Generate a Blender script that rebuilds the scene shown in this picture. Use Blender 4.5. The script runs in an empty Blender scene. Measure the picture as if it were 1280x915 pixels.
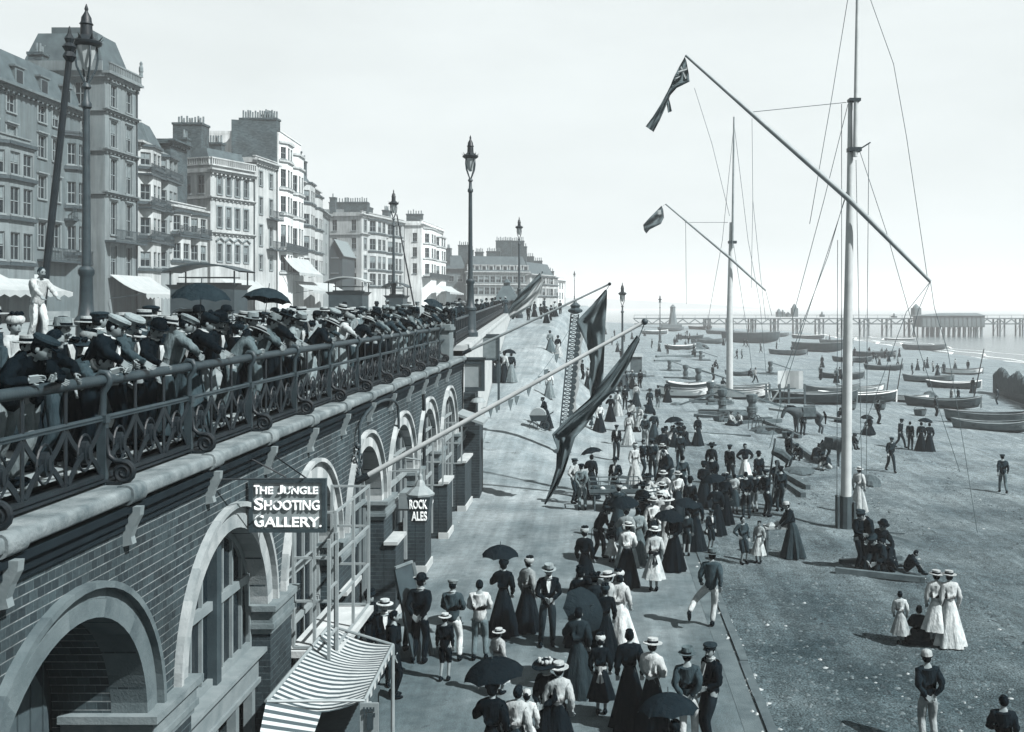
import bpy, bmesh, math, random
from mathutils import Vector, Matrix
R = random.Random(7)
sc = bpy.context.scene
col = sc.collection
PI = math.pi
# ------------------------------------------------------------------ camera frame of the photograph (1280 px wide)
CX, HY, FP, H = 749.0, 380.0, 1280.0, 7.7      # vanishing point, horizon, focal length in px, eye height over the lower esplanade
def W(px, py, Y): return Vector(((px - CX) / FP * Y, Y, H - (py - HY) / FP * Y))
def lerp(a, b, t): return a + (b - a) * t
def clamp(x, a, b): return max(a, min(b, x))
def zu(Y): return 5.65 + clamp(0.012 * (Y - 30), 0, 1.35)          # the upper promenade climbs gently
def xe(Y): return -5.3 - max(0, Y - 40) * 0.062                     # its seaward edge
def zl(X, Y):                                                       # lower esplanade with the ramp, then the beach
    if X > 3.17: return -0.02 - 0.05 * (X - 3.17) + (0.05 * math.sin(X * .9 + Y * .23) + .055 * math.sin(2.3 * X + 1.4 * math.sin(Y * .45)) * math.sin(Y * 1.1 + X * .5)) * min(1, (X - 3.17) * .3)
    t = zu(Y)
    u = clamp((.6 - X) / 5.6, 0, 1); v = clamp((Y - 40) / 90, 0, 1)
    return t * u * u * (3 - 2 * u) * v * (1.6 - .6 * v) if X < .6 else 0
def G(px, py):
    lo, hi = 5.0, 900.0
    for _ in range(60):
        Y = (lo + hi) / 2
        p = W(px, py, Y)
        if p.z > zl(p.x, p.y): lo = Y
        else: hi = Y
    p = W(px, py, lo); p.z = zl(p.x, p.y)
    return p
def GH(px, pytop, h):                                               # ground point under a head seen at pytop, for a figure h tall
    lo, hi = 5.0, 900.0
    for _ in range(60):
        Y = (lo + hi) / 2
        p = W(px, pytop, Y)
        if p.z > zl(p.x, p.y) + h: lo = Y
        else: hi = Y
    p = W(px, pytop, lo); p.z = zl(p.x, p.y)
    return p
# ------------------------------------------------------------------ materials: every base colour is one toned grey of the print
def tone(g):
    k = [(.003, (.52, 1, 1.40)), (.012, (.57, 1, 1.26)), (.05, (.66, 1, 1.11)), (.1, (.78, 1, 1.06)), (.25, (.92, 1, 1.01)), (1, (.96, 1, 1))]
    g = max(g * 1.25, .0028)
    for (a, ca), (b, cb) in zip(k, k[1:]):
        if g <= b:
            t = (math.log(g) - math.log(a)) / (math.log(b) - math.log(a))
            c = [lerp(u, v, t) for u, v in zip(ca, cb)]
            break
    return (g * c[0], g * c[1], g * c[2], 1)
MATS = {}
def newmat(name):
    m = bpy.data.materials.new(name); m.use_nodes = True
    nt = m.node_tree; b = nt.nodes['Principled BSDF']
    return m, nt, b
def mixrgb(nt, fac, a, b, mode='MIX'):
    n = nt.nodes.new('ShaderNodeMix'); n.data_type = 'RGBA'; n.blend_type = mode
    for s, v in ((n.inputs[0], fac), (n.inputs[6], a), (n.inputs[7], b)):
        if hasattr(v, 'is_output') or isinstance(v, bpy.types.NodeSocket): nt.links.new(v, s)
        else: s.default_value = v
    return n.outputs[2]
def noise(nt, vec, scale, detail=4, rough=.6):
    n = nt.nodes.new('ShaderNodeTexNoise'); n.inputs['Scale'].default_value = scale
    n.inputs['Detail'].default_value = detail; n.inputs['Roughness'].default_value = rough
    if vec is not None: nt.links.new(vec, n.inputs['Vector'])
    return n.outputs['Fac']
def ramp(nt, fac, a, b):
    n = nt.nodes.new('ShaderNodeMapRange'); n.inputs[1].default_value = a; n.inputs[2].default_value = b
    nt.links.new(fac, n.inputs[0]); return n.outputs[0]
def coords(nt, which='Object'):
    return nt.nodes.new('ShaderNodeTexCoord').outputs[which] if which != 'World' else nt.nodes.new('ShaderNodeNewGeometry').outputs['Position']
def bumpn(nt, b, height, strength, dist=.02):
    n = nt.nodes.new('ShaderNodeBump'); n.inputs['Strength'].default_value = strength; n.inputs['Distance'].default_value = dist
    nt.links.new(height, n.inputs['Height']); nt.links.new(n.outputs[0], b.inputs['Normal'])
def mat(name, g, var=.25, scale=3., rough=.85, bump=.0, bscale=30., spec=.25, metal=0., rnd=0., co='Object', dist=.02):
    key = name
    if key in MATS: return MATS[key]
    m, nt, b = newmat(name)
    c = coords(nt, co)
    f = ramp(nt, noise(nt, c, scale, 5), .28, .72)
    cl = mixrgb(nt, f, tone(g * (1 - var)), tone(g * (1 + var)))
    if rnd:
        oi = nt.nodes.new('ShaderNodeObjectInfo')
        hv = nt.nodes.new('ShaderNodeHueSaturation'); nt.links.new(cl, hv.inputs['Color'])
        mr = nt.nodes.new('ShaderNodeMapRange'); nt.links.new(oi.outputs['Random'], mr.inputs[0])
        mr.inputs[3].default_value = 1 - rnd; mr.inputs[4].default_value = 1 + rnd
        nt.links.new(mr.outputs[0], hv.inputs['Value']); cl = hv.outputs[0]
    nt.links.new(cl, b.inputs['Base Color'])
    b.inputs['Roughness'].default_value = rough; b.inputs['Specular IOR Level'].default_value = spec; b.inputs['Metallic'].default_value = metal
    if bump: bumpn(nt, b, noise(nt, c, bscale, 3), bump, dist)
    MATS[key] = m
    return m
def cloth(g):
    q = max(1, round(g * 200)) if g < .05 else round(g * 50) * 4
    nm = 'cloth_%03d' % q
    if nm not in MATS:
        m = mat(nm, q / 200 * (.36 if q < 4 else .55 if q < 12 else .85), .28, 7, .95, 0, 26, .0, rnd=.22)
        n_ = m.node_tree; mp = n_.nodes.new('ShaderNodeMapping'); mp.inputs['Scale'].default_value = (1.5, 1.5, .45); n_.links.new(coords(n_), mp.inputs[0])
        bumpn(n_, n_.nodes['Principled BSDF'], noise(n_, mp.outputs[0], 9, 3, .6), .6, .06)
    return mat(nm, q / 200 * (.36 if q < 4 else .55 if q < 12 else .85), .28, 7, .95, .5, 26, .0, rnd=.22, dist=.012)
# brick: mortar courses run along Y on the sea front (vector = Y, Z) or along X on faces that look down the beach
def brick(name, plane, gb, gm, w=.235, h=.088, mortar=.009, var=.5, co='World'):
    m, nt, b = newmat(name)
    sep = nt.nodes.new('ShaderNodeSeparateXYZ'); nt.links.new(coords(nt, co), sep.inputs[0])
    cmb = nt.nodes.new('ShaderNodeCombineXYZ')
    if plane == 'auto':
        ge = nt.nodes.new('ShaderNodeNewGeometry'); s2 = nt.nodes.new('ShaderNodeSeparateXYZ'); nt.links.new(ge.outputs['Normal'], s2.inputs[0])
        ab = nt.nodes.new('ShaderNodeMath'); ab.operation = 'ABSOLUTE'; nt.links.new(s2.outputs[0], ab.inputs[0])
        gt = nt.nodes.new('ShaderNodeMath'); gt.operation = 'GREATER_THAN'; gt.inputs[1].default_value = .6; nt.links.new(ab.outputs[0], gt.inputs[0])
        mx = nt.nodes.new('ShaderNodeMix'); nt.links.new(gt.outputs[0], mx.inputs[0]); nt.links.new(sep.outputs[0], mx.inputs[2]); nt.links.new(sep.outputs[1], mx.inputs[3])
        nt.links.new(mx.outputs[0], cmb.inputs[0])
    else: nt.links.new(sep.outputs['XY'.index(plane)], cmb.inputs[0])
    nt.links.new(sep.outputs[2], cmb.inputs[1])
    t = nt.nodes.new('ShaderNodeTexBrick'); nt.links.new(cmb.outputs[0], t.inputs['Vector'])
    t.inputs['Scale'].default_value = 1; t.inputs['Brick Width'].default_value = w; t.inputs['Row Height'].default_value = h
    t.inputs['Mortar Size'].default_value = mortar * .7; t.inputs['Mortar Smooth'].default_value = .3; t.offset = .5
    gj = gb + (gm - gb) * .16                                        # the cross joints are tight and sooty, the bed joints show pale
    t.inputs['Color1'].default_value = tone(gb * (1 - var)); t.inputs['Color2'].default_value = tone(gb * (1 + var)); t.inputs['Mortar'].default_value = tone(gj)
    dv = nt.nodes.new('ShaderNodeMath'); dv.operation = 'DIVIDE'; nt.links.new(sep.outputs[2], dv.inputs[0]); dv.inputs[1].default_value = h
    fr = nt.nodes.new('ShaderNodeMath'); fr.operation = 'FRACT'; nt.links.new(dv.outputs[0], fr.inputs[0])
    lt = nt.nodes.new('ShaderNodeMath'); lt.operation = 'LESS_THAN'; nt.links.new(fr.outputs[0], lt.inputs[0]); lt.inputs[1].default_value = mortar / h * 1.35
    jn = nt.nodes.new('ShaderNodeMath'); jn.operation = 'MULTIPLY'; nt.links.new(lt.outputs[0], jn.inputs[0]); nt.links.new(ramp(nt, noise(nt, coords(nt, co), 1.7, 5, .7), .3, .58), jn.inputs[1])
    base = mixrgb(nt, jn.outputs[0], t.outputs['Color'], tone(gm))
    n1 = ramp(nt, noise(nt, coords(nt, co), .7, 6, .65), .3, .7)
    dirt = mixrgb(nt, n1, (.55, .55, .55, 1), (1.25, 1.25, 1.25, 1))
    n2 = ramp(nt, noise(nt, coords(nt, co), 26, 3), .3, .75)
    d2 = mixrgb(nt, n2, (.7, .7, .7, 1), (1.2, 1.2, 1.2, 1))
    c = mixrgb(nt, 1.0, base, dirt, 'MULTIPLY'); c = mixrgb(nt, 1.0, c, d2, 'MULTIPLY')
    nt.links.new(c, b.inputs['Base Color']); b.inputs['Roughness'].default_value = .9; b.inputs['Specular IOR Level'].default_value = .15
    inv = nt.nodes.new('ShaderNodeMath'); inv.operation = 'SUBTRACT'; inv.inputs[0].default_value = 1; nt.links.new(t.outputs['Fac'], inv.inputs[1])
    bumpn(nt, b, inv.outputs[0], .5, .012)
    MATS[name] = m
    return m
# ------------------------------------------------------------------ mesh builder
def frame_of(d):
    d = d.normalized(); a = Vector((0, 0, 1)) if abs(d.z) < .95 else Vector((1, 0, 0))
    x = d.cross(a).normalized(); return x, x.cross(d).normalized()
class MB:
    def __init__(s): s.v = []; s.f = []; s.m = []
    def add(s, vs, fs, mi=0):
        o = len(s.v); s.v += [tuple(p) for p in vs]
        for f in fs: s.f.append([o + i for i in f]); s.m.append(mi)
    def join(s, o, M=None, mi=None):
        s.add([M @ Vector(p) for p in o.v] if M else o.v, o.f); 
        s.m[-len(o.f):] = o.m if mi is None else [mi] * len(o.f)
    def box(s, x0, x1, y0, y1, z0, z1, mi=0):
        s.add([(x, y, z) for z in (z0, z1) for y in (y0, y1) for x in (x0, x1)],
              [(0, 2, 3, 1), (4, 5, 7, 6), (0, 1, 5, 4), (2, 6, 7, 3), (0, 4, 6, 2), (1, 3, 7, 5)], mi)
    def beam(s, p, q, w, h, mi=0, up=None):
        p, q = Vector(p), Vector(q); d = (q - p).normalized()
        if up is None: a, b = frame_of(d)
        else: a = d.cross(Vector(up)).normalized(); b = a.cross(d).normalized()
        c = [(-1, -1), (1, -1), (1, 1), (-1, 1)]
        s.add([e + a * (i * w / 2) + b * (j * h / 2) for e in (p, q) for i, j in c],
              [(3, 2, 1, 0), (4, 5, 6, 7)] + [(i, (i + 1) % 4, 4 + (i + 1) % 4, 4 + i) for i in range(4)], mi)
    def tube(s, pts, r, n=8, mi=0, cap=True):
        pts = [Vector(p) for p in pts]; L = len(pts)
        rs = list(r) if isinstance(r, (list, tuple)) else [r] * L
        vs = []; a = None
        for i, p in enumerate(pts):
            d = (pts[min(i + 1, L - 1)] - pts[max(i - 1, 0)])
            if d.length < 1e-9: d = Vector((0, 0, 1))
            if a is None: a, b = frame_of(d)
            else:
                dn = d.normalized(); a = (a - dn * a.dot(dn)); a = a.normalized() if a.length > 1e-6 else frame_of(d)[0]; b = a.cross(dn).normalized() * -1
                b = dn.cross(a).normalized() 
            if i == 0: b = d.normalized().cross(a).normalized()
            vs += [p + (a * math.cos(t) + b * math.sin(t)) * rs[i] for t in (2 * PI * k / n for k in range(n))]
        fs = [(i * n + k, i * n + (k + 1) % n, (i + 1) * n + (k + 1) % n, (i + 1) * n + k) for i in range(L - 1) for k in range(n)]
        if cap: fs += [tuple(range(n - 1, -1, -1)), tuple((L - 1) * n + k for k in range(n))]
        s.add(vs, fs, mi)
    def lathe(s, prof, n=12, c=(0, 0, 0), wave=None, mi=0, sx=1, sy=1, capb=True, capt=True):
        vs = []
        for r, z in prof:
            for k in range(n):
                t = 2 * PI * k / n; q = r * (wave(t, z) if wave else 1)
                vs.append((c[0] + q * math.cos(t) * sx, c[1] + q * math.sin(t) * sy, c[2] + z))
        L = len(prof)
        fs = [(i * n + k, i * n + (k + 1) % n, (i + 1) * n + (k + 1) % n, (i + 1) * n + k) for i in range(L - 1) for k in range(n)]
        if capb: fs.append(tuple(range(n - 1, -1, -1)))
        if capt: fs.append(tuple((L - 1) * n + k for k in range(n)))
        s.add(vs, fs, mi)
    def ball(s, c, r, n=8, mi=0):
        r = r if isinstance(r, (tuple, list)) else (r, r, r); k = max(4, n * 2 // 3)
        vs = [(c[0], c[1], c[2] - r[2])]
        for i in range(1, k):
            a = -PI / 2 + PI * i / k
            vs += [(c[0] + r[0] * math.cos(a) * math.cos(2 * PI * j / n), c[1] + r[1] * math.cos(a) * math.sin(2 * PI * j / n), c[2] + r[2] * math.sin(a)) for j in range(n)]
        vs.append((c[0], c[1], c[2] + r[2])); T = len(vs) - 1
        fs = [(0, 1 + (j + 1) % n, 1 + j) for j in range(n)]
        for i in range(k - 2):
            b = 1 + i * n; fs += [(b + j, b + (j + 1) % n, b + n + (j + 1) % n, b + n + j) for j in range(n)]
        b = 1 + (k - 2) * n; fs += [(b + j, b + (j + 1) % n, T) for j in range(n)]
        s.add(vs, fs, mi)
    def extr(s, poly, f0, f1, mi=0):                # poly in 2-D, two maps into space
        n = len(poly); s.add([f0(*p) for p in poly] + [f1(*p) for p in poly],
            [tuple(range(n - 1, -1, -1)), tuple(range(n, 2 * n))] + [(i, (i + 1) % n, n + (i + 1) % n, n + i) for i in range(n)], mi)
    def quad(s, a, b, c, d, mi=0): s.add([a, b, c, d], [(0, 1, 2, 3)], mi)
    def mesh(s, name, mats, off=None, smooth=None):
        me = bpy.data.meshes.new(name)
        vs = [(p[0] - off[0], p[1] - off[1], p[2] - off[2]) for p in s.v] if off is not None else s.v
        me.from_pydata(vs, [], s.f)
        for m in (mats if isinstance(mats, (list, tuple)) else [mats]): me.materials.append(m)
        me.polygons.foreach_set('material_index', s.m)
        bm = bmesh.new(); bm.from_mesh(me); bmesh.ops.recalc_face_normals(bm, faces=bm.faces); bm.to_mesh(me); bm.free()
        if smooth:
            me.polygons.foreach_set('use_smooth', [True] * len(me.polygons)); me.set_sharp_from_angle(angle=math.radians(smooth))
        me.update(); return me
    def build(s, name, mats, parent=None, smooth=None, off=None, local=False):
        if off is None and parent is not None and not local: off = root_of(parent).location
        o = bpy.data.objects.new(name, s.mesh(name, mats, off, smooth)); col.objects.link(o)
        if parent is not None: o.parent = parent
        elif off is not None: o.location = off
        return o
def root_of(o):
    while o.parent: o = o.parent
    return o
def tag(o, label=None, cat=None, group=None, kind=None):
    for k, v in (('label', label), ('category', cat), ('group', group), ('kind', kind)):
        if v: o[k] = v
    return o
LABELS = {}
def thing(name, label, cat, loc=(0, 0, 0), rot=0, group=None):
    o = bpy.data.objects.new(name, None); col.objects.link(o); o.empty_display_size = .2
    o.location = loc; o.rotation_euler = (0, 0, rot)
    return tag(o, label, cat, group)
def copy_tree(o, parent=None):
    c = o.copy(); col.objects.link(c)
    if parent: c.parent = parent
    for ch in o.children: copy_tree(ch, c)
    return c
def obj(name, mesh, mats=None, parent=None, loc=None, rot=None, scale=None, M=None):
    o = bpy.data.objects.new(name, mesh); col.objects.link(o)
    if parent: o.parent = parent
    if M is not None: o.matrix_local = M
    if loc is not None: o.location = loc
    if rot is not None: o.rotation_euler = (0, 0, rot)
    if scale is not None: o.scale = (scale,) * 3
    if mats:
        for i, m in enumerate(mats):
            if m is None: continue
            o.material_slots[i].link = 'OBJECT'; o.material_slots[i].material = m
    return o
ORD = ['first', 'second', 'third', 'fourth', 'fifth', 'sixth', 'seventh', 'eighth', 'ninth', 'tenth', 'eleventh', 'twelfth', 'thirteenth']
def text_mb(body, size, depth=.01, bold=0.):
    cu = bpy.data.curves.new('lettering', 'FONT'); cu.body = body; cu.size = size; cu.extrude = depth; cu.offset = bold
    cu.align_x = 'CENTER'; cu.align_y = 'CENTER'; cu.resolution_u = 3
    o = bpy.data.objects.new('lettering', cu); col.objects.link(o)
    bpy.context.view_layer.update()
    me = bpy.data.meshes.new_from_object(o.evaluated_get(bpy.context.evaluated_depsgraph_get()))
    mb = MB(); mb.add([v.co.copy() for v in me.vertices], [list(p.vertices) for p in me.polygons])
    bpy.data.objects.remove(o); bpy.data.curves.remove(cu); bpy.data.meshes.remove(me)
    return mb
# ------------------------------------------------------------------ camera, sky, sun, haze
cam = bpy.data.cameras.new('camera'); co_ = bpy.data.objects.new('camera', cam); col.objects.link(co_)
co_.location = (0, 0, H); co_.rotation_euler = (PI / 2, 0, 0)
cam.sensor_width = 36; cam.lens = 36; cam.shift_x = (640 - CX) / 1280; cam.shift_y = -(457.5 - HY) / 1280
cam.clip_start = .1; cam.clip_end = 20000
sc.camera = co_
SUN_EL, SUN_AZ = 47.0, 119.0           # azimuth clockwise from +Y
wd = bpy.data.worlds.new('World'); sc.world = wd; wd.use_nodes = True
nt = wd.node_tree; bg = nt.nodes['Background']
sky = nt.nodes.new('ShaderNodeTexSky'); sky.sky_type = 'NISHITA'; sky.sun_disc = False
sky.sun_elevation = math.radians(SUN_EL); sky.sun_rotation = math.radians(SUN_AZ)
sky.air_density = 1.3; sky.dust_density = 0.3; sky.ozone_density = 1.0; sky.altitude = 0
bw_ = nt.nodes.new('ShaderNodeRGBToBW'); nt.links.new(sky.outputs[0], bw_.inputs[0])
bw = nt.nodes.new('ShaderNodeMath'); bw.operation = 'MINIMUM'; nt.links.new(bw_.outputs[0], bw.inputs[0]); bw.inputs[1].default_value = 3.2      # sky brightness capped: even pale low sky, weaker ambient light
tn = nt.nodes.new('ShaderNodeMix'); tn.data_type = 'RGBA'; tn.blend_type = 'MULTIPLY'; tn.inputs[0].default_value = 1
nt.links.new(bw.outputs[0], tn.inputs[6]); tn.inputs[7].default_value = (.93, 1.0, 1.008, 1)
cn = nt.nodes.new('ShaderNodeTexNoise'); cn.inputs['Scale'].default_value = 2.2; cn.inputs['Detail'].default_value = 6; cn.inputs['Roughness'].default_value = .6
tc = nt.nodes.new('ShaderNodeTexCoord'); cm = nt.nodes.new('ShaderNodeMapping'); cm.inputs['Scale'].default_value = (1, 1, 3.5); nt.links.new(tc.outputs['Generated'], cm.inputs[0]); nt.links.new(cm.outputs[0], cn.inputs['Vector'])
cr = nt.nodes.new('ShaderNodeMapRange'); nt.links.new(cn.outputs['Fac'], cr.inputs[0]); cr.inputs[1].default_value = .35; cr.inputs[2].default_value = .65; cr.inputs[3].default_value = .93; cr.inputs[4].default_value = 1.03      # thin veil of high cloud
cv = nt.nodes.new('ShaderNodeMix'); cv.data_type = 'RGBA'; cv.blend_type = 'MULTIPLY'; cv.inputs[0].default_value = 1; nt.links.new(tn.outputs[2], cv.inputs[6]); nt.links.new(cr.outputs[0], cv.inputs[7])
nt.links.new(cv.outputs[2], bg.inputs['Color']); bg.inputs['Strength'].default_value = 0.106
sl = bpy.data.lights.new('sun', 'SUN'); so = bpy.data.objects.new('sun', sl); col.objects.link(so)
sl.energy = 5.0; sl.angle = math.radians(.5); sl.color = (1.0, .995, .98)
az, el = math.radians(SUN_AZ), math.radians(SUN_EL)
sdir = Vector((math.sin(az) * math.cos(el), math.cos(az) * math.cos(el), math.sin(el)))
so.rotation_euler = (-sdir).to_track_quat('-Z', 'Y').to_euler(); so.location = sdir * 100
sc.view_settings.view_transform = 'Standard'; sc.view_settings.look = 'None'; sc.view_settings.exposure = 1.4; sc.view_settings.gamma = 1
sc.cycles.use_denoising = True; sc.cycles.max_bounces = 5; sc.cycles.volume_bounces = 0
HAZE = True
if HAZE:
    hb = MB(); hb.box(-700, 3200, -30, 3600, -9, 42)
    m = bpy.data.materials.new('sea_haze'); m.use_nodes = True; n = m.node_tree; n.nodes.clear()
    out = n.nodes.new('ShaderNodeOutputMaterial'); pv = n.nodes.new('ShaderNodeVolumePrincipled')
    pv.inputs['Color'].default_value = (.93, .97, .98, 1); pv.inputs['Density'].default_value = .00048; pv.inputs['Anisotropy'].default_value = .0
    n.links.new(pv.outputs[0], out.inputs['Volume'])
    tag(hb.build('haze', m), 'pale sea haze lying over beach, pier and distant terraces', kind='stuff')
# ------------------------------------------------------------------ the setting: ground, water
def ground_mat(name, g, specks, bump, gs=(.5, 6, 90), amp=(.35, .25, .5), pale=None):
    m, nt, b = newmat(name); c = coords(nt, 'World')
    f1 = ramp(nt, noise(nt, c, gs[0], 5), .3, .7); f2 = ramp(nt, noise(nt, c, gs[1], 4), .3, .7); f3 = ramp(nt, noise(nt, c, gs[2], 2), .35, .7)
    cl = mixrgb(nt, f1, tone(g * (1 - amp[0])), tone(g * (1 + amp[0])))
    cl = mixrgb(nt, 1, cl, mixrgb(nt, f2, (1 - amp[1],) * 3 + (1,), (1 + amp[1],) * 3 + (1,)), 'MULTIPLY')
    cl = mixrgb(nt, 1, cl, mixrgb(nt, f3, (1 - amp[2],) * 3 + (1,), (1 + amp[2],) * 3 + (1,)), 'MULTIPLY')
    mp = nt.nodes.new('ShaderNodeMapping'); mp.inputs['Scale'].default_value = (2.6, .16, 1); nt.links.new(c, mp.inputs[0])      # wheel and foot tracks along the way
    cl = mixrgb(nt, 1, cl, mixrgb(nt, ramp(nt, noise(nt, mp.outputs[0], 1.0, 5, .6), .35, .65), (.80, .80, .80, 1), (1.14, 1.14, 1.14, 1)), 'MULTIPLY')
    cl = mixrgb(nt, ramp(nt, noise(nt, c, .9, 6, .75), .60, .66), cl, mixrgb(nt, 1, cl, (.66, .66, .66, 1), 'MULTIPLY'))                  # damp stains
    if specks:
        v = nt.nodes.new('ShaderNodeTexVoronoi'); v.inputs['Scale'].default_value = specks; nt.links.new(c, v.inputs['Vector'])
        lt = nt.nodes.new('ShaderNodeMath'); lt.operation = 'LESS_THAN'; nt.links.new(v.outputs['Distance'], lt.inputs[0]); lt.inputs[1].default_value = .14
        cl = mixrgb(nt, lt.outputs[0], cl, tone(min(.5, g * 2.6)))
    if pale:                                                         # near darkening painted into the ground colour, growing paler with depth
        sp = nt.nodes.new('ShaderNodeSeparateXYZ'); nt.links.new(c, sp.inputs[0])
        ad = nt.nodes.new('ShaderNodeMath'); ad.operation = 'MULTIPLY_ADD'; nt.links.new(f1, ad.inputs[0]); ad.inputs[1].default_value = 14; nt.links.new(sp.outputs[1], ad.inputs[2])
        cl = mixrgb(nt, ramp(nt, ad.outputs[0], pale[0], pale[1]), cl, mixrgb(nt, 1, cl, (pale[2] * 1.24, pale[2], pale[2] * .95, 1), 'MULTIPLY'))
    nt.links.new(cl, b.inputs['Base Color']); b.inputs['Roughness'].default_value = .95; b.inputs['Specular IOR Level'].default_value = .0
    bumpn(nt, b, noise(nt, c, bump[0], 3), bump[1], bump[2])
    MATS[name] = m; return m
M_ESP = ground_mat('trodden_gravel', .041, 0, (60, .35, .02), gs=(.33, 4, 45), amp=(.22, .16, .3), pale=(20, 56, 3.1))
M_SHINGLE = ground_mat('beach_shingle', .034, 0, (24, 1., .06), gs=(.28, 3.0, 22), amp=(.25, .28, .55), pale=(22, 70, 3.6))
def sheet(name, xs, ys, zf, m, kind='structure', xf=None, label=None):
    mb = MB(); n = len(xs)
    for y in ys:
        for x in xs:
            X = xf(x, y) if xf else x
            mb.v.append((X, y, zf(X, y)))
    mb.f = [(j * n + i, j * n + i + 1, (j + 1) * n + i + 1, (j + 1) * n + i) for j in range(len(ys) - 1) for i in range(n - 1)]
    mb.m = [0] * len(mb.f)
    return tag(mb.build(name, m, smooth=60), label, kind=kind)
ys = [4 + i * .5 for i in range(140)] + [74 + i * 1.5 for i in range(64)] + [170 + i * 8 for i in range(34)]
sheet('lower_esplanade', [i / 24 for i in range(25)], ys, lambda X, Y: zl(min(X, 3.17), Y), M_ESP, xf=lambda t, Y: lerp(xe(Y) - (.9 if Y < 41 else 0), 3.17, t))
xs = [3.17 + .3 * i for i in range(50)] + [18 + 4 * i for i in range(40)]
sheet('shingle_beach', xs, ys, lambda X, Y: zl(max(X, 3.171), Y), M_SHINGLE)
M_SEA, snt, sb = newmat('sea_water')
sb.inputs['Base Color'].default_value = tone(.07); sb.inputs['Roughness'].default_value = .22
bumpn(snt, sb, noise(snt, coords(snt, 'World'), .5, 6, .7), .8, .5)
mb = MB(); mb.quad((20, 40, -4), (3000, 40, -4), (3000, 3500, -4), (-600, 3500, -4)); tag(mb.build('sea', M_SEA), kind='structure')
mb = MB(); mb.quad((-690, -20, -6), (3100, -20, -6), (3100, 3550, -6), (-690, 3550, -6)); tag(mb.build('seabed', M_SHINGLE), kind='structure')
M_ROAD = mat('road_macadam', .11, .25, 1.2, .95, .4, 40, co='World')
sheet('upper_promenade', [0, .3, 1], [5 + 3 * i for i in range(12)] + [40.5 + 5 * i for i in range(76)], lambda X, Y: zu(Y) + .15, M_ROAD, xf=lambda t, Y: lerp(-45 if Y < 110 else -52, xe(Y) - .55, t))
mb = MB(); mb.box(-140, -44.8, 30, 330, 3, zu(200) + .1); tag(mb.build('terrace_ground', M_ROAD), kind='structure')
# far coast
mb = MB(); pts = [(-600, 0), (-420, 26), (-200, 34), (40, 26), (260, 14), (420, 4), (520, 0)]
mb.extr(pts, lambda a, b: (a, 2600 - 0 * b, b - 6), lambda a, b: (a, 3000, b - 6)); tag(mb.build('far_hills', mat('hill_turf', .06, .3, .01)), kind='structure')
# kerb between esplanade and shingle, with a gutter and pale stones lying along it
mb = MB(); M_STONE = mat('weathered_stone', .078, .35, 2.2, .85, .4, 30, co='World'); M_PALE = mat('pale_limewashed_stone', .2, .25, 1.6, .85, .35, 24, co='World')
for i in range(60):
    y = 6 + i * 2.0; w = R.uniform(-.015, .015)
    mb.box(3.02 + w, 3.2 + w, y + .01, y + 1.985, -.1, .045 + R.uniform(-.01, .01))
tag(mb.build('kerb', mat('kerb_timber', .04, .4, 2.5, .9, .5, 30, co='World')), kind='structure')
mb = MB(); mb.box(2.62, 3.02, 6, 126, -.05, .006); tag(mb.build('gutter_strip', mat('gutter_dirt', .045, .4, 1.6, .95, .6, 30, co='World')), kind='structure')
def stones(name, n, fn, m, label):
    mb = MB()
    for _ in range(n):
        x, y, s = fn(); z = zl(x, y)
        a = R.uniform(0, 6.3); k = []
        for j in range(5): k.append((x + s * math.cos(a + j * 1.257) * R.uniform(.6, 1.2), y + s * math.sin(a + j * 1.257) * R.uniform(.6, 1.2), z + .002))
        top = (x, y, z + s * R.uniform(.35, .7))
        mb.add(k + [top], [(j, (j + 1) % 5, 5) for j in range(5)])
    return tag(mb.build(name, m), label, kind='stuff')
stones('kerb_stones', 190, lambda: (3.1 + R.gauss(0, .13), 12 + 40 * R.random() ** 1.6, R.uniform(.02, .085)), mat('white_flints', .15, .3, 9, .8), 'white flints and paper scraps lying along the kerb')
def litter_pos():
    while 1:
        y = 10 + 70 * R.random() ** 1.5; x = R.uniform(-5, 3)
        if y > 13: return x, y, R.uniform(.01, .045)
stones('litter', 90, litter_pos, MATS['white_flints'], 'scraps of paper littering the trodden gravel of the esplanade')
def beach_pos():
    y = 15 + 55 * R.random() ** 1.3; return 3.3 + (y * .46 - 2.5) * R.random(), y, R.uniform(.02, .075)
stones('shingle_pebbles', 3600, beach_pos, mat('grey_pebbles', .05, .5, .6, .85, co='World'), 'loose grey pebbles of the shingle beach')
stones('pale_pebbles', 110, beach_pos, MATS['white_flints'], 'scattered white flints on the shingle beach')

def wrack_pos():
    k = R.choice([5.0, 8.5, 13.0]); y = 16 + 50 * R.random(); return k + (y - 16) * .12 + .8 * math.sin(y * .5 + k) + R.gauss(0, .18), y, R.uniform(.02, .07)
stones('seaweed_wrack', 900, wrack_pos, mat('dry_seaweed', .018, .5, 4, .9), 'broken lines of dark dry seaweed on the shingle')
for j, (o, w, z) in enumerate(((0, 1.1, -3.98), (5, .7, -3.97), (12, .5, -3.96))):
    mb = MB()
    for i in range(120):
        f = lambda i: 82.8 + o + 1.6 * math.sin(i * .31 + j) + .9 * math.sin(i * .83 + 2 * j)
        y0, y1 = 60 + i * 3, 63 + i * 3; ww = w * (.5 + .5 * abs(math.sin(i * .47 + j))); w2 = w * (.5 + .5 * abs(math.sin((i + 1) * .47 + j))); mb.quad((f(i), y0, z), (f(i) + ww, y0, z), (f(i + 1) + w2, y1, z), (f(i + 1), y1, z))
    tag(mb.build('surf', mat('sea_foam', .4, .2, 1, .8)), 'white line of surf along the shingle', kind='stuff')
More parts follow.
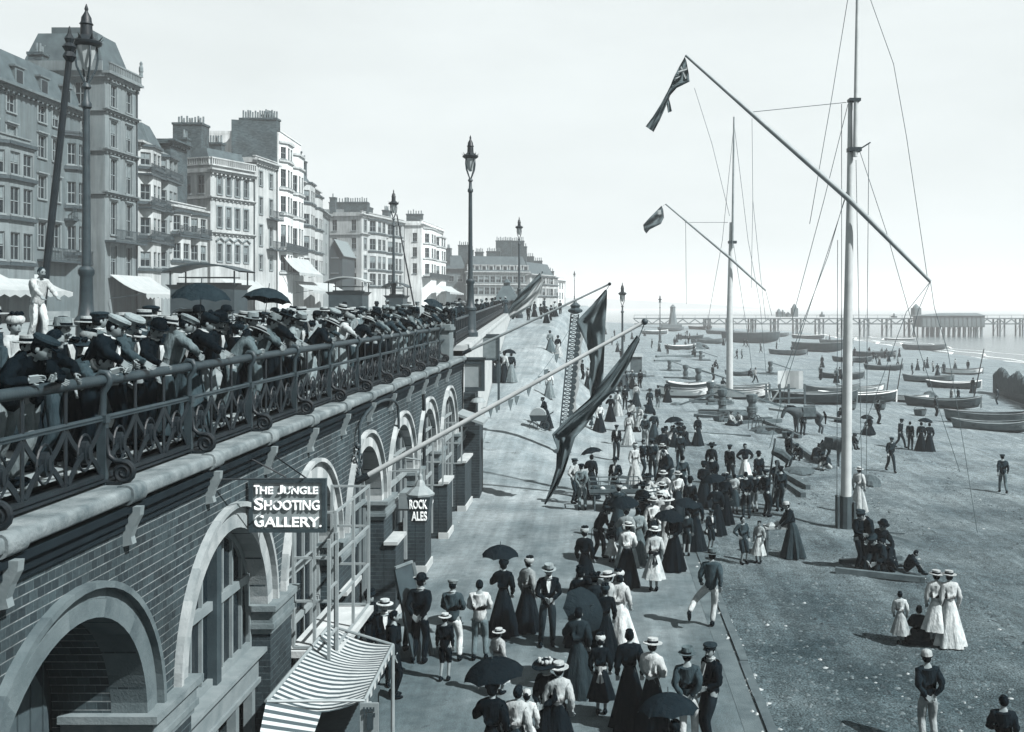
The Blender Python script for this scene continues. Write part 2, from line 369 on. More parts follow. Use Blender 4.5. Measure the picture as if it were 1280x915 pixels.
# ------------------------------------------------------------------ arcade wall under the promenade
M_BRICK = brick('engineering_brick', 'auto', .024, .17, .13, .104, .0072, .4)
M_PIER = brick('pier_brick', 'auto', .018, .055, .15, .104, .0085, .3)
M_RING = mat('arch_stone', .058, .3, 1.7, .85, .35, 30, co='World')
M_COPE = mat('coping_stone', .078, .6, 2.6, .9, .6, 18, co='World')
M_IRON = mat('painted_iron', .0065, .4, 5, .5, .2, 40, spec=.22)
M_IRON2 = mat('weathered_iron_rail', .018, .35, 5, .5, .2, 40, spec=.22)
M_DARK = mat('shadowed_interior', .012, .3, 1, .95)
M_WOODD = mat('dark_board_door', .03, .35, 2, .8, .4, 12, co='World')
M_WHITE = mat('white_paint', .125, .14, 3, .55, .2, 30)
M_GREYP = mat('grey_paint', .095, .2, 3, .6, .2, 30)
M_TRIMD = mat('dark_paint', .022, .3, 3, .5, .2, 30)
M_GLASS, gnt, gb = newmat('window_glass')
gb.inputs['Base Color'].default_value = tone(.007); gb.inputs['Roughness'].default_value = .2; gb.inputs['Specular IOR Level'].default_value = .12
bumpn(gnt, gb, noise(gnt, coords(gnt), 1.1, 2), .12, .05)
M_RING2 = mat('arch_stone_darker', .048, .4, 2.3, .85, .35, 30, co='World'); M_RINGL = mat('limewashed_arch', .145, .3, 2, .85, .35, 30, co='World'); M_RINGL2 = mat('limewashed_arch_worn', .128, .35, 2.4, .85, .35, 30, co='World')  # alternate voussoirs take a second, slightly different stone tone
XW = -5.35
wall = thing('arcade_wall', 'long brick seawall of round arches carrying the promenade railing and stone coping', 'arcade', (XW, 8, 0))
AC = [6.15, 10.47, 14.85, 19.15, 23.5, 27.75, 32.0, 36.35]
AR, SPR, TOPZ = 1.6, 2.83, 5.42
def xw(y): return XW
bw_ = MB(); pr = MB()
N = 20
edges = [4.0] + [(a + b) / 2 for a, b in zip(AC, AC[1:])] + [40.0]
for k, c in enumerate(AC):
    y0, y1 = edges[k], edges[k + 1]
    for a, b in ((y0, c - AR), (c + AR, y1)):
        bw_.add([(XW, a, 0), (XW, b, 0), (XW, b, SPR), (XW, a, SPR)], [(0, 1, 2, 3)])
    arc = [(c - AR * math.cos(PI * i / N), SPR + AR * math.sin(PI * i / N)) for i in range(N + 1)]
    pts = [(y0, SPR)] + arc + [(y1, SPR)]
    tops = [y0] + [clamp(p[0], y0, y1) for p in arc] + [y1]
    for i in range(len(pts) - 1):
        a, b = pts[i], pts[i + 1]
        bw_.add([(XW, a[0], a[1]), (XW, b[0], b[1]), (XW, tops[i + 1], TOPZ), (XW, tops[i], TOPZ)], [(0, 1, 2, 3)])
    # jambs and soffit
    path = [(c - AR, 0)] + arc + [(c + AR, 0)]
    for a, b in zip(path, path[1:]):
        bw_.add([(XW, a[0], a[1]), (XW, b[0], b[1]), (XW - 1.1, b[0], b[1]), (XW - 1.1, a[0], a[1])], [(0, 1, 2, 3)])
# end wall looking down the esplanade and the back of the vaults
bw_.add([(XW, 40, 0), (XW - 1.1, 40, 0), (XW - 1.1, 40, TOPZ), (XW, 40, TOPZ)], [(0, 1, 2, 3)])
bw_.build('brickwork', M_BRICK, wall)
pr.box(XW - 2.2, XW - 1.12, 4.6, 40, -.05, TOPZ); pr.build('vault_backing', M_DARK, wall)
for k, c in enumerate(AC):
    s = MB()
    def ring(r0, r1, x, xb):
        q = []
        n = 28
        A = [(c - r0 * math.cos(PI * i / n), SPR + r0 * math.sin(PI * i / n)) for i in range(n + 1)]
        B = [(c - r1 * math.cos(PI * i / n), SPR + r1 * math.sin(PI * i / n)) for i in range(n + 1)]
        A = [(A[0][0], SPR - .02)] + A + [(A[-1][0], SPR - .02)]; B = [(B[0][0], SPR - .02)] + B + [(B[-1][0], SPR - .02)]
        for i in range(len(A) - 1):
            a, b, d, e = A[i], A[i + 1], B[i + 1], B[i]
            s.add([(x, *a), (x, *b), (x, *d), (x, *e), (xb, *a), (xb, *b), (xb, *d), (xb, *e)], [(0, 1, 2, 3), (0, 4, 5, 1), (3, 2, 6, 7)], (i // 2) % 2)
    ring(AR - .004, AR + .19, XW + .03, XW - .4); ring(AR + .193, AR + .3, XW + .012, XW - .05); ring(AR + .303, AR + .375, XW + .10, XW - .05)
    s.build('arch_surround', [M_RING, M_RING2] if k < 2 else [M_RINGL, M_RINGL2] if k == 2 else [M_PALE, M_RINGL], wall)
# piers with moulded capitals; those further along stand forward as buttresses
for k, y in enumerate(edges[1:-1] + [39.0]):
    w = (AC[k + 1] - AC[k]) / 2 - AR if k < 7 else .95
    fwd = .07
    q = MB(); q.box(XW - 1.0, XW + fwd, y - w - .004, y + w + .004, 0, SPR - .42)
    p = q.build('pier', M_PIER, wall)
    q = MB()
    for i, (z0, z1, e) in enumerate(((SPR - .42, SPR - .33, .03), (SPR - .33, SPR - .25, .075), (SPR - .25, SPR - .04, .05), (SPR - .04, SPR + .05, .12))):
        q.box(XW - .98, XW + fwd + e, y - w - e, y + w + e, z0, z1)
    q.build('capital', M_STONE, p)
    if k >= 3:                                                        # shop-front pier standing forward below the windows
        e = .2 if k == 3 else .36; q = MB(); q.box(XW + .08, XW + e, y - w - .006, y + w + .006, 0, 1.8); b = q.build('forward_pier', M_PIER, wall)
        q = MB(); q.box(XW + .081, XW + e + .06, y - w - .07, y + w + .07, 1.8, 1.88); q.build('pier_ledge', M_PALE, b)
        q = MB(); q.box(XW + .081, XW + e + .05, y - w - .05, y + w + .05, 0, .2); q.build('plinth', M_PALE, b)
# coping: slab with a rolled edge, moulded fascia under it, clasped by a block over each corbel
PY = [11.55 + 2.42 * k for k in range(-2, 11)]
q = MB(); prof = [(-6.1, 5.5), (-6.1, 5.66), (-5.36, 5.66)] + [(-5.30 + .10 * abs(math.cos(t)) ** .55, 5.575 + .085 * math.copysign(abs(math.sin(t)) ** .6, math.sin(t))) for t in [PI / 2 - i * PI / 8 for i in range(9)]] + [(-5.36, 5.475)]
q.extr(prof, lambda a, b: (a, 4.6, b), lambda a, b: (a, 40.2, b)); q.build('coping', M_COPE, wall, smooth=50)
q = MB()
for (x, z0, z1) in ((-5.24, 5.36, 5.44), (-5.29, 5.24, 5.36), (-5.32, 5.16, 5.24)): q.box(-5.6, x, 4.6, 40.1, z0, z1)
q.build('fascia', mat('fascia_shade', .007, .35, 3, .8, spec=.05, co='World'), wall)  # shade under the coping is put into the fascia's near-black colour
for y in PY:
    q = MB(); prof = [(-5.36, 5.672)] + [(-5.29 + .122 * abs(math.cos(t)) ** .7, 5.57 + .115 * math.copysign(abs(math.sin(t)) ** .75, math.sin(t))) for t in [PI / 2 - i * PI / 8 for i in range(9)]] + [(-5.36, 5.43)]
    q.extr(prof, lambda a, b: (a, y - .17, b), lambda a, b: (a, y + .17, b)); cb = q.build('coping_block', M_COPE, wall, smooth=50)
    q = MB(); pf = [(-5.36, 5.42), (-5.15, 5.42), (-5.16, 5.32), (-5.22, 5.2), (-5.26, 5.08), (-5.24, 5.0), (-5.36, 4.97)]
    q.extr(pf, lambda a, b: (a, y - .05, b), lambda a, b: (a, y + .05, b)); q.build('corbel', M_GREYP, wall)
# what fills each arch
def arch_poly(c, r, x, z0, mb, mi=0, n=18):
    P = [(c - r, z0)] + [(c - r * math.cos(PI * i / n), SPR + r * math.sin(PI * i / n)) for i in range(n + 1)] + [(c + r, z0)]
    mb.add([(x, *p) for p in P], [tuple(range(len(P)))], mi)
def arcbar(mb, c, r, x, w=.07, d=.09, n=16):
    P = [(x, c - r * math.cos(PI * i / n), SPR + r * math.sin(PI * i / n)) for i in range(n + 1)]
    for a, b in zip(P, P[1:]): mb.beam(a, b, d, w, up=(1, 0, 0))
def glazed(c, x, bars, trans, m, post=None, zb=2.0, r=AR - .04, bw=.045):
    q = MB(); arcbar(q, c, r - .03, x)
    for u in bars:
        h = SPR + math.sqrt(max(0, (r - .03) ** 2 - u * u)); q.box(x - .03, x + .03, c + u - bw / 2, c + u + bw / 2, zb, h)
    for z, w in trans:
        hw = r if z < SPR else math.sqrt(max(0, r * r - (z - SPR) ** 2)); q.box(x - .05, x + .06, c - hw, c + hw, z - w / 2, z + w / 2)
    for sg in (-1, 1): q.box(x - .05, x + .05, c + sg * r - .05, c + sg * r + .05, zb - 1.2, SPR)
    f = q.build('window_frame', m, wall)
    q = MB(); arch_poly(c, r, x - .02, zb, q); q.build('glazing', M_GLASS, f)
    if post:
        q = MB(); q.box(x - .09, x + .12, c - .09, c + .09, zb - .1, SPR + r - .05); q.build('centre_post', post, f)
    return f
# dark vault with a boarded tympanum door
for c in AC[:2]:
    q = MB(); arch_poly(c + .1, 1.1, XW - .92, 0, q)
    for j in range(9): q.box(XW - .92, XW - .9, c - .95 + j * .25, c - .94 + j * .25, 0, SPR + .9)
    q.build('vault_door', M_WOODD, wall)
f = glazed(AC[2], XW - .28, [-1.2, -.8, -.4, .4, .8, 1.2], [(3.35, .13), (2.22, .16)], M_GREYP, M_TRIMD, zb=2.2)
q = MB(); q.box(XW - .34, XW - .12, AC[2] - AR, AC[2] + AR, 1.72, 2.13); q.box(XW - .3, XW + .02, AC[2] - AR, AC[2] + AR, 2.135, 2.2); q.box(XW - .3, XW - .08, AC[2] - AR, AC[2] + AR, 1.64, 1.715)
q.build('shop_fascia', M_GREYP, wall)
q = MB()
for u in (-1.5, -.1, .75, 1.48): q.box(XW - .3, XW - .16, AC[2] + u - .07, AC[2] + u + .07, 0, 1.63)
q.build('shop_posts', M_GREYP, wall)
f = glazed(AC[3], XW - .35, [-1.1, -.55, 0, .55, 1.1], [(3.5, .08), (2.75, .12), (1.8, .1)], M_WHITE, zb=.9)
f = glazed(AC[4], XW - .4, [-1.1, -.6, -.1, .5, 1.1], [(2.9, .09), (2.1, .09)], M_GREYP, zb=1.0)
f = glazed(AC[5], XW - .2, [-.9, 0, .9], [(3.6, .07), (2.9, .12), (2.4, .07)], M_WHITE, zb=1.6)
f = glazed(AC[6], XW - .15, [-.75, 0, .75], [(3.7, .07), (3.0, .14), (2.2, .07)], M_WHITE, zb=1.4)
f = glazed(AC[7], XW - .12, [-.75, 0, .75], [(3.7, .07), (2.9, .14), (2.2, .07)], M_WHITE, zb=1.4)
for c in AC[4:]:                                     # low shop fronts between the buttresses
    q = MB(); q.box(XW - .6, XW - .5, c - AR, c + AR, 0, 1.35 if c > 26 else .95)
    for u in (-1.0, -.3, .4, 1.1): q.box(XW - .5, XW - .43, c + u - .05, c + u + .05, 0, 1.3)
    q.build('stall_riser', M_PIER, wall)
# white timber oriel with opened casements in the third arch
q = MB(); c = AC[3]; x0, x1, ya, yb, z0, z1 = XW + .05, XW + .78, c - 1.4, c + 1.15, 1.75, 4.12
for (x, y) in ((x0, ya), (x1, ya), (x1, yb), (x0, yb), ((x0 + x1) / 2, ya), (x1, (ya + yb) / 2)): q.box(x - .025, x + .025, y - .025, y + .025, z0, z1)
for z in (z0, 2.55, 3.3, z1 - .03):
    for p, r_ in (((x0, ya), (x1, ya)), ((x1, ya), (x1, yb)), ((x1, yb), (x0, yb))): q.beam((*p, z), (*r_, z), .04, .04, up=(0, 0, 1))
orl = q.build('oriel_frame', M_WHITE, wall)
q = MB(); q.box(x0 - .1, x1 + .08, ya - .08, yb + .08, z0 - .16, z0 - .045); q.build('oriel_sill', M_PALE, orl)
q = MB()
for z in (2.1, 2.9, 3.6): q.beam((x1 + .03, ya - .55, z), (x1 + .03, ya, z), .035, .035)
for y in (ya - .55, ya - .03): q.beam((x1 + .03, y, 1.3), (x1 + .03, y, 3.75), .05, .05)
q.build('casement', M_WHITE, orl)
q = MB()
for yy, zz in ((AC[5] - 1.1, 3.35), (AC[5] + .1, 3.2)): q.beam((XW - .1, yy, zz), (XW + .62, yy - .05, zz), .04, .04); q.beam((XW + .6, yy - .05, zz), (XW + .6, yy - .05, zz - 1.0), .045, .045); q.beam((XW - .1, yy, zz - 1), (XW + .62, yy - .05, zz - 1), .04, .04)
for yy in (AC[6] - .9, AC[7] - 1.0):
    for zz in (2.2, 2.9, 3.6): q.beam((XW, yy, zz), (XW + .6, yy, zz), .04, .04)
    for xx in (XW + .02, XW + .3, XW + .6): q.beam((xx, yy, 2.2), (xx, yy, 3.6), .05, .05)
q.build('opened_casements', M_WHITE, wall)
q = MB()
q.box(XW + .08, XW + .75, 27.0, 27.8, 2.66, 2.72); q.box(XW + .06, XW + .76, 27.0, 27.06, 2.3, 2.655); q.build('signboard', M_GREYP, wall)
# hood and lintel at the far end; drain pipe; scrolled iron lamp bracket
q = MB(); q.add([(XW, 38.4, 3.6), (XW, 40.1, 3.6), (XW + 1.0, 40.1, 3.25), (XW + 1.0, 38.4, 3.25), (XW, 38.4, 3.5), (XW, 40.1, 3.5), (XW + 1.0, 40.1, 3.15), (XW + 1.0, 38.4, 3.15)],
    [(0, 1, 2, 3), (7, 6, 5, 4), (3, 2, 6, 7), (0, 3, 7, 4), (1, 5, 6, 2)]); q.build('porch_roof', M_WHITE, wall)
q = MB(); q.tube([(XW + .06, 30.95, 0), (XW + .06, 30.95, 4.8), (XW + .0, 30.95, 5.1)], .05, 8); q.build('drain_pipe', M_IRON, wall)
br = thing('lamp_bracket', 'curved wrought iron swan neck bracket fixed to the brick arcade above the arches', 'bracket', (XW, 22.3, 4.3))
q = MB(); P = []
for i in range(13):
    t = PI * i / 12; P.append((XW + .12, 24.5 - 2.15 * math.cos(t) , 4.95 + .42 * math.sin(t)))
q.tube([(XW + .1, 22.3, 4.15), (XW + .12, 22.35, 4.6)] + P + [(XW + .12, 26.7, 4.6), (XW + .12, 26.7, 4.45)], .035, 7)
for s_, cc in ((1, (22.2, 4.35)), (-1, (22.55, 4.28)), (1, (22.35, 4.08))):
    q.tube([(XW + .1, cc[0] + (.03 + .012 * i) * math.cos(i * .7 * s_), cc[1] + (.03 + .012 * i) * math.sin(i * .7 * s_)) for i in range(14)], .022, 6)
q.ball((XW + .1, 22.3, 4.6), .07); q.build('bracket_arm', M_IRON2, br)

# ------------------------------------------------------------------ promenade railing
rail = thing('promenade_railing', 'cast iron promenade railing with lattice panels and scroll brackets above the arches', 'railing', (-5.6, 8, 5.66))
XR, ZB, ZT = -5.6, 5.66, 6.9
ends = [PY[0], 35.75]
q = MB(); q.tube([(XR, 4.6, ZT - .06), (XR, 36.9, ZT - .06)], .062, 12); q.build('top_rail', M_IRON2, rail, smooth=60)
q = MB(); q.tube([(XR, 4.6, 6.42), (XR, 36.9, 6.42)], .026, 8); q.box(XR - .03, XR + .03, 4.6, 36.9, 6.385, 6.4); q.build('middle_rail', M_IRON2, rail)
q = MB(); q.box(XR - .04, XR + .04, 4.6, 36.9, 5.74, 5.785); q.box(XR - .06, XR + .06, 4.6, 36.9, 5.70, 5.725); q.build('bottom_rail', M_IRON, rail)
def scroll(mb, x0, y, z0, r):
    n = 26; P = [(x0 + r * (1 - i / n * .86) * math.cos(2.6 + i * .52), y, z0 + r * (1 - i / n * .86) * math.sin(2.6 + i * .52)) for i in range(n)]
    return P
for k, y in enumerate(PY):
    if y < 5: continue
    q = MB(); q.box(XR - .05, XR + .05, y - .04, y + .04, 5.66, 6.38); q.box(XR - .062, XR + .062, y - .052, y + .052, 6.36, 6.45)
    q.tube([(XR, y, 6.45), (XR + .01, y, 6.7), (XR + .07, y, 6.79), (XR + .085, y, 6.86), (XR + .05, y, 6.92), (XR - .02, y, 6.93), (XR - .075, y, 6.86), (XR - .06, y, 6.79)], [.04, .036, .036, .038, .038, .036, .034, .03], 8)
    p = q.build('post', M_IRON2, rail, smooth=50)
    q = MB(); cx, cz, r = XR + .235, 5.80, .125
    q.tube([(XR + .05, y, 6.3), (XR + .045, y, 6.12), (XR + .07, y, 5.99), (XR + .14, y, 5.93), (cx, y, 5.925)], [.02, .025, .03, .035, .03], 8)
    n = 24
    q.tube([(cx + r * (1 - i / n * .85) * math.sin(i * .5), y - .0, cz + r * (1 - i / n * .85) * math.cos(i * .5)) for i in range(n)], [.034 - .012 * i / n for i in range(n)], 7)
    C = [(cx + r * .93 * math.cos(t), cz + r * .93 * math.sin(t)) for t in (2 * PI * j / 18 for j in range(18))]
    q.extr(C, lambda a, b: (a, y - .012, b), lambda a, b: (a, y + .012, b)); q.box(XR + .03, cx, y - .03, y + .03, 5.665, 5.70)
    q.build('scroll_bracket', M_IRON, p, smooth=50)
for k, y in enumerate(PY):
    if y < 5 or y > 34.9: continue
    q = MB(); L = 2.42 / 3
    for j in range(3):
        a, b = y + j * L + .02, y + (j + 1) * L - .02; m_ = (a + b) / 2
        if j: q.tube([(XR, y + j * L, 5.75), (XR, y + j * L, 6.84)], .02, 6)
        for s_ in (1, -1):                                            # a pair of bowed straps crossing at a rosette
            P = [(XR + .012 * s_, m_ + (b - m_) * .97 * math.copysign(abs(t) ** .75, t), 6.08 + s_ * .29 * math.copysign(abs(t) ** 1.25, t)) for t in [-1 + i / 4 for i in range(9)]]
            for u, v in zip(P, P[1:]): q.beam(u, v, .018, .062, up=(1, 0, 0)) if 0 else q.beam(u, v, .062, .018, up=(1, 0, 0))
        q.extr([(m_ + .06 * math.cos(t), 6.08 + .13 * math.sin(t)) for t in (2 * PI * i / 12 for i in range(12))], lambda u, v: (XR - .03, u, v), lambda u, v: (XR + .035, u, v))
        q.extr([(m_ + .03 * math.cos(t), 6.08 + .08 * math.sin(t)) for t in (2 * PI * i / 8 for i in range(8))], lambda u, v: (XR + .03, u, v), lambda u, v: (XR + .06, u, v))
        q.tube([(XR, m_ + .15 * math.cos(t), 6.08 + .2 * math.sin(t)) for t in (2 * PI * i / 16 for i in range(17))], .014, 5)
    q.build('lattice_panel', M_IRON, rail)
# stone end pier of the railing, then the railing and retaining wall that fall back along the ramp
q = MB(); ep = thing('railing_pier', 'square stone pier ending the nearer promenade railing beside the tall lamp', 'pier', (-5.75, 37.4, 5.66))
q.box(-6.15, -5.4, 36.9, 37.9, 5.66, 6.75); q.build('shaft', M_STONE, ep)
q = MB(); q.box(-6.22, -5.33, 36.83, 37.97, 6.75, 6.86); q.box(-6.18, -5.37, 36.87, 37.93, 6.86, 6.95); q.build('cap', M_STONE, ep)
rw = thing('retaining_wall', 'pale stepped retaining wall falling back beside the ramp under the farther railing', 'wall', (-6, 70, 3))
q = MB()
Yw = [40.3 + 4 * i for i in range(24)]
for a, b in zip(Yw, Yw[1:]):
    q.add([(xe(a) - .02, a, 0), (xe(b) - .02, b, 0), (xe(b) - .02, b, zu(b) + .1), (xe(a) - .02, a, zu(a) + .1)], [(0, 1, 2, 3)])
q.build('masonry', M_PALE, rw)
q = MB()
for a, b in zip(Yw, Yw[1:]):
    n = 5
    for i in range(n):
        y = lerp(a, b, (i + .5) / n); q.box(xe(y) - .45, xe(y) + .14, y - .36, y + .36, zu(y) + .08, zu(y) + .3)
q.build('coping_blocks', M_PALE, rw)
fr = thing('far_railing', 'farther run of promenade railing with close upright bars beyond the tall lamp', 'railing', (-7, 70, 6))
q = MB(); P = [(xe(y) - .35, y, zu(y) + 1.3) for y in Yw]; q.tube(P, .06, 8); q.build('top_rail', M_IRON2, fr)
q = MB(); q.tube([(x, y, z - .5) for x, y, z in P], .03, 6); q.tube([(x, y, z - .92) for x, y, z in P], .035, 6); q.build('middle_rail', M_IRON2, fr)
for a, b in zip(Yw, Yw[1:]):
    q = MB()
    for i in range(8):
        y = lerp(a, b, i / 8); x = xe(y) - .35; z = zu(y) + .3
        q.box(x - .03, x + .03, y - .03, y + .03, z, z + (1.05 if i % 2 == 0 else .55))
        y2 = lerp(a, b, (i + 1) / 8); q.beam((x, y, z + .05), (x, y2, z + .5), .04, .04); q.beam((x, y, z + .5), (x, y2, z + .05), .04, .04)
    q.build('lattice_panel', M_IRON, fr)
# abutment with framed notice board
ab = thing('notice_board', 'framed notice board with pale sheet standing on dark brick abutment below tall lamp', 'notice board', (-5.1, 41, 0))
q = MB(); q.box(-5.58, -4.72, 40.4, 41.6, 0, 2.9); q.box(-5.58, -4.9, 40.4, 41.4, 2.9, 4.2); q.build('abutment', M_PIER, ab)
q = MB(); a0, a1, z0, z1 = -5.72, -4.58, 4.22, 5.48
for (x, X, z, Z) in ((a0, a0 + .14, z0, z1), (a1 - .14, a1, z0, z1), (a0 + .14, a1 - .14, z0, z0 + .16), (a0 + .14, a1 - .14, z1 - .16, z1)): q.box(x, X, 40.9, 41.02, z, Z)
q.box(a0 - .06, a1 + .06, 40.86, 41.06, z1 + .003, z1 + .09); q.build('board_frame', M_TRIMD, ab)
q = MB(); q.box(a0 + .13, a1 - .13, 40.96, 41.0, z0 + .15, z1 - .15); q.build('notice_sheet', M_WHITE, ab)
q = MB(); q.beam((-5.6, 40.6, 4.22), (-4.85, 40.5, 3.95), .06, .06); q.lathe([(.02, 0), (.2, -.04), (.3, -.16), (.31, -.2)], 12, (-4.8, 40.5, 4.02)); q.build('lamp_shade', M_WHITE, ab)
nb = thing('notice_board', 'smaller dark framed notice board standing by the ramp behind the group of ladies', 'notice board', (-6.1, 55, zl(-6.1, 55)))
q = MB(); p0, p1 = W(601, 449, 55), W(623, 419, 55)
q.box(p0.x, p1.x, 55, 55.08, p0.z, p1.z); q.build('panel', M_STONE, nb)
q = MB()
for (x, X, z, Z) in ((p0.x - .06, p0.x + .05, p0.z - .06, p1.z + .06), (p1.x - .05, p1.x + .06, p0.z - .06, p1.z + .06), (p0.x, p1.x, p1.z - .05, p1.z + .06), (p0.x, p1.x, p0.z - .06, p0.z + .05)): q.box(x, X, 54.95, 55.1, z, Z)
for x in (p0.x, p1.x): q.box(x - .06, x + .06, 55.1, 55.2, 2, p1.z)
q.build('board_frame', M_TRIMD, nb)
# ------------------------------------------------------------------ lamp standards
M_LGLASS = mat('lantern_glass', .16, .1, 3, .15, spec=.6)
def make_lamp(label):
    t = thing('street_lamp', label, 'street lamp', group='iron lamp standards along the promenade')
    q = MB(); q.lathe([(.36, 0), (.36, .35), (.30, .42), (.27, .5), (.25, 1.35), (.29, 1.4), (.29, 1.5), (.2, 1.62), (.17, 1.9), (.155, 2.6), (.2, 2.68), (.2, 2.78), (.14, 2.86)], 12)
    q.build('pedestal', M_IRON2, t, smooth=35, local=True)
    q = MB(); q.lathe([(.115, 2.86), (.102, 4.2), (.085, 6.9), (.13, 6.95), (.13, 7.05), (.08, 7.12), (.065, 7.4), (.12, 7.46), (.1, 7.52), (.05, 7.6)], 12)
    q.build('shaft', M_IRON2, t, smooth=35, local=True)
    q = MB()
    for k in range(4):
        a = PI / 4 + k * PI / 2
        q.tube([(r * math.cos(a), r * math.sin(a), z) for r, z in ((.03, 7.55), (.12, 7.72), (.24, 7.98), (.28, 8.25), (.26, 8.5))], .028, 6)
    q.build('harp', M_IRON2, t, local=True)
    q = MB(); q.lathe([(.05, 7.9), (.1, 7.96), (.2, 8.3), (.25, 8.52)], 8); q.build('lantern', M_LGLASS, t, local=True)
    q = MB(); q.lathe([(.27, 8.5), (.36, 8.56), (.38, 8.62), (.28, 8.68), (.2, 8.74), (.15, 8.8), (.14, 9.05), (.17, 9.08), (.13, 9.14), (.12, 9.25), (.06, 9.36), (.035, 9.42), (.05, 9.47), (.01, 9.6)], 12)
    for k in range(8):
        a = k * PI / 4; q.add([(.3 * math.cos(a - .18), .3 * math.sin(a - .18), 8.6), (.3 * math.cos(a + .18), .3 * math.sin(a + .18), 8.6), (.44 * math.cos(a), .44 * math.sin(a), 8.78), (.27 * math.cos(a), .27 * math.sin(a), 8.62)], [(0, 1, 2), (1, 3, 2), (3, 0, 2)])
    q.build('crown', M_IRON, t, smooth=35, local=True)
    return t
lamp0 = make_lamp('tallest lamp standard, beside the framed notice board at the end of the near railing')
LB = {  # px, top y, label
 'near': (108, 5, 'lamp standard rising from the crowd in front of the tall corner hotel tower'),
 'main': (588, 169, 'tallest lamp standard, beside the framed notice board at the end of the near railing'),
 'road': (492, 237, 'lamp standard in the crowd before the cream apartment corner, thin pole leaning beside it'),
 'ramp': (649, 275, 'lamp standard on the far railing in front of the long terrace'),
 'gap': (718, 338, 'small lamp standard seen over the pennant pole, right of the long terrace'),
 'hoist': (866, 353, 'far lamp standard right of the dark hanging flag'),
 'pierone': (778, 353, 'far lamp standard close beside the tip of the hanging flag'),
 'pierend': (825, 368, 'farthest lamp standard, alone before the start of the pier')}
first = True
for key, (px, yt, lab) in LB.items():
    if key == 'hoist': continue
    t = lamp0 if first else copy_tree(lamp0); first = False
    lo, hi = 10, 600
    fl = (lambda X, Y: max(zl(X, Y) if X > xe(Y) else zu(Y) + .15, 0)) if key not in ('pierone', 'pierend') else (lambda X, Y: .0)
    for _ in range(50):
        Y = (lo + hi) / 2; p = W(px, yt, Y)
        if p.z > fl(p.x, Y) + 9.6: hi = Y
        else: lo = Y
    if yt > HY - 30 and key == 'pierend': pass
    if key == 'ramp': Y = 97; p = W(px, HY, Y); t.location = (p.x, Y, 6.35)
    else: t.location = (p.x, Y, fl(p.x, Y))
    t['label'] = lab
    print('lamp', key, [round(v, 2) for v in t.location])
# ------------------------------------------------------------------ terraces and hotels across the road
def stucco(name, g):                                                 # sooty streaks running down the render
    m = mat(name, g, .2, .35, .9, .25, 6, co='World'); nt = m.node_tree; b = nt.nodes['Principled BSDF']; l = b.inputs['Base Color'].links[0]; src = l.from_socket
    mp = nt.nodes.new('ShaderNodeMapping'); mp.inputs['Scale'].default_value = (1.3, 1.3, .12); nt.links.new(coords(nt, 'World'), mp.inputs[0])
    f = ramp(nt, noise(nt, mp.outputs[0], 1.6, 6, .7), .35, .7); nt.links.new(mixrgb(nt, 1, src, mixrgb(nt, f, (.62, .62, .62, 1), (1.12, 1.12, 1.12, 1)), 'MULTIPLY'), b.inputs['Base Color']); return m
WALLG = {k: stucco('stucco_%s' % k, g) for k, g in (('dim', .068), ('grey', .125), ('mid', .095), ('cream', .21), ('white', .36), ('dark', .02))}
M_BRK2 = brick('house_brick', 'auto', .035, .055, .3, .12, .012)
M_SLATE = mat('roof_slate', .035, .35, 1.2, .8, .3, 10)
M_POT = mat('chimney_pot', .07, .5, 2, .85)
M_BLIND = mat('window_blind', .08, .3, 4, .8)
WMESH = {}
M_SASH = mat('sash_paint', .10, .2, 3, .6)
def window_mesh(w, h, kind):
    key = (round(w, 2), round(h, 2), kind)
    if key in WMESH: return WMESH[key]
    fr, pn = [], []
    q = MB(); t = .07
    for a, b, c, d in ((0, w, 0, t), (0, w, h - t, h), (0, t, t, h - t), (w - t, w, t, h - t), (t, w - t, h * .5 - .035, h * .5 + .035), (w / 2 - .025, w / 2 + .025, t, h - t)):
        q.box(a, b, .1, .17, c, d)
    q.box(-.1, w + .1, -.12, .1, -.12, -.003)                       # sill
    if kind != 'plain':
        for a, b, c, d in ((-.16, -.004, 0, h + .16), (w + .004, w + .16, 0, h + .16), (-.004, w + .004, h + .004, h + .16)): q.box(a, b, -.06, -.002, c, d)
        if kind == 'hood': q.box(-.22, w + .22, -.22, -.062, h + .16, h + .27)
    fm = q.mesh('window', M_SASH)
    q = MB(); q.quad((0, .16, 0), (w, .16, 0), (w, .16, h), (0, .16, h)); pm = q.mesh('pane', M_GLASS)
    q = MB(); q.quad((t, .14, h * .55), (w - t, .14, h * .55), (w - t, .14, h), (t, .14, h)); bm_ = q.mesh('blind', M_BLIND)
    WMESH[key] = (fm, pm, bm_); return WMESH[key]
def add_window(root, O, u, n, w, h, kind, trim=None):
    fm, pm, bm_ = window_mesh(w, h, kind)
    M = Matrix(((u.x, -n.x, 0, O.x - root.location.x), (u.y, -n.y, 0, O.y - root.location.y), (0, 0, 1, O.z - root.location.z), (0, 0, 0, 1)))
    f = obj('window', fm, [trim] if trim else None, root, M=M)
    obj('pane', pm, None, f)
    if R.random() < .3: obj('blind', bm_, None, f)
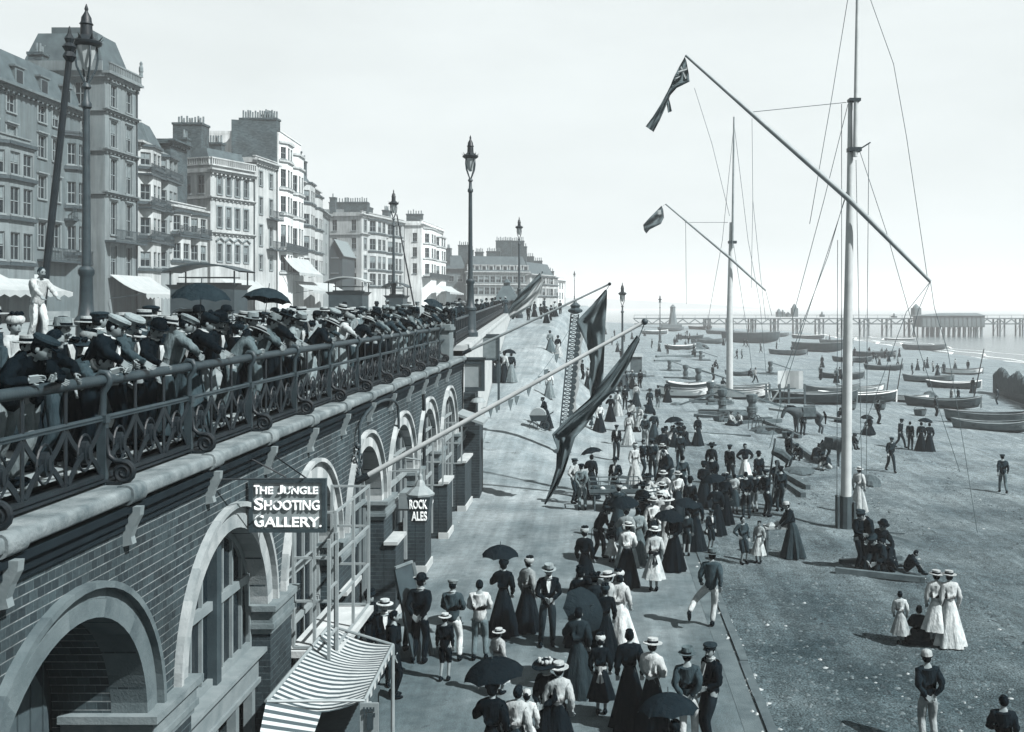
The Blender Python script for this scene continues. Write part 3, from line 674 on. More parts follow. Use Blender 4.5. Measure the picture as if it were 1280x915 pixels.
def facade(mb, root, O, u, n, width, z0, z1, wins, kind='plain', trim=None, depth=.2):
    us = sorted({0, width} | {w[0] for w in wins} | {w[1] for w in wins}); zs = sorted({z0, z1} | {w[2] for w in wins} | {w[3] for w in wins})
    P = lambda a, z, d=0: (O.x + u.x * a - n.x * d, O.y + u.y * a - n.y * d, z)
    for a, b in zip(us, us[1:]):
        for c, d in zip(zs, zs[1:]):
            ma, mc = (a + b) / 2, (c + d) / 2
            if any(w[0] < ma < w[1] and w[2] < mc < w[3] for w in wins): continue
            mb.quad(P(a, c), P(b, c), P(b, d), P(a, d))
    for a, b, c, d in wins:
        for (p, q, r, s) in (((a, c), (b, c), (b, c, depth), (a, c, depth)), ((a, d), (b, d), (b, d, depth), (a, d, depth)), ((a, c), (a, d), (a, d, depth), (a, c, depth)), ((b, c), (b, d), (b, d, depth), (b, c, depth))):
            mb.quad(P(*p), P(*q), P(*r), P(*s))
        add_window(root, Vector(P(a, c)), u, n, b - a, d - c, kind, trim)
def slab(mb, O, u, n, a0, a1, z0, z1, out, back=0.0):
    P = lambda a, d, z: (O.x + u.x * a + n.x * d, O.y + u.y * a + n.y * d, z)
    mb.add([P(a, d, z) for z in (z0, z1) for d in (-back, out) for a in (a0, a1)], [(0, 2, 3, 1), (4, 5, 7, 6), (0, 1, 5, 4), (2, 6, 7, 3), (0, 4, 6, 2), (1, 3, 7, 5)])
def stack(root, x, y, z0, z1, wx, wy, npots, m=None, ph=1.0):
    q = MB(); q.box(x - wx / 2, x + wx / 2, y - wy / 2, y + wy / 2, z0, z1 - .25); q.box(x - wx / 2 - .1, x + wx / 2 + .1, y - wy / 2 - .1, y + wy / 2 + .1, z1 - .25, z1)
    c = q.build('chimney', m or M_BRK2, root)
    q = MB()
    L = max(wx, wy)
    for i in range(npots):
        t = (i + .5) / npots - .5
        px, py = (x + t * (wx - .1), y + R.uniform(-.1, .1)) if wx >= wy else (x + R.uniform(-.1, .1), y + t * (wy - .1))
        q.lathe([(.13, 0), (.16, .06), (.12, .15), (.11, ph * R.uniform(.7, 1.0))], 7, (px, py, z1 - .003))
    q.build('chimney_pots', M_POT, c)
def building(label, A, B, ytop, g, rows, cols, ww=1.1, depth=12, kind='arch', cornices=(), balconies=(), bays=(), parapet=.9, mansard=None, dormers=0,
             chims=(), sidew=(), trim=None, base=6.3, cat='building', roofm=None, wallm=None, name='terrace_building'):
    (pa, ZA), (pb, ZB) = A, B
    PA = W(pa, HY, ZA); PB = W(pb, HY, ZB); PA.z = PB.z = 0
    zz = lambda y: H - (y - HY) / FP * ZA
    u = (PB - PA); L = u.length; u = u.normalized(); n = Vector((u.y, -u.x, 0))
    root = thing(name, label, cat, (PA.x, PA.y, base))
    m = wallm or WALLG[g]; top = zz(ytop)
    q = MB(); wz = [(zz(b), zz(a)) for a, b in rows]
    inbay = lambda f: any(b0 - .01 <= f <= b1 + .01 for b0, b1, *_ in bays)
    wins = [(f * L - ww / 2, f * L + ww / 2, z0, z1) for f in cols if not inbay(f) for z0, z1 in wz if z1 < top]
    facade(q, root, PA, u, n, L, base - 3, top, wins, kind, trim)
    back = lambda a, d, z: (PA.x + u.x * a - n.x * d, PA.y + u.y * a - n.y * d, z)
    # flank that looks back along the road, with its own windows
    sw = [(d - .5, d + .5, z0, z1) for d in sidew for z0, z1 in wz if z1 < top]
    facade(q, root, Vector(back(0, depth, 0)), n, -u, depth, base - 3, top, [(depth - b, depth - a, c, d) for a, b, c, d in sw], 'plain', trim)
    q.quad(back(L, 0, base - 3), back(L, depth, base - 3), back(L, depth, top), back(L, 0, top))
    q.quad(back(0, depth, base - 3), back(L, depth, base - 3), back(L, depth, top), back(0, depth, top))
    q.build('wall', m, root)
    q = MB()
    if mansard:
        hgt, ins = mansard
        lo = [back(.15, .15, top), back(L - .15, .15, top), back(L - .15, depth - .15, top), back(.15, depth - .15, top)]
        hi = [back(ins, ins, top + hgt), back(L - ins, ins, top + hgt), back(L - ins, depth - ins, top + hgt), back(ins, depth - ins, top + hgt)]
        q.add(lo + hi, [(0, 1, 5, 4), (1, 2, 6, 5), (2, 3, 7, 6), (3, 0, 4, 7), (4, 5, 6, 7)])
    else: q.quad(back(0, .2, top - .05), back(L, .2, top - .05), back(L, depth, top - .05), back(0, depth, top - .05))
    rf = q.build('roof', roofm or M_SLATE, root)
    for i in range(dormers):
        a = (i + .5) / dormers * L; q = MB(); slab(q, PA, u, n, a - .65, a + .65, top + .1, top + 1.7, -.35, 1.6); slab(q, PA, u, n, a - .8, a + .8, top + 1.7, top + 1.85, -.25, 1.7)
        d = q.build('dormer', m, rf)
        q = MB(); slab(q, PA, u, n, a - .42, a + .42, top + .45, top + 1.5, -.33, .36); q.build('dormer_window', M_GLASS, d)
    q = MB()
    for i, y in enumerate(cornices):
        z = zz(y); big = 1.0 if i == 0 else .6
        slab(q, PA, u, n, -.2 * big, L + .1, z - .28 * big, z, .28 * big, .02); slab(q, PA, u, n, -.4 * big, L + .15, z + .003, z + .2 * big, .62 * big, .02)
        for j in range(int(L / .7)): slab(q, PA, u, n, j * .7, j * .7 + .22, z - .5 * big, z - .282 * big, .3 * big, .02)
        slab(q, PA, -n, -u, -.1, depth, z - .28 * big, z + .2 * big, .3 * big, .02)
    if cornices: q.build('cornice', trim or m, root)
    if parapet and not mansard:
        q = MB(); slab(q, PA, u, n, 0, L, top, top + parapet, .02, .2); slab(q, PA, -n, -u, 0, depth, top, top + parapet * .8, .02, .2); slab(q, PA, u, n, -.1, L + .1, top + parapet + .003, top + parapet + .12, .12, .3)
        q.build('parapet', m, root)
    for y, f0, f1, out in balconies:
        z = zz(y); q = MB(); slab(q, PA, u, n, f0 * L, f1 * L, z - .18, z, out, 0)
        slab(q, PA, u, n, f0 * L, f1 * L, z + .9, z + .97, out, -out + .06); slab(q, PA, u, n, f0 * L, f1 * L, z + .12, z + .17, out, -out + .06)
        a = f0 * L
        while a < f1 * L: slab(q, PA, u, n, a, a + .06, z + .003, z + .9, out - .01, -out + .05); a += .24
        q.build('balcony', M_TRIMD, root)
    for b in bays:                                                  # canted bay windows through all storeys
        f0, f1, out, ybt = b; a0, a1 = f0 * L, f1 * L; zt = zz(ybt); c = (a1 - a0) * .22
        poly = [(a0, 0), (a0 + c, out), (a1 - c, out), (a1, 0)]
        P = lambda a, d, z: Vector((PA.x + u.x * a + n.x * d, PA.y + u.y * a + n.y * d, z))
        q = MB()
        for (ua, da), (ub, db) in zip(poly, poly[1:]):
            O = P(ua, da, 0); e = P(ub, db, 0) - O; l = e.length; e = e.normalized(); nn = Vector((e.y, -e.x, 0))
            wl = min(l * .72, 1.5) if da != db else l * .8
            k = 2 if (da == db and l > 2.2) else 1
            ws = []
            for i in range(k):
                cc = l * (i + .5) / k; w_ = wl / k * .92
                ws += [(cc - w_ / 2, cc + w_ / 2, z0, z1) for z0, z1 in wz if z1 < zt]
            facade(q, root, O, e, nn, l, base - 3, zt, ws, 'plain', trim)
        q.add([P(a, d, zt) for a, d in poly], [(0, 1, 2, 3)])
        q.build('bay_window', m, root)
        for z0, z1 in wz + [(zt + .25, 0)]:
            if z0 - .3 > zt: continue
            q = MB()
            for (ua, da), (ub, db) in zip(poly, poly[1:]):
                O = P(ua, da, 0); e = P(ub, db, 0) - O; l = e.length; e = e.normalized(); nn = Vector((e.y, -e.x, 0))
                slab(q, O, e, nn, -.14, l + .14, z0 - .42, z0 - .16, .22, 0)
            q.build('bay_ledge', M_TRIMD if g != 'white' else WALLG['cream'], root)
    if L > 5:
        q = MB(); a = Vector(back(L - .12, -.09, base)); q.tube([a, Vector((a.x, a.y, top - .4))], .07, 6); q.box(a.x - .14, a.x + .14, a.y - .14, a.y + .14, top - .6, top - .35); q.build('drainpipe', M_TRIMD, root)
    for (f, d, wx, wy, h, np_) in chims:
        p = back(f * L, d, 0); stack(root, p[0], p[1], top - .5, top + h, wx, wy, np_)
    return root, PA, u, n, L, top, zz
M_TRC = WALLG['cream']
# leftmost bow-fronted house
building('grey bow-fronted house cut by the left edge of the photo, dark ledges between storeys', (-70, 68.5), (37, 78.6), 158, 'mid', [(172, 203), (220, 258), (282, 320)], [.1], 1.2, 3.2, bays=[(.42, 1.0, 1.1, 160)], cornices=(158,), parapet=.6)
# the tall corner hotel and its tower
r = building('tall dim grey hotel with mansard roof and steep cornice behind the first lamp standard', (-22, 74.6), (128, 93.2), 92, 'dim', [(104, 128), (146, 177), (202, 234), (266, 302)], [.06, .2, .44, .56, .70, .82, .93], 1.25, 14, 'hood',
             cornices=(95,), balconies=[(318, .4, .98, .9), (256, .63, .78, .8)], mansard=(2.9, 1.2), dormers=5, chims=[(.10, 3, 1.2, 3.4, 5.5, 7), (.30, 7, 2.2, 1.2, 4.6, 6), (.86, 4, 1.2, 2.6, 5.2, 6)], bays=[(.64, .78, .8, 130)])
def tower():
    root, PA, u, n, L, top, zz = building('hotel corner tower with tiered cornices, statue-topped balustrade and steep truncated roof', (131, 89.6), (171, 95.6), 92, 'mid', [(102, 130), (148, 181), (196, 236), (250, 292), (306, 345)], [.26, .74], 1.15, 8, 'hood',
        cornices=(92, 136, 186, 240), balconies=[(300, .0, 1.0, 1.0)], mansard=(3.9, 1.35), parapet=0, sidew=[2.2, 5.0])
    q = MB()
    slab(q, PA, u, n, .0, L, top + .22, top + .34, .5, -.3); slab(q, PA, u, n, 0, L, top + .95, top + 1.08, .5, -.28)
    a = .1
    while a < L: slab(q, PA, u, n, a, a + .13, top + .345, top + .945, .46, -.34); a += .32
    slab(q, PA, -n, -u, 0, 8, top + .22, top + 1.05, .5, -.35)
    q.build('balustrade', WALLG['mid'], root)
    q = MB(); c = PA + u * L; q.lathe([(.2, 0), (.16, .4), (.22, .55), (.2, .9), (.12, 1.1), (.15, 1.3), (.02, 1.5)], 8, (c.x + .4, c.y, top + 1.0)); q.build('statue', M_STONE, root)
    c = PA + u * (L / 2) - n * 4; q = MB(); q.box(c.x - 1.6, c.x + 1.6, c.y - 1.4, c.y + 1.4, top + 3.85, top + 4.5); q.build('roof_curb', M_SLATE, root)
tower()
building('narrow white bow-fronted house right beside the hotel tower', (172, 97), (191, 101.5), 178, 'cream', [(189, 205), (229, 249), (271, 292), (314, 333)], [], 1.1, 9, bays=[(.02, .98, 1.1, 180)], cornices=(178,), balconies=[(300, 0, 1, 1.3), (258, 0, 1, 1.3), (216, 0, 1, 1.3)], mansard=(2.6, 1.2), chims=[(.9, 3, .8, 2, 3.2, 4)])
building('grey bow-fronted house with dark bands, second from the hotel tower', (191.5, 101.8), (213, 107.5), 190, 'grey', [(196, 214), (236, 254), (274, 293), (314, 333)], [], 1.1, 9, bays=[(.05, .95, 1.1, 192)], cornices=(190,), balconies=[(304, 0, 1, 1.3), (262, 0, 1, 1.3), (222, 0, 1, 1.3)], mansard=(3.2, 1.6))
building('two-storey white house with twin bays standing forward before the arcaded corner block', (212, 104), (256, 112), 258, 'cream', [(268, 287), (303, 323)], [.25, .75], 1.2, 6, bays=[(.05, .46, .8, 262), (.54, .95, .8, 262)], cornices=(258,), balconies=[(293, .04, .96, 1.0)], parapet=.5)
# party wall with a great chimney stack
r = building('dark party wall block with a long row of chimney pots above the twin-bay house', (213, 108), (234, 112.5), 176, 'dim', [(300, 320)], [.5], 1.0, 8, wallm=M_BRK2, cornices=(176,), parapet=0)
p = W(239, 172, 122); stack(r[0], p.x, p.y, 20, p.z + 1.6, 3.4, 2.4, 10)
def italianate():
    root, PA, u, n, L, top, zz = building('cream Italianate corner block with round-headed top windows, balustrade and bracketed eaves', (263, 118), (318, 125), 206, 'cream', [(218, 241), (257, 283), (304, 326)], [.2, .4, .6, .8], .78, 5, 'arch',
        cornices=(212, 246, 290), mansard=None, parapet=0, sidew=[1.4, 3.4], chims=[(.6, 4, 3.0, 1.1, 3.4, 9), (.1, 4.4, 1, 1.6, 3.4, 5)])
    q = MB(); slab(q, PA, u, n, -.1, L, top + .0, top + .15, .3, 0.1); slab(q, PA, u, n, -.1, L, top + .8, top + .95, .3, 0); a = 0
    slab(q, PA, -n, -u, -.1, 5, top, top + .15, .3, .1); slab(q, PA, -n, -u, -.1, 5, top + .8, top + .95, .3, 0)
    while a < L: slab(q, PA, u, n, a, a + .14, top + .153, top + .797, .26, -.04); a += .34
    a = 0
    while a < 5: slab(q, PA, -n, -u, a, a + .14, top + .153, top + .797, .26, -.04); a += .34
    q.build('balustrade', M_TRC, root)
    q = MB(); P = lambda a, d, z: (PA.x + u.x * a - n.x * d, PA.y + u.y * a - n.y * d, z)
    q.add([P(.8, .8, top), P(L, .8, top), P(L, 5, top), P(.8, 5, top), P(1.6, 2, top + 2.3), P(L, 2, top + 2.3), P(L, 4.4, top + 2.3), P(1.6, 4.4, top + 2.3)], [(0, 1, 5, 4), (1, 2, 6, 5), (2, 3, 7, 6), (3, 0, 4, 7), (4, 5, 6, 7)])
    q.build('attic_roof', M_SLATE, root)
    for f in (.2, .4, .6, .8):                                       # heads over the top and the pedimented lower windows
        q = MB(); O = PA + u * (f * L)
        for t in range(6):
            t0, t1 = PI * t / 6, PI * (t + 1) / 6
            z = zz(218); q.beam((O.x + u.x * .45 * math.cos(t0) + n.x * .05, O.y + u.y * .45 * math.cos(t0) + n.y * .05, z + .45 * math.sin(t0)), (O.x + u.x * .45 * math.cos(t1) + n.x * .05, O.y + u.y * .45 * math.cos(t1) + n.y * .05, z + .45 * math.sin(t1)), .1, .12)
        q.build('arched_head', M_STONE, root)
        q = MB(); z = zz(304) + .32
        for s in (-1, 1): q.beam((O.x + u.x * .68 * s + n.x * .1, O.y + u.y * .68 * s + n.y * .1, z), (O.x + n.x * .1, O.y + n.y * .1, z + .42), .2, .1)
        q.build('pediment', M_STONE, root)
italianate()
r = building('tall plain brick block with a heavy row of chimney pots rising behind the Italianate corner', (346, 134), (346.5, 137), 152, 'grey', [], [], 1, 5.6, wallm=M_BRK2, parapet=0)
a, b = W(297, 152, 134.2), W(345, 152, 134.2); stack(r[0], (a.x + b.x) / 2, 135.5, a.z - 1, a.z + .6, b.x - a.x - .2, 1.6, 15, ph=1.2)
building('narrow pale house front between the Italianate block and the bright white house', (319, 127), (346, 133.6), 200, 'cream', [(212, 230), (245, 266), (280, 306), (318, 336)], [.25, .72], 1.0, 7, balconies=[(309, .5, 1, 1.0), (270, .5, 1, 1.0)], cornices=(200,), parapet=.5)
building('bright white house with narrow bow windows on every floor and a slim chimney', (348, 137), (376, 150), 168, 'white', [(182, 197), (210, 232), (244, 264), (280, 308), (318, 338)], [], 1.0, 9, bays=[(.04, .46, .8, 176), (.54, .96, .8, 182)], cornices=(), trim=WALLG['grey'], parapet=.5, chims=[(.12, 1.5, 1.1, 3.4, 2.6, 7)], balconies=[(312, 0, 1, 1.1)])
t = building('ornate pale house with octagonal bays and a pinnacled gable beyond the bright white one', (377, 152), (398, 167), 228, 'cream', [(236, 250), (266, 279), (294, 310), (322, 338)], [], 1.0, 9, bays=[(.05, .48, 1.0, 226), (.55, .97, 1.0, 236)], cornices=(228,), mansard=(3, 2), chims=[(.92, 2, .6, .6, 5.0, 1)])
building('lower cream house stepping down at the end of the near row', (399, 168), (411, 182), 262, 'grey', [(274, 286), (300, 314), (326, 340)], [.3, .7], 1.1, 9, cornices=(262,), parapet=.5, chims=[(.8, 3, .9, 2, 2.4, 4)])
def cottage():
    a, b = W(409, 352, 186), W(428, 352, 186); zt = W(418, 300, 186).z; ze = W(418, 318, 186).z
    root = thing('gabled_cottage', 'small dark cottage with steep gable facing down the promenade', 'house', (a.x, 186, 6.3))
    q = MB(); q.box(a.x, b.x, 186, 196, 4, ze); m_ = (a.x + b.x) / 2; q.add([(a.x, 186, ze), (b.x, 186, ze), (m_, 186, zt)], [(0, 1, 2)]); q.build('wall', WALLG['dark'], root)
    q = MB(); e = .35
    for s, x in ((-1, a.x), (1, b.x)): q.add([(x + s * e, 185.6, ze - e), (m_, 185.6, zt), (m_, 196, zt), (x + s * e, 196, ze - e), (x + s * e, 185.6, ze - e + .15), (m_, 185.6, zt + .18), (m_, 196, zt + .18), (x + s * e, 196, ze - e + .15)], [(0, 1, 2, 3), (4, 5, 6, 7), (0, 4, 5, 1), (0, 3, 7, 4)])
    q.build('roof', M_GREYP, root)
    for y in (322, 341):
        p = W(418.5, y, 186); add_window(root, Vector((p.x - .6, 185.98, p.z)), Vector((1, 0, 0)), Vector((0, -1, 0)), 1.2, 1.6, 'plain')
cottage()
def apartment():
    root, PA, u, n, L, top, zz = building('cream apartment corner block with canted bays behind the leaning thin pole', (452, 195), (505, 217), 268, 'cream', [(274, 288), (297, 311), (319, 335), (341, 356)], [.08, .92], 1.3, 9, 'arch', cornices=(268, 292), parapet=.6,
        bays=[(.14, .5, 1.2, 272), (.56, .88, 1.2, 272)], sidew=[1.6, 5.5], chims=[(.1, 2, 4.5, 1.2, 2.6, 10), (.55, 4, 1.2, 5, 2.6, 9), (.9, 3, 1.2, 3, 2.6, 5), (.02, 6, 1, 1, 3.4, 1)])
apartment()
building('square grey block adjoining the cream apartment corner on its left', (446, 206), (452, 210), 264, 'grey', [(276, 289), (299, 312)], [], 1.2, 8, sidew=[1.5, 4, 6.5], cornices=(264,), parapet=.5, chims=[(.5, 4, 4, 1, 2, 7)])
building('bright white rounded hotel between the apartment corner and the long terrace', (527, 222), (553, 246), 280, 'white', [(291, 302), (309, 321), (329, 342)], [], 1.3, 5, bays=[(.06, .48, 1.4, 284), (.54, .97, 1.4, 290)], cornices=(280,), balconies=[(346, 0, 1, 1.8)], sidew=[1.5], parapet=.8, chims=[(.1, 2, 3.5, 1.2, 2.4, 6)])
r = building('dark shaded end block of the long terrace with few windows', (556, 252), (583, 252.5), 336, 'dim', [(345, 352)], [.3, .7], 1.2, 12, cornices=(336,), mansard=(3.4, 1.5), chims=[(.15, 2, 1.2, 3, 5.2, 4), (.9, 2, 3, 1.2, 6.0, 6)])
building('long pale terrace facing down the road with mansard roof and many chimneys', (583.3, 251), (662, 256), 340, 'cream', [(345, 353), (359, 368)], [(i + .5) / 11 for i in range(11)], 1.15, 10, 'arch', cornices=(340, 356), mansard=(4.0, 1.4), dormers=9,
         chims=[(.06, 4, 3, 1.2, 5.6, 7), (.25, 4, 2, 1.2, 5.2, 5), (.48, 4, 3.5, 1.2, 5.4, 8), (.66, 5, 4, 1.4, 8.2, 9), (.86, 5, 4, 1.4, 8.2, 9)])
building('curved far end of the long terrace stepping back towards the sea', (662.5, 255.5), (693, 276), 343, 'cream', [(346, 354), (360, 369)], [], 1.15, 9, bays=[(.03, .32, 1.5, 345), (.36, .65, 1.5, 345), (.69, .98, 1.5, 345)], cornices=(343,), mansard=(3.2, 1.5), chims=[(.15, 4, 4, 1.3, 7.2, 9), (.5, 4, 3, 1.2, 5.0, 6), (.85, 4, 3, 1.2, 4.2, 6)])
building('last low white house at the seaward end of the long terrace', (693.5, 277), (706, 288), 350, 'white', [(353, 360), (366, 373)], [.25, .5, .75], 1.1, 7, cornices=(350,), parapet=.8, chims=[(.5, 3, 2.5, 1, 2.6, 4)])
# ------------------------------------------------------------------ things along the pavement: awnings, carriages, shelter
M_CANVAS = mat('white_canvas', .17, .12, 1.2, .85, .3, 8)
def awning(label, X, Z0, Z1, yt, drop, out):
    zt = W(0, yt, Z0).z; t = thing('shop_awning', label, 'awning', (X, Z0, 6.3)); q = MB(); n, k = 10, 5
    def S(i, j): u, v = i / n, j / k; return (X + out * v, lerp(Z0, Z1, u), zt - drop * v - .25 * math.sin(PI * v) + .1 * math.sin(u * 31) * v)
    for i in range(n):
        for j in range(k): q.quad(S(i, j), S(i + 1, j), S(i + 1, j + 1), S(i, j + 1))
        a, b = S(i, k), S(i + 1, k); m_ = ((a[0] + b[0]) / 2, (a[1] + b[1]) / 2, a[2] - .5)
        q.add([a, b, (b[0], b[1], b[2] - .3), m_, (a[0], a[1], a[2] - .3)], [(0, 1, 2, 3, 4)])
    q.build('canvas', M_CANVAS, t)
    q = MB()
    for y in (Z0, Z1): q.beam((X + out, y, zt - drop), (X, y, zt - drop - .4), .07, .07)
    q.build('awning_arms', M_TRIMD, t)
awning('low pale awning at the left edge beyond the crowd, below the bow-fronted house', -43.2, 66, 79, 336, 1.3, 2.6)
awning('broad white sloping awning spread below the corner tower', -43, 90, 98, 343, 1.7, 3.2)
awning('white awning beside the dark umbrellas, in front of the Italianate block', -42.2, 114, 126, 348, 1.4, 2.6)
awning('bright awning with scalloped edge below the bright white house', -42.6, 138, 150, 320, 2.2, 2.2)
awning('pale awning lying along the pavement left of the cottage', -42, 141, 162, 351, 1.3, 2.6)
awning('pale canvas awning in front of the bright white rounded hotel', -35.5, 223, 246, 356, 1.6, 3)
def omnibus(label, px, ytop, Z, w, hgt, gtop):
    p = W(px, ytop, Z); zg = zu(Z) + .15; k = (p.z - zg) / 3.1
    t = thing('horse_omnibus', label, 'carriage', (p.x, Z, zg), 0, None); t.scale = (k, k, k)
    q = MB(); q.box(-w / 2, w / 2, -.9, .9, .75, 1.9); q.add([(-w / 2, -.9, 1.9), (w / 2, -.9, 1.9), (w / 2, .9, 1.9), (-w / 2, .9, 1.9), (-w / 2 - .2, -1.0, 2.1), (w / 2 + .2, -1.0, 2.1), (w / 2 + .2, 1.0, 2.1), (-w / 2 - .2, 1.0, 2.1)], [(0, 1, 5, 4), (1, 2, 6, 5), (2, 3, 7, 6), (3, 0, 4, 7), (4, 5, 6, 7)])
    q.build('body', M_TRIMD, t, local=True)
    q = MB(); n = 10
    for i in range(n):
        a, b = -1 + 2 * i / n, -1 + 2 * (i + 1) / n; f = lambda v: 3.1 - .35 * v * v
        q.add([(a * (w / 2 + .3), y, f(a) - dz) for dz in (0, .07) for y in (-1.1, 1.1)] + [(b * (w / 2 + .3), y, f(b) - dz) for dz in (0, .07) for y in (-1.1, 1.1)], [(0, 1, 5, 4), (2, 3, 7, 6), (0, 4, 6, 2), (1, 3, 7, 5)])
    q.build('canopy', gtop, t, local=True)
    for x in (-w / 2, w / 2):
        for y in (-.9, .9): q = MB(); q.beam((x, y, 1.9), (x, y, 2.75), .06, .06); q.build('canopy_post', M_TRIMD, t, local=True)
    for x in (-w * .32, w * .32):
        for y in (-1.0, 1.0):
            q = MB(); n = 16
            q.tube([(x + .5 * math.cos(2 * PI * i / n), y, .5 + .5 * math.sin(2 * PI * i / n)) for i in range(n + 1)], .04, 6)
            for i in range(8): q.beam((x, y, .5), (x + .48 * math.cos(i * PI / 4), y, .5 + .48 * math.sin(i * PI / 4)), .04, .03)
            q.ball((x, y, .5), .1, 6); q.build('wheel', M_TRIMD, t, local=True)
    for y in (-.45, .45):
        q = MB(); q.box(-w / 2 + .2, w / 2 - .2, y - .2, y + .2, 2.08, 2.2); q.beam((-w / 2 + .2, y, 2.45), (w / 2 - .2, y, 2.45), .05, .05); q.build('bench', M_WOODD, t, local=True)
omnibus('dark horse omnibus with drooping canopy standing behind the crowd before the Italianate block', 262, 330, 62, 3.0, 3, M_TRIMD)
omnibus('white-canopied omnibus standing behind the crowd in front of the cottage', 436, 346, 72, 2.2, 3, M_CANVAS)
omnibus('small dark carriage hood by the lamp standard before the apartment corner', 496, 353, 74, 1.3, 3, M_TRIMD)
def shelter():
    a, b = W(617, 374, 128), W(648, 374, 128); zt = W(630, 357, 128).z; zg = zu(128) + .1; e = a.z - .15
    t = thing('promenade_shelter', 'small open shelter with pyramid roof and louvred cap before the long terrace', 'shelter', ((a.x + b.x) / 2, 129, zg))
    q = MB(); m_ = (a.x + b.x) / 2
    q.add([(a.x, 127.5, e), (b.x, 127.5, e), (b.x, 131, e), (a.x, 131, e), (m_ - .5, 129, zt), (m_ + .5, 129, zt), (m_ + .5, 129.6, zt), (m_ - .5, 129.6, zt)], [(0, 1, 5, 4), (1, 2, 6, 5), (2, 3, 7, 6), (3, 0, 4, 7), (4, 5, 6, 7), (0, 1, 2, 3)]); q.build('roof', M_SLATE, t)
    q = MB(); q.box(m_ - .4, m_ + .4, 129, 129.6, zt, zt + .4); q.lathe([(.6, 0), (.05, .5)], 6, (m_, 129.3, zt + .4)); q.build('roof_cap', M_SLATE, t)
    q = MB()
    for i in range(4): x = lerp(a.x + .2, b.x - .2, i / 3); q.box(x - .07, x + .07, 127.9, 128.05, zg, e)
    q.box(a.x + .2, b.x - .2, 130.6, 130.7, zg, e); q.build('posts', M_TRIMD, t)
shelter()
# ------------------------------------------------------------------ signs, poles, flags and the stall on the arcade
M_SIGNB = mat('sign_ground', .12, .25, 5, .5, .15, 20); M_SIGNF = mat('sign_frame', .024, .3, 5, .5, .2, 20); M_LET = mat('sign_lettering', .6, .1, 6, .5)
def fit_text(body, wid, cap, bold=.0):
    t = text_mb(body, 1.0, .02, bold); xs = [v[0] for v in t.v]; ys_ = [v[1] for v in t.v]
    x0, x1, y0, y1 = min(xs), max(xs), min(ys_), max(ys_)
    t.v = [((v[0] - (x0 + x1) / 2) * wid / (x1 - x0), (v[1] - y0) * cap / (y1 - y0), v[2]) for v in t.v]
    return t
sg = thing('shop_sign', 'framed hanging sign reading THE JUNGLE SHOOTING GALLERY projecting from the brick arcade', 'sign', (-5.3, 15.5, 4.6))
Ys = 15.5; a, b = W(312, 665, Ys), W(408, 598, Ys)
q = MB(); q.box(a.x + .05, b.x - .05, Ys - .02, Ys + .02, a.z + .05, b.z - .05); q.build('board', M_SIGNB, sg)
q = MB()
for (x, X, z, Z) in ((a.x, a.x + .06, a.z, b.z), (b.x - .06, b.x, a.z, b.z), (a.x + .06, b.x - .06, a.z, a.z + .06), (a.x + .06, b.x - .06, b.z - .06, b.z)): q.box(x, X, Ys - .045, Ys + .045, z, Z)
q.build('frame', M_SIGNF, sg)
q = MB(); k = Ys / FP
for chunks in ([('T', 318.5, 325, 606, 617), ('HE', 326, 342, 608, 617), ('J', 348, 354.5, 606, 617), ('UNGLE', 355.5, 398, 608, 617)], [('S', 319, 330, 622, 637), ('HOOTING', 331.5, 400, 625, 637)], [('G', 319, 330, 643, 658), ('ALLERY.', 331.5, 403, 646, 658)]):
    for tx, x0, x1, yt, yb in chunks:
        t = fit_text(tx, (x1 - x0) * k, (yb - yt) * k, .012); p = W((x0 + x1) / 2, yb, Ys)
        q.join(t, Matrix(((1, 0, 0, p.x), (0, 0, -1, Ys - .03), (0, 1, 0, p.z), (0, 0, 0, 1))))
q.build('lettering', M_LET, sg)
q = MB(); q.tube([(-5.35, 15.5, 5.4), (a.x + .55, 15.5, b.z + .02)], .012, 5); q.tube([(-5.35, 14.0, 5.3), (b.x - .3, 15.5, b.z)], .012, 5); q.tube([(-5.35, 16.6, 5.3), (b.x - .3, 15.5, b.z)], .012, 5); q.box(-5.36, a.x, 15.47, 15.53, a.z + .1, a.z + .16); q.build('iron_stays', M_IRON, sg)
ra = thing('lantern_sign', 'black tapered lantern sign lettered ROCK ALES hanging beside a pale signboard', 'sign', (-4.6, 26.3, 2.4))
Y = 26.3; c = W(525.5, 634, Y); zt, zb = W(525, 619, Y).z, W(525, 651, Y).z
q = MB(); wt, wb = .30, .2
q.add([(c.x + sx * w, Y + sy * w, z) for z, w in ((zb, wb), (zt, wt)) for sx, sy in ((-1, -1), (1, -1), (1, 1), (-1, 1))], [(0, 1, 5, 4), (1, 2, 6, 5), (2, 3, 7, 6), (3, 0, 4, 7), (0, 1, 2, 3), (4, 5, 6, 7)]); q.build('lantern_body', M_TRIMD, ra)
q = MB(); q.lathe([(.36, 0), (.37, .05), (.27, .14), (.14, .24), (.1, .34), (.06, .4), (.05, .5), (.02, .56)], 8, (c.x, Y, zt + .003)); q.tube([(c.x, Y, zt + .5), (c.x, Y + .02, zt + .9), (-5.33, Y + .05, zt + 1.0)], .025, 6); q.build('lantern_cap', M_SIGNB, ra)
q = MB(); k = Y / FP; ti = math.atan((wt - wb) / (zt - zb))
for tx, x0, x1, yt, yb in (('ROCK', 514.5, 536, 622, 633.5), ('ALES', 516.5, 535.5, 637, 648.5)):
    t = fit_text(tx, (x1 - x0) * k, (yb - yt) * k, .02); p = W((x0 + x1) / 2, yb, Y); w = lerp(wb, wt, (p.z - zb) / (zt - zb))
    q.join(t, Matrix.Translation((p.x, Y - w - .012, p.z)) @ Matrix.Rotation(PI / 2 + ti, 4, 'X'))
q.build('lettering', M_LET, ra)
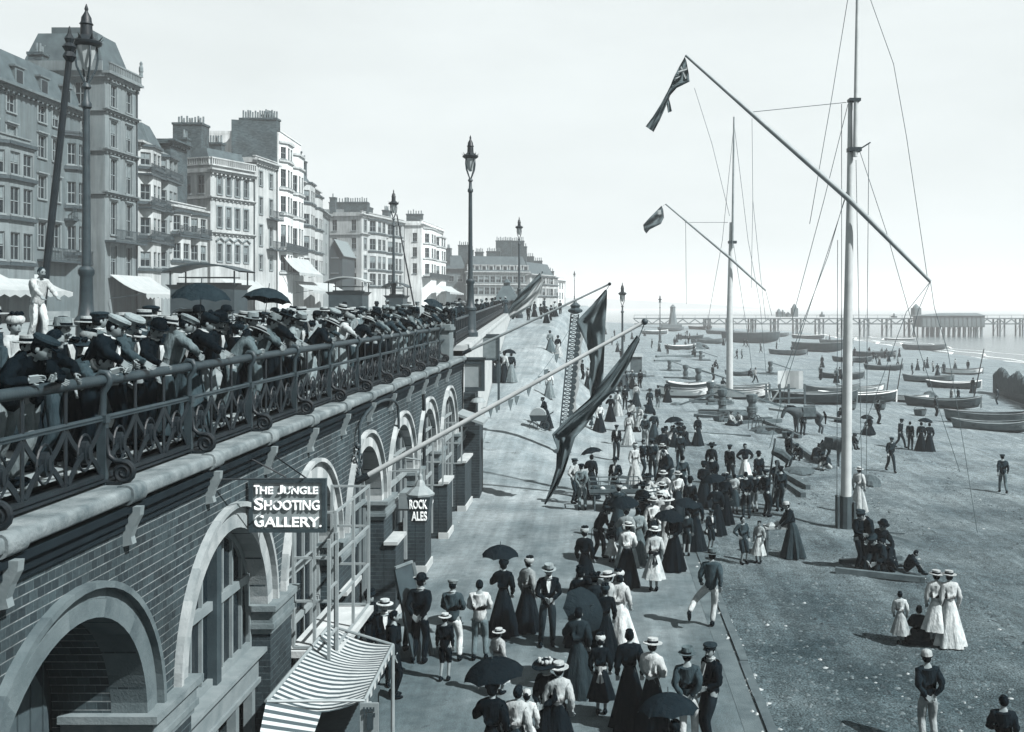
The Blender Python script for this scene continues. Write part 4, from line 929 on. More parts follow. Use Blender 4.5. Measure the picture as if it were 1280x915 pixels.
M_POLE = mat('varnished_spar', .12, .25, 2, .55, .15, 20); M_POLEL = mat('white_spar', .22, .15, 2, .5, .1, 20); M_ROPE = mat('tarred_rope', .05, .3, 20, .9)
def spar(name, label, p, q_, r0, r1, m, cat, ball=True):
    t = thing(name, label, cat, tuple(p)); s = MB(); s.tube([p, Vector(p).lerp(Vector(q_), .5), q_], [r0, (r0 + r1) / 2 * 1.03, r1], 10); s.build('pole', m, t, smooth=50)
    if ball: s = MB(); s.ball(q_, r1 * 1.9, 8); s.build('truck', M_TRIMD, t, smooth=60)
    s = MB(); d = (Vector(q_) - Vector(p)).normalized(); s.tube([Vector(p) - d * .05, Vector(p) + d * .3], r0 * 1.3, 10); s.build('socket', M_IRON, t)
    return t
pA0, pA1 = W(446, 602, 22.5), W(806, 402, 22.5); pB0, pB1 = W(580, 441, 39), W(762, 355, 39)
spar('flagpole', 'long pale flagpole slanting out from the arcade over the esplanade, nearer of the two', pA0, pA1, .062, .04, M_POLEL, 'flagpole')
spar('flagpole', 'thinner darker flagpole slanting out from the end of the arcade, farther of the two', pB0, pB1, .06, .035, M_POLE, 'flagpole')
M_FLAGD = mat('dark_bunting', .048, .35, 1.6, .85, .4, 14); M_FLAGM = mat('grey_bunting', .05, .3, 2.5, .85, .4, 14); M_FLAGL = mat('pale_bunting', .17, .25, 3, .85, .3, 14)
def flag_sheet(mb, rows, Y, amp=.12, n=18, mi=0, ph=0., thick=.008):
    # rows of (left px, right px) down the cloth, folded in depth
    L = len(rows); fine = []
    for (a, b), (c, d) in zip(rows, rows[1:]):
        for s in range(5): fine.append((Vector(a).lerp(Vector(c), s / 5), Vector(b).lerp(Vector(d), s / 5)))
    fine.append((Vector(rows[-1][0]), Vector(rows[-1][1]))); vs = []
    for i, (a, b) in enumerate(fine):
        for j in range(n + 1):
            t = j / n; p = a.lerp(b, t); yy = Y + amp * (math.sin(t * 8 + i * .4 + ph) + .28 * math.sin(t * 15 - i * .35 + 1) + .07 * math.sin(t * 31 + i * .6)) * min(1, (b - a).length / 12)
            vs.append(tuple(W(p.x, p.y, yy)))
    mb.add(vs, [(i * (n + 1) + j, i * (n + 1) + j + 1, (i + 1) * (n + 1) + j + 1, (i + 1) * (n + 1) + j) for i in range(len(fine) - 1) for j in range(n)], mi)
def flag(label, rows, Y, m, amp=.12, extra=(), cord=None):
    t = thing('flag', label, 'flag', tuple(W(*rows[0][0], Y))); q = MB(); flag_sheet(q, rows, Y, amp); q.build('cloth', m, t, smooth=80)
    for nm, rw_, mm, dy, am in extra:
        q = MB(); flag_sheet(q, rw_, Y + dy, am); q.build(nm, mm, t, smooth=80)
    if cord:
        q = MB(); q.tube([W(*p, Y) for p in cord], .012, 5); q.build('halyard', M_ROPE, t)
    return t
flag('large dark flag hanging in folds from the tip of the farther slanting flagpole', [((756.5, 362), (759, 363)), ((740, 381), (758.5, 381)), ((720, 402), (757, 402)), ((733, 430), (756, 430)), ((738, 452), (755, 452)), ((735, 478), (754, 478)), ((738, 496), (751, 495))], 39, M_FLAGD, .25, cord=[(762, 356), (757, 364)])
flag('long dark pennant trailing down from the tip of the nearer slanting flagpole', [((796, 419), (800, 424)), ((776, 447), (788, 452)), ((756, 472), (769, 487)), ((736, 499), (749, 507)), ((711, 521), (732, 533)), ((690, 543), (719, 547)), ((696, 560), (713, 566)), ((695, 585), (706, 588)), ((688, 608), (697, 609)), ((680, 630), (682, 631))], 22.5, M_FLAGD, .14,
     extra=[('stripe', [((798, 421), (799, 423)), ((780, 448), (783, 450)), ((760, 475), (764, 479)), ((739, 499), (743, 502)), ((716, 518), (722, 521)), ((694, 541), (698, 543))], M_FLAGM, -.17, .05)], cord=[(806, 403), (799, 421)])
flag('two-toned long flag drooping over the farther railing before the long terrace', [((675, 341), (677, 348)), ((664, 352), (668, 360)), ((652, 364), (657, 373)), ((641, 378), (644, 384)), ((634, 390), (637, 393))], 62, M_FLAGD, .2,
     extra=[('pale_half', [((677, 348), (680, 352)), ((668, 360), (675, 368)), ((657, 373), (664, 382)), ((643, 385), (650, 392)), ((636, 394), (638, 398))], M_FLAGL, .1, .2)], cord=[(678, 341), (637, 402)])
pf = W(641, 398, 62.3); spar('flagpole', 'short slanting pole carrying the two-toned flag on the farther railing', pf, W(678, 340, 62.3), .05, .03, M_POLE, 'flagpole')
# lattice banner standard on the esplanade
bt = W(714, 392, 50); bb = G(697, 561); bb.y = 50; bb.z = zl(bb.x, 50); bb.x = W(697, 561, 50).x
bn = thing('banner_standard', 'tall leaning ladder-like standard with scalloped white banner beside the dark pennant', 'banner', tuple(bb))
ax = (bt - bb); U = ax.normalized(); X_ = Vector((1, 0, 0)) - U * U.x; X_.normalize()
q = MB()
for o in (0, .40): q.beam(bb + X_ * o, bt + X_ * o * .9, .07, .07)
n = 34
for i in range(n):
    t = i / n; q.beam(bb.lerp(bt, t), bb.lerp(bt, t) + X_ * .4, .03, .05); q.beam(bb.lerp(bt, t), bb.lerp(bt, t + 1 / n) + X_ * .4, .025, .03); q.beam(bb.lerp(bt, t) + X_ * .4, bb.lerp(bt, t + 1 / n), .025, .03)
q.build('ladder_frame', M_TRIMD, bn)
q = MB()
for i in range(24):
    a, b = bb.lerp(bt, .22 + .72 * i / 24), bb.lerp(bt, .22 + .72 * (i + 1) / 24)
    q.quad(a + X_ * .42, b + X_ * .42, b + X_ * (.68 + .05 * math.sin(i)), a + X_ * (.68 + .05 * math.sin(i - 1)))
ck = q.build('banner_cloth', M_CANVAS, bn)
q = MB()
for i in range(15):
    c = bb.lerp(bt, .24 + .7 * i / 15) + X_ * .46 + Vector((0, -.03, 0)); q.add([c + X_ * (.13 * math.cos(t)) + U * (.15 * math.sin(t)) for t in (2 * PI * j / 10 for j in range(10))], [tuple(range(10))])
q.build('scallops', M_TRIMD, ck)
q = MB(); q.lathe([(.1, 0), (.34, .1), (.36, .2), (.2, .3), (.26, .42), (.1, .55), (.04, .7)], 8, tuple(bt + X_ * .2)); q.build('finial', M_TRIMD, bn)
q = MB(); q.lathe([(.5, 0), (.4, .12), (.22, .2), (.2, .5)], 10, tuple(bb + X_ * .2)); q.build('foot', M_TRIMD, bn)
bu = thing('bunting', 'sagging string of small dark pennants from the notice board to the leaning banner standard', 'bunting', (-5, 42, 4))
p0, p1 = Vector((-4.75, 41.2, 3.5)), bt + X_ * .2 - U * .3; P = [p0.lerp(p1, i / 16) - Vector((0, 0, 1.0 * math.sin(PI * i / 16))) for i in range(17)]
q = MB(); q.tube(P, .012, 5); q.build('cord', M_ROPE, bu)
for i in (1, 2, 4, 5, 7, 9, 10, 12):
    a = P[i]; q = MB(); s = R.uniform(.8, 1.2); q.add([a, a + Vector((.22, .1, .02)), a + Vector((.10 * s, 0, -.45 * s)), a + Vector((.02, .02, -.2))], [(0, 1, 2), (0, 2, 3)]); q.build('pennant', M_FLAGD, bu)
# poles among the upper crowd
q0, q1 = W(40, 470, 20), W(87, 68, 20)
pl = thing('leaning_pole', 'thick dark leaning pole with a pointed carved finial rising from the crowd by the hotel', 'pole', (q0.x, 20, 5.8))
q0.z = 5.8; q = MB(); q.tube([q0, q0.lerp(q1, .5), q1], [.075, .07, .06], 10); q.build('shaft', M_IRON, pl)
q = MB(); q.lathe([(.06, -.15), (.13, -.05), (.08, .05), (.14, .14), (.07, .22), (.1, .3), (.04, .4), (.01, .55)], 8, tuple(q1)); q.build('finial', M_IRON, pl)
spar('leaning_pole', 'thin bare dark pole leaning away from the lamp standard before the apartment corner', Vector((*W(524, 384, 58).xy, zu(58) + .1)), W(496, 268, 58), .05, .035, M_IRON, 'pole', False)
# striped awning of the stall
M_STRD = mat('awning_dark_stripe', .028, .25, 3, .85, .2, 20); M_STRL = mat('awning_light_stripe', .2, .15, 3, .85, .2, 20)
aw = thing('striped_awning', 'striped canvas stall awning hung low under the shooting gallery sign', 'awning', (-5, 16.5, 0))
wa, wb_, oa, ob = Vector((-4.9, 18.6, 1.86)), Vector((-4.86, 14.95, 1.9)), Vector((-3.66, 18.15, 1.66)), Vector((-3.60, 15.7, 1.62))
q = MB(); NS, NT = 44, 8
def aws(s, t):
    p = wa.lerp(wb_, s).lerp(oa.lerp(ob, s), t); p.z -= .16 * math.sin(PI * t) * (.6 + .4 * s) + .04 * math.sin(s * 9) * math.sin(PI * t); return p
for i in range(NS):
    for j in range(NT):
        q.quad(aws(i / NS, j / NT), aws((i + 1) / NS, j / NT), aws((i + 1) / NS, (j + 1) / NT), aws(i / NS, (j + 1) / NT), i % 2)
for j in range(NT): pass
q.build('canvas', [M_STRL, M_STRD], aw)
q = MB(); f0, f1, g0, g1 = aws(1, 0), aws(1, .55), Vector((-4.75, 14.2, 1.55)), Vector((-4.2, 14.75, 1.25))
for i in range(12): q.quad(f0.lerp(g0, i / 12), f0.lerp(g0, (i + 1) / 12), f1.lerp(g1, (i + 1) / 12), f1.lerp(g1, i / 12), i % 2)
q.build('hanging_flap', [M_STRD, M_STRL], aw)
q = MB(); n = 16
for i in range(n):
    a, b = oa.lerp(ob, i / n), oa.lerp(ob, (i + 1) / n); q.quad(a, b, b - Vector((0, 0, .14)), a - Vector((0, 0, .16)), i % 2)
q.build('valance', [M_STRL, M_STRD], aw)
q = MB()
for p in (oa, ob): q.tube([Vector((p.x, p.y, 0)), p], .035, 8)
q.tube([oa, ob], .03, 8); q.tube([wa, wb_], .03, 8); q.tube([wa, oa], .025, 6); q.tube([wb_, ob], .025, 6); q.build('awning_poles', M_POLE, aw)
st = thing('stall_counter', 'dark wooden stall counter in the shade under the striped awning', 'stall', (-4.3, 16.5, 0))
q = MB(); q.box(-4.7, -3.85, 14.6, 18.0, .92, 1.0); q.build('counter_top', M_WOODD, st)
q = MB(); q.box(-3.95, -3.87, 14.6, 18.0, .05, .915); q.box(-4.7, -3.87, 17.92, 18.0, .05, .915); q.build('counter_front', M_WOODD, st)
pc = thing('placard', 'white hand-lettered placard leaning against the end of the stall counter', 'placard', (-3.55, 15.2, 0))
a, b = W(450, 935, 15.3), W(473, 879, 15.3); q = MB(); q.box(a.x, b.x, 15.3, 15.33, max(a.z, .1), b.z); q.build('card', M_WHITE, pc)
q = MB(); t = fit_text('1', .09, .24, .03); p = W(463, 911, 15.3); q.join(t, Matrix(((1, 0, 0, p.x), (0, 0, -1, 15.285), (0, 1, 0, p.z), (0, 0, 0, 1))))
for y, xs_ in ((887, (454, 458, 462, 466)), (894, (455, 460, 467))):
    for x in xs_: p = W(x, y, 15.28); q.box(p.x, p.x + R.uniform(.02, .034), 15.27, 15.285, p.z - .03, p.z + .035)
q.build('lettering', M_TRIMD, pc)
q = MB(); q.box((a.x + b.x) / 2 - .02, (a.x + b.x) / 2 + .02, 15.335, 15.375, 0, b.z); q.build('stake', M_POLE, pc)
sb_ = thing('leaning_board', 'tall dark advertisement board leaning edge-on behind the men at the shop front', 'board', (-4.0, 21.8, 0))
q = MB(); A_, B_, C_, D_ = (-3.95, 21.9, 0), (-3.68, 22.45, 0), (-4.12, 22.55, 2.0), (-4.39, 22.0, 2.0); o_ = Vector((-.045, .02, 0))
q.add([Vector(p) for p in (A_, B_, C_, D_)] + [Vector(p) + o_ for p in (A_, B_, C_, D_)], [(0, 1, 2, 3), (4, 5, 6, 7), (0, 1, 5, 4), (1, 2, 6, 5), (2, 3, 7, 6), (3, 0, 4, 7)]); q.build('board', M_TRIMD, sb_)
q = MB(); q.beam(Vector(B_) + Vector((.03, 0, 0)), Vector(C_) + Vector((.03, 0, 0)), .05, .06); q.beam(Vector(D_) + Vector((0, 0, .03)), Vector(C_) + Vector((0, 0, .03)), .05, .05); q.build('edging', M_STONE, sb_)

# ------------------------------------------------------------------ masts on the beach
def ropes(root, lines, Y, r, name='rigging'):
    for l in lines:
        q = MB(); dy = 0
        P = [W(x, y, Y + (l[-1] if not isinstance(l[-1], tuple) else 0)) for x, y in [p for p in l if isinstance(p, tuple)]]
        q.tube(P, r, 5); q.build(name, M_ROPE, root)
g0 = G(1057, 660); Y1 = g0.y
m1 = thing('flag_mast', 'tall white beach mast with a long slanting yard, nearer of the two rigged masts', 'mast', tuple(g0))
q = MB(); q.tube([W(1057.5, 622, Y1), W(1060, 400, Y1), W(1062.5, 250, Y1), W(1063, 124, Y1)], [.19, .16, .125, .08], 14); q.build('lower_mast', M_POLEL, m1, smooth=50)
q = MB(); q.tube([g0, W(1057.5, 620, Y1)], [.25, .23], 10); q.box(g0.x - .33, g0.x - .252, Y1 - .2, Y1 + .2, g0.z, g0.z + 1.15); q.box(g0.x + .252, g0.x + .32, Y1 - .2, Y1 + .2, g0.z, g0.z + .95); q.build('tabernacle', M_WOODD, m1)
q = MB(); q.tube([W(1069, 196, Y1 - .2), W(1070.5, 90, Y1 - .2), W(1073, -60, Y1 - .2)], [.085, .075, .055], 10); q.build('topmast', M_POLEL, m1, smooth=50)
q = MB(); p = W(1066, 188, Y1); q.box(p.x - .2, p.x + .25, Y1 - .3, Y1 + .12, p.z - .06, p.z + .08); p = W(1065, 126, Y1); q.box(p.x - .15, p.x + .25, Y1 - .3, Y1 + .1, p.z - .05, p.z + .05); q.beam(W(1069, 190, Y1 - .2), W(1088, 178, Y1 - .2), .05, .05); q.build('mast_caps', M_IRON2, m1)
q = MB(); q.tube([W(857, 69, Y1 - .4), W(960, 160, Y1 - .4), W(1062, 250, Y1 - .4), W(1163, 352, Y1 - .4)], [.05, .085, .1, .06], 10); q.build('yard', M_POLE, m1, smooth=50)
ropes(m1, [[(940, 140), (1058, 128)], [(1163, 352), (1148, 388), (1140, 420), -.4], [(1163, 352), (1168, 385), (1185, 440), (1205, 560), (1222, 668)], [(1160, 352), (1133, 170), (1117, 80), (1074, -40)], [(1075, 190), (1108, 290), (1135, 385), (1150, 440), (1200, 590)], [(1056, 250), (1010, 390), (985, 470), (962, 560)], [(1058, 240), (1035, 320), (975, 480)], [(1060, 130), (1030, 250), (990, 400)],
           [(1052, 130), (1052, 660)], [(1047, 300), (1046, 640)], [(1070, 200), (1074, 420), (1078, 650)], [(1086, 180), (1084, 400), (1083, 600)], [(1066, -40), (1040, 120), (1012, 280)], [(1163, 352), (1133, 390), (1100, 480), (1070, 560)]], Y1, .012)
flag('ensign with union canton drooping from the peak of the nearer mast yard', [((856, 71), (858, 76)), ((848, 85), (861, 92)), ((842, 97), (862, 102)), ((838, 107), (846, 110)), ((834, 115), (838, 119)), ((826, 130), (832, 134)), ((816, 146), (825, 150)), ((807, 158), (817, 165))], Y1 - .4, M_FLAGM, .12,
     extra=[('folded_corner', [((832, 118), (835, 119)), ((833, 128), (838, 130)), ((835, 141), (840, 139))], M_FLAGM, .15, .05), ('white_cross', [((847, 92), (848, 89)), ((853, 90), (854, 86)), ((859, 87), (859.5, 83.5))], M_FLAGL, -.2, .03), ('white_saltire', [((850, 84), (852, 83)), ((853, 91), (855, 90)), ((857, 99), (859, 97))], M_FLAGL, -.18, .03), ('white_band', [((843, 101), (845, 97)), ((849, 97), (851, 94))], M_FLAGL, -.19, .03)], cord=[(857, 69), (856, 72)])
Y2 = 88; g2 = W(912, 494, Y2); g2.z = zl(g2.x, Y2)
m2 = thing('flag_mast', 'slender white beach mast standing among the boats, farther of the two rigged masts', 'mast', tuple(g2))
q = MB(); q.tube([g2, W(912, 400, Y2), W(914, 278, Y2)], [.3, .27, .15], 12); q.build('lower_mast', M_POLEL, m2, smooth=50)
q = MB(); q.tube([W(915.5, 310, Y2 - .3), W(917.5, 146, Y2 - .3)], [.11, .07], 8); q.build('topmast', M_POLE, m2); q = MB(); p = W(914.5, 303, Y2); q.box(p.x - .3, p.x + .4, Y2 - .4, Y2 + .2, p.z - .1, p.z + .12); q.build('mast_caps', M_IRON2, m2)
q = MB(); q.tube([W(832, 255, Y2 - .5), W(912, 322, Y2 - .5), W(957, 363, Y2 - .5)], [.07, .12, .08], 8); q.build('yard', M_POLE, m2)
ropes(m2, [[(856, 278), (910, 278)], [(857, 275), (858, 380)], [(940, 148), (941, 250), (939, 360)], [(868, 110), (890, 180), (912, 270)], [(917, 150), (935, 300), (950, 380), (958, 470)], [(917, 160), (903, 300), (885, 400)], [(957, 363), (965, 395)], [(941, 250), (950, 340), (957, 400)], [(916, 300), (935, 420), (942, 480)]], Y2, .02)
flag('small dark ensign drooping from the yard end of the farther mast', [((827, 257), (829, 262)), ((820, 264), (830, 272)), ((812, 272), (826, 280)), ((804, 281), (812, 287)), ((805, 288), (808, 292))], Y2 - .5, M_FLAGM, .2, extra=[('pale_canton', [((822, 263), (826, 262)), ((822, 268), (827, 268))], M_FLAGL, -.3, .02)], cord=[(832, 255), (828, 258)])
for lab, p, q_, Yp in (('thin bare pole sticking up from the dark boat near the groyne', (1215, 508), (1230, 436), None), ('short pole leaning from the white boat, left of a pair of poles', (1108, 492), (1113, 456), None), ('short pole leaning from the white boat, right of a pair of poles', (1121, 492), (1128, 448), None)):
    a = G(*p); spar('boat_pole', lab, a, W(*q_, a.y), .06, .04, M_IRON, 'pole', False)

# ------------------------------------------------------------------ boats
def boat_parts(L, B, D, sheer=.28):
    q = MB(); n, k = 14, 8; P = []
    for i in range(n + 1):
        t = i / n * 2 - 1; w = B / 2 * max(.03, (1 - abs(t) ** 2.6) ** .75); z0 = .04 + .3 * D * abs(t) ** 4; z1 = D + sheer * t * t
        for j in range(k + 1):
            s = j / k * 2 - 1; a = abs(s); P.append((t * L / 2 * (.93 + .07 * a), w * math.copysign(a ** .7, s), z0 + (z1 - z0) * a ** 2.2))
    for i in range(n):
        for j in range(k): q.add([P[i * (k + 1) + j], P[i * (k + 1) + j + 1], P[(i + 1) * (k + 1) + j + 1], P[(i + 1) * (k + 1) + j]], [(0, 1, 2, 3)], 0 if j in (0, 1, k - 1, k - 2) else 1)
    g = MB()
    for s in (0, k): g.tube([P[i * (k + 1) + s] for i in range(n + 1)], .05, 5)
    kl = MB(); kl.tube([(P[i * (k + 1) + k // 2][0], 0, P[i * (k + 1) + k // 2][2] - .03) for i in range(n + 1)], .06, 4)
    st = MB()
    st.beam((L / 2 * .99, 0, .1 * D), (L / 2, 0, D + sheer + .1), .08, .12)
    th = MB()
    for x in (-.25, .02, .28): th.box(x * L - .12, x * L + .12, -B * .44, B * .44, D * .7, D * .7 + .05)
    band = MB()
    for s in (0, k):
        for i in range(n):
            a, b = Vector(P[i * (k + 1) + s]), Vector(P[(i + 1) * (k + 1) + s]); o = Vector((0, .012 if s else -.012, 0)); dz = Vector((0, -.03 if s else .03, -.16)); band.quad(a + o, b + o, b + o + dz, a + o + dz)
    return q, g, kl, st, th, band
BM = {}
def boat(label, px, py, L, ang, gh, gg, B=None, D=None, tilt=.0, group='boats drawn up on the shingle'):
    B = B or L * .27; D = D or L * .12; key = (L, B, D)
    if key not in BM: BM[key] = [m.mesh(nm, [M_GREYP, M_GREYP] if nm == 'hull' else M_GREYP, None, 60 if nm == 'hull' else None) for m, nm in zip(boat_parts(L, B, D), ('hull', 'gunwale', 'keel', 'stem', 'thwarts', 'strake'))]
    p = G(px, py) if not isinstance(py, float) else W(px, py, ang)
    t = thing('rowing_boat', label, 'boat', tuple(p), math.radians(ang), group); t.rotation_euler[0] = tilt
    for me, nm, m in zip(BM[key], ('hull', 'gunwale', 'keel', 'stem', 'thwarts', 'strake'), (gh, gg, M_HD, gg, M_WOODD, gh)): obj(nm, me, [m, M_HD] if nm == 'hull' else [m], t)
M_HW = mat('white_hull', .4, .15, 1.5, .5, .2, 6); M_HD = mat('dark_hull', .028, .3, 1.5, .5, .2, 6); M_HM = mat('grey_hull', .075, .3, 1.5, .6, .2, 6)
boat('white rowing boat nearest the esplanade, its dark keel turned to the road', 856, 497, 4.6, 4, M_HW, M_HD, .0 or 1.3, .75)
boat('dark rowing boat lying just behind the white boat nearest the esplanade', 862, 487, 4.4, -6, M_HD, M_HW)
boat('long white rowing boat lying beside the foot of the farther mast', 925, 499, 5.2, 3, M_HW, M_HD, 1.5, .85)
boat('second white rowing boat behind the long white one beside the farther mast', 922, 492, 5.6, -4, M_HW, M_HM)
boat('long dark boat left of the nearer mast beyond the plank stall', 1018, 505, 7.5, 5, M_HD, M_HM)
boat('long dark boat just behind the nearer mast with pale gunwale', 1072, 504, 7.0, 2, M_HD, M_HW)
boat('white boat behind the nearer mast, above the long dark hull', 1075, 491, 4.8, 2, M_HW, M_HM)
boat('white boat end-tilted on the shingle right of the nearer mast', 1130, 503, 4.4, -22, M_HW, M_HM, tilt=-.25)
boat('dark heavy boat beside the white tilted one, figures sitting beyond it', 1178, 510, 6.4, -14, M_HD, M_HM)
boat('grey overturned-looking boat lying low towards the groyne', 1236, 530, 6.4, -14, M_HM, M_HD)
boat('narrow dark boat tilted below the distant bathers', 1104, 463, 5.5, -12, M_HD, M_HM)
boat('dark boat on the shingle left of the nearer mast, beyond the stall', 1052, 474, 5.4, -4, M_HD, M_HM)
boat('long black barge-like hull broadside beyond the farther mast', 938, 429, 14, -2, M_HD, M_HM, 3.6, 2.5)
boat('dark hull beached right of the black barge-like hull', 1022, 440, 10.5, -12, M_HD, M_HM, 3, 1.8)
boat('dark low boat at the water side far right of the dark hulls', 1155, 438, 11, -3, M_HD, M_HM)
boat('far dark boat below the pier head with people beside it', 1090, 447, 9, -5, M_HD, M_HM)
boat('grey boat between the farther mast and the black barge-like hull', 885, 430, 8, 10, M_HM, M_HD)
boat('small grey boat on the open shingle by the tent sheet', 925, 470, 3.6, 0, M_HM, M_HD)
boat('boat hull lying alone left of the white tent sheet', 985, 444, 7, -9, M_HM, M_HD)
boat('far pale boat at the sea edge before the groyne', 1202, 468, 6, -5, M_HW, M_HD)
boat('distant grey boat near the start of the pier', 838, 414, 9, 20, M_HM, M_HD)
boat('distant dark boat behind the capstans near the road', 862, 424, 7, 10, M_HD, M_HM)
# ------------------------------------------------------------------ capstans, timbers, stall, nets, groyne
M_TIMB = mat('weathered_timber', .04, .4, 2, .9, .5, 16); M_TIMP = mat('pale_timber', .13, .3, 2, .9, .4, 16)
def make_capstan():
    t = thing('capstan', '', 'capstan', group='boat capstans along the top of the beach')
    q = MB(); q.lathe([(.22, .2), (.2, .5), (.17, .9), (.24, 1.0), (.27, 1.12), (.27, 1.3), (.1, 1.36)], 10); q.build('barrel', M_TIMB, t, local=True)
    q = MB()
    for y in (-.45, .45): q.box(-1.3, 1.3, y - .1, y + .1, 0, .17)
    q.box(-.2, .2, -.6, .6, .173, .28); q.build('bed', M_TIMB, t, local=True)
    q = MB(); q.beam((.1, 0, 1.2), (2.3, .35, .5), .09, .09); q.build('bar', M_TIMB, t, local=True)
    q = MB()
    for i in range(4): q.tube([(.24 * math.cos(a), .24 * math.sin(a), .5 + i * .07) for a in (2 * PI * j / 10 for j in range(11))], .03, 5)
    q.build('rope_turns', M_ROPE, t, local=True)
    return t
for i, (px, py, L, a, hg, lab) in enumerate(((850, 437, 6, 14, M_HM, 'grey boat lying askew behind the capstan line nearest the road'), (900, 418, 9, 6, M_HD, 'far dark boat left of the black barge-like hull'), (968, 421, 9, -4, M_HM, 'far grey boat behind the black barge-like hull'), (1010, 424, 10, -8, M_HD, 'far dark boat above the dark beached hull'), (1045, 430, 9, -6, M_HM, 'far grey boat left of the nearer mast'), (1065, 453, 6.5, -8, M_HD, 'dark boat just left of the far boat below the pier head'), (1125, 428, 10, -4, M_HM, 'far boat in the shallows under the pier pavilion'),
                                                 (1040, 493, 5.5, 8, M_HM, 'grey boat squeezed between the plank stall and the nearer mast'), (1160, 478, 6, -10, M_HM, 'grey boat with figures standing round it, left of the groyne'), (1192, 486, 6, -12, M_HD, 'dark boat just seaward of the dark heavy boat'), (1240, 540, 5.5, -10, M_HM, 'low boat nearest the right edge of the photo'), (875, 412, 9, 12, M_HD, 'far dark boat at the root of the pier'), (818, 418, 8, 20, M_HM, 'boat drawn up beside the farthest lamp standard'))): boat(lab, px, py, L, a, hg, M_HW if i % 3 == 0 else M_HM)
def basket(label, px, py, s):
    p = G(px, py); t = thing('fish_basket', label, 'basket', tuple(p)); q = MB(); q.lathe([(.26, 0), (.34, .12), (.38, .34), (.4, .4), (.36, .4), (.33, .2), (.2, .1)], 12); q.v = [(x * s, y * s, z * s) for x, y, z in q.v]; q.build('wicker', M_TIMB, t, local=True)
    q = MB(); q.tube([(.36 * s * math.cos(u), .02, .4 * s + .2 * s * math.sin(u)) for u in (PI * j / 8 for j in range(9))], .02, 5); q.build('handle', M_ROPE, t, local=True)
for px, py, s, lab in ((898, 527, 1, 'round fish basket right of the stout capstan bed'), (985, 548, 1, 'fish basket beside the long sloping timber'), (1012, 515, 1.2, 'fish basket under the lowered head of the dark horse'), (866, 487, 1.2, 'fish basket at the stem of the dark rowing boat'), (1063, 512, 1.3, 'fish basket against the long dark boat by the nearer mast'), (1100, 512, 1.3, 'fish basket by the white tilted boat'), (950, 498, 1.3, 'fish basket under the struts of the plank stall'), (1150, 520, 1.3, 'fish basket before the dark heavy boat')): basket(lab, px, py, s)
cp0 = None
for i, (px, py, s, a, lab) in enumerate(((837, 464, 1.0, 8, 'capstan nearest the esplanade edge of the far row, left of two more'), (857, 474, 1.15, -10, 'capstan standing between two others, behind the dark rowing boat'), (873, 481, 1.25, -20, 'capstan with long sloping bar behind the white boat nearest the esplanade'), (888, 503, 1.25, 5, 'capstan post between the two white boats, its foot on dark planks'),
                                         (903, 517, 1.35, 175, 'stout capstan with planked bed right of the white boats'), (940, 528, 1.45, 20, 'capstan with coil and hooped iron beside the seated pair'), (876, 451, 1.1, 0, 'distant capstan in the line running towards the pier'), (868, 441, 1.1, 30, 'farther capstan in the clutter running towards the pier'), (963, 468, 1.2, 10, 'capstan post on the open shingle left of the white tent sheet'))):
    t = cp0 if cp0 and i == 0 else (make_capstan() if not cp0 else copy_tree(cp0)); cp0 = cp0 or t
    t.location = G(px, py); t.rotation_euler = (0, 0, math.radians(a)); t.scale = (s,) * 3; t['label'] = lab
def timber(label, p, q_, w=.2, m=M_TIMB, lift=(0, 0)):
    a, b = G(*p), G(*q_); a.z += w / 2 + lift[0]; b.z += w / 2 + lift[1]; q = MB(); q.beam(a, b, w, w, up=(0, 0, 1)); d = (b - a).normalized()
    q.beam(a - d * .02, a + d * .1, w * 1.08, w * 1.08); q.beam(b - d * .1, b + d * .02, w * 1.08, w * 1.08)
    tag(q.build('timber_baulk', m, off=tuple(a)), label, 'timber')
timber('pale spar lying across the shingle in front of the grazing horse', (962, 521), (1056, 535), .16, M_TIMP, (.5, .5))
timber('sloping timber on the shingle between the plank bearers and the seated pair', (985, 552), (1024, 580), .22)
timber('upper of two parallel timbers leading down to the plank bearers', (972, 590), (1010, 612), .2)
timber('lower of two parallel timbers leading down to the plank bearers', (968, 597), (1004, 622), .2)
timber('long flat skid lying by the stout capstan', (868, 521), (930, 526), .2)
timber('thin skid running out from under the seated pair to the esplanade', (842, 541), (938, 546), .12)
timber('pale spar beside the capstan with hooped iron', (945, 524), (1000, 548), .2)
timber('dark timber along the shingle before the far capstans, left end by the road', (820, 447), (880, 446), .3)
timber('second dark timber before the far capstans', (818, 452), (850, 452), .25)
timber('short dark skid on the shingle below the second capstan', (830, 473), (862, 475), .2)
timber('skid under the foot of the capstan between the white boats', (884, 506), (916, 505), .2)
timber('dark low spar on the shingle right of the nearer mast', (1068, 662), (1130, 668), .05)
timber('dark plank lying flat before the seated fishermen at the nearer mast', (1045, 716), (1155, 728), .16)
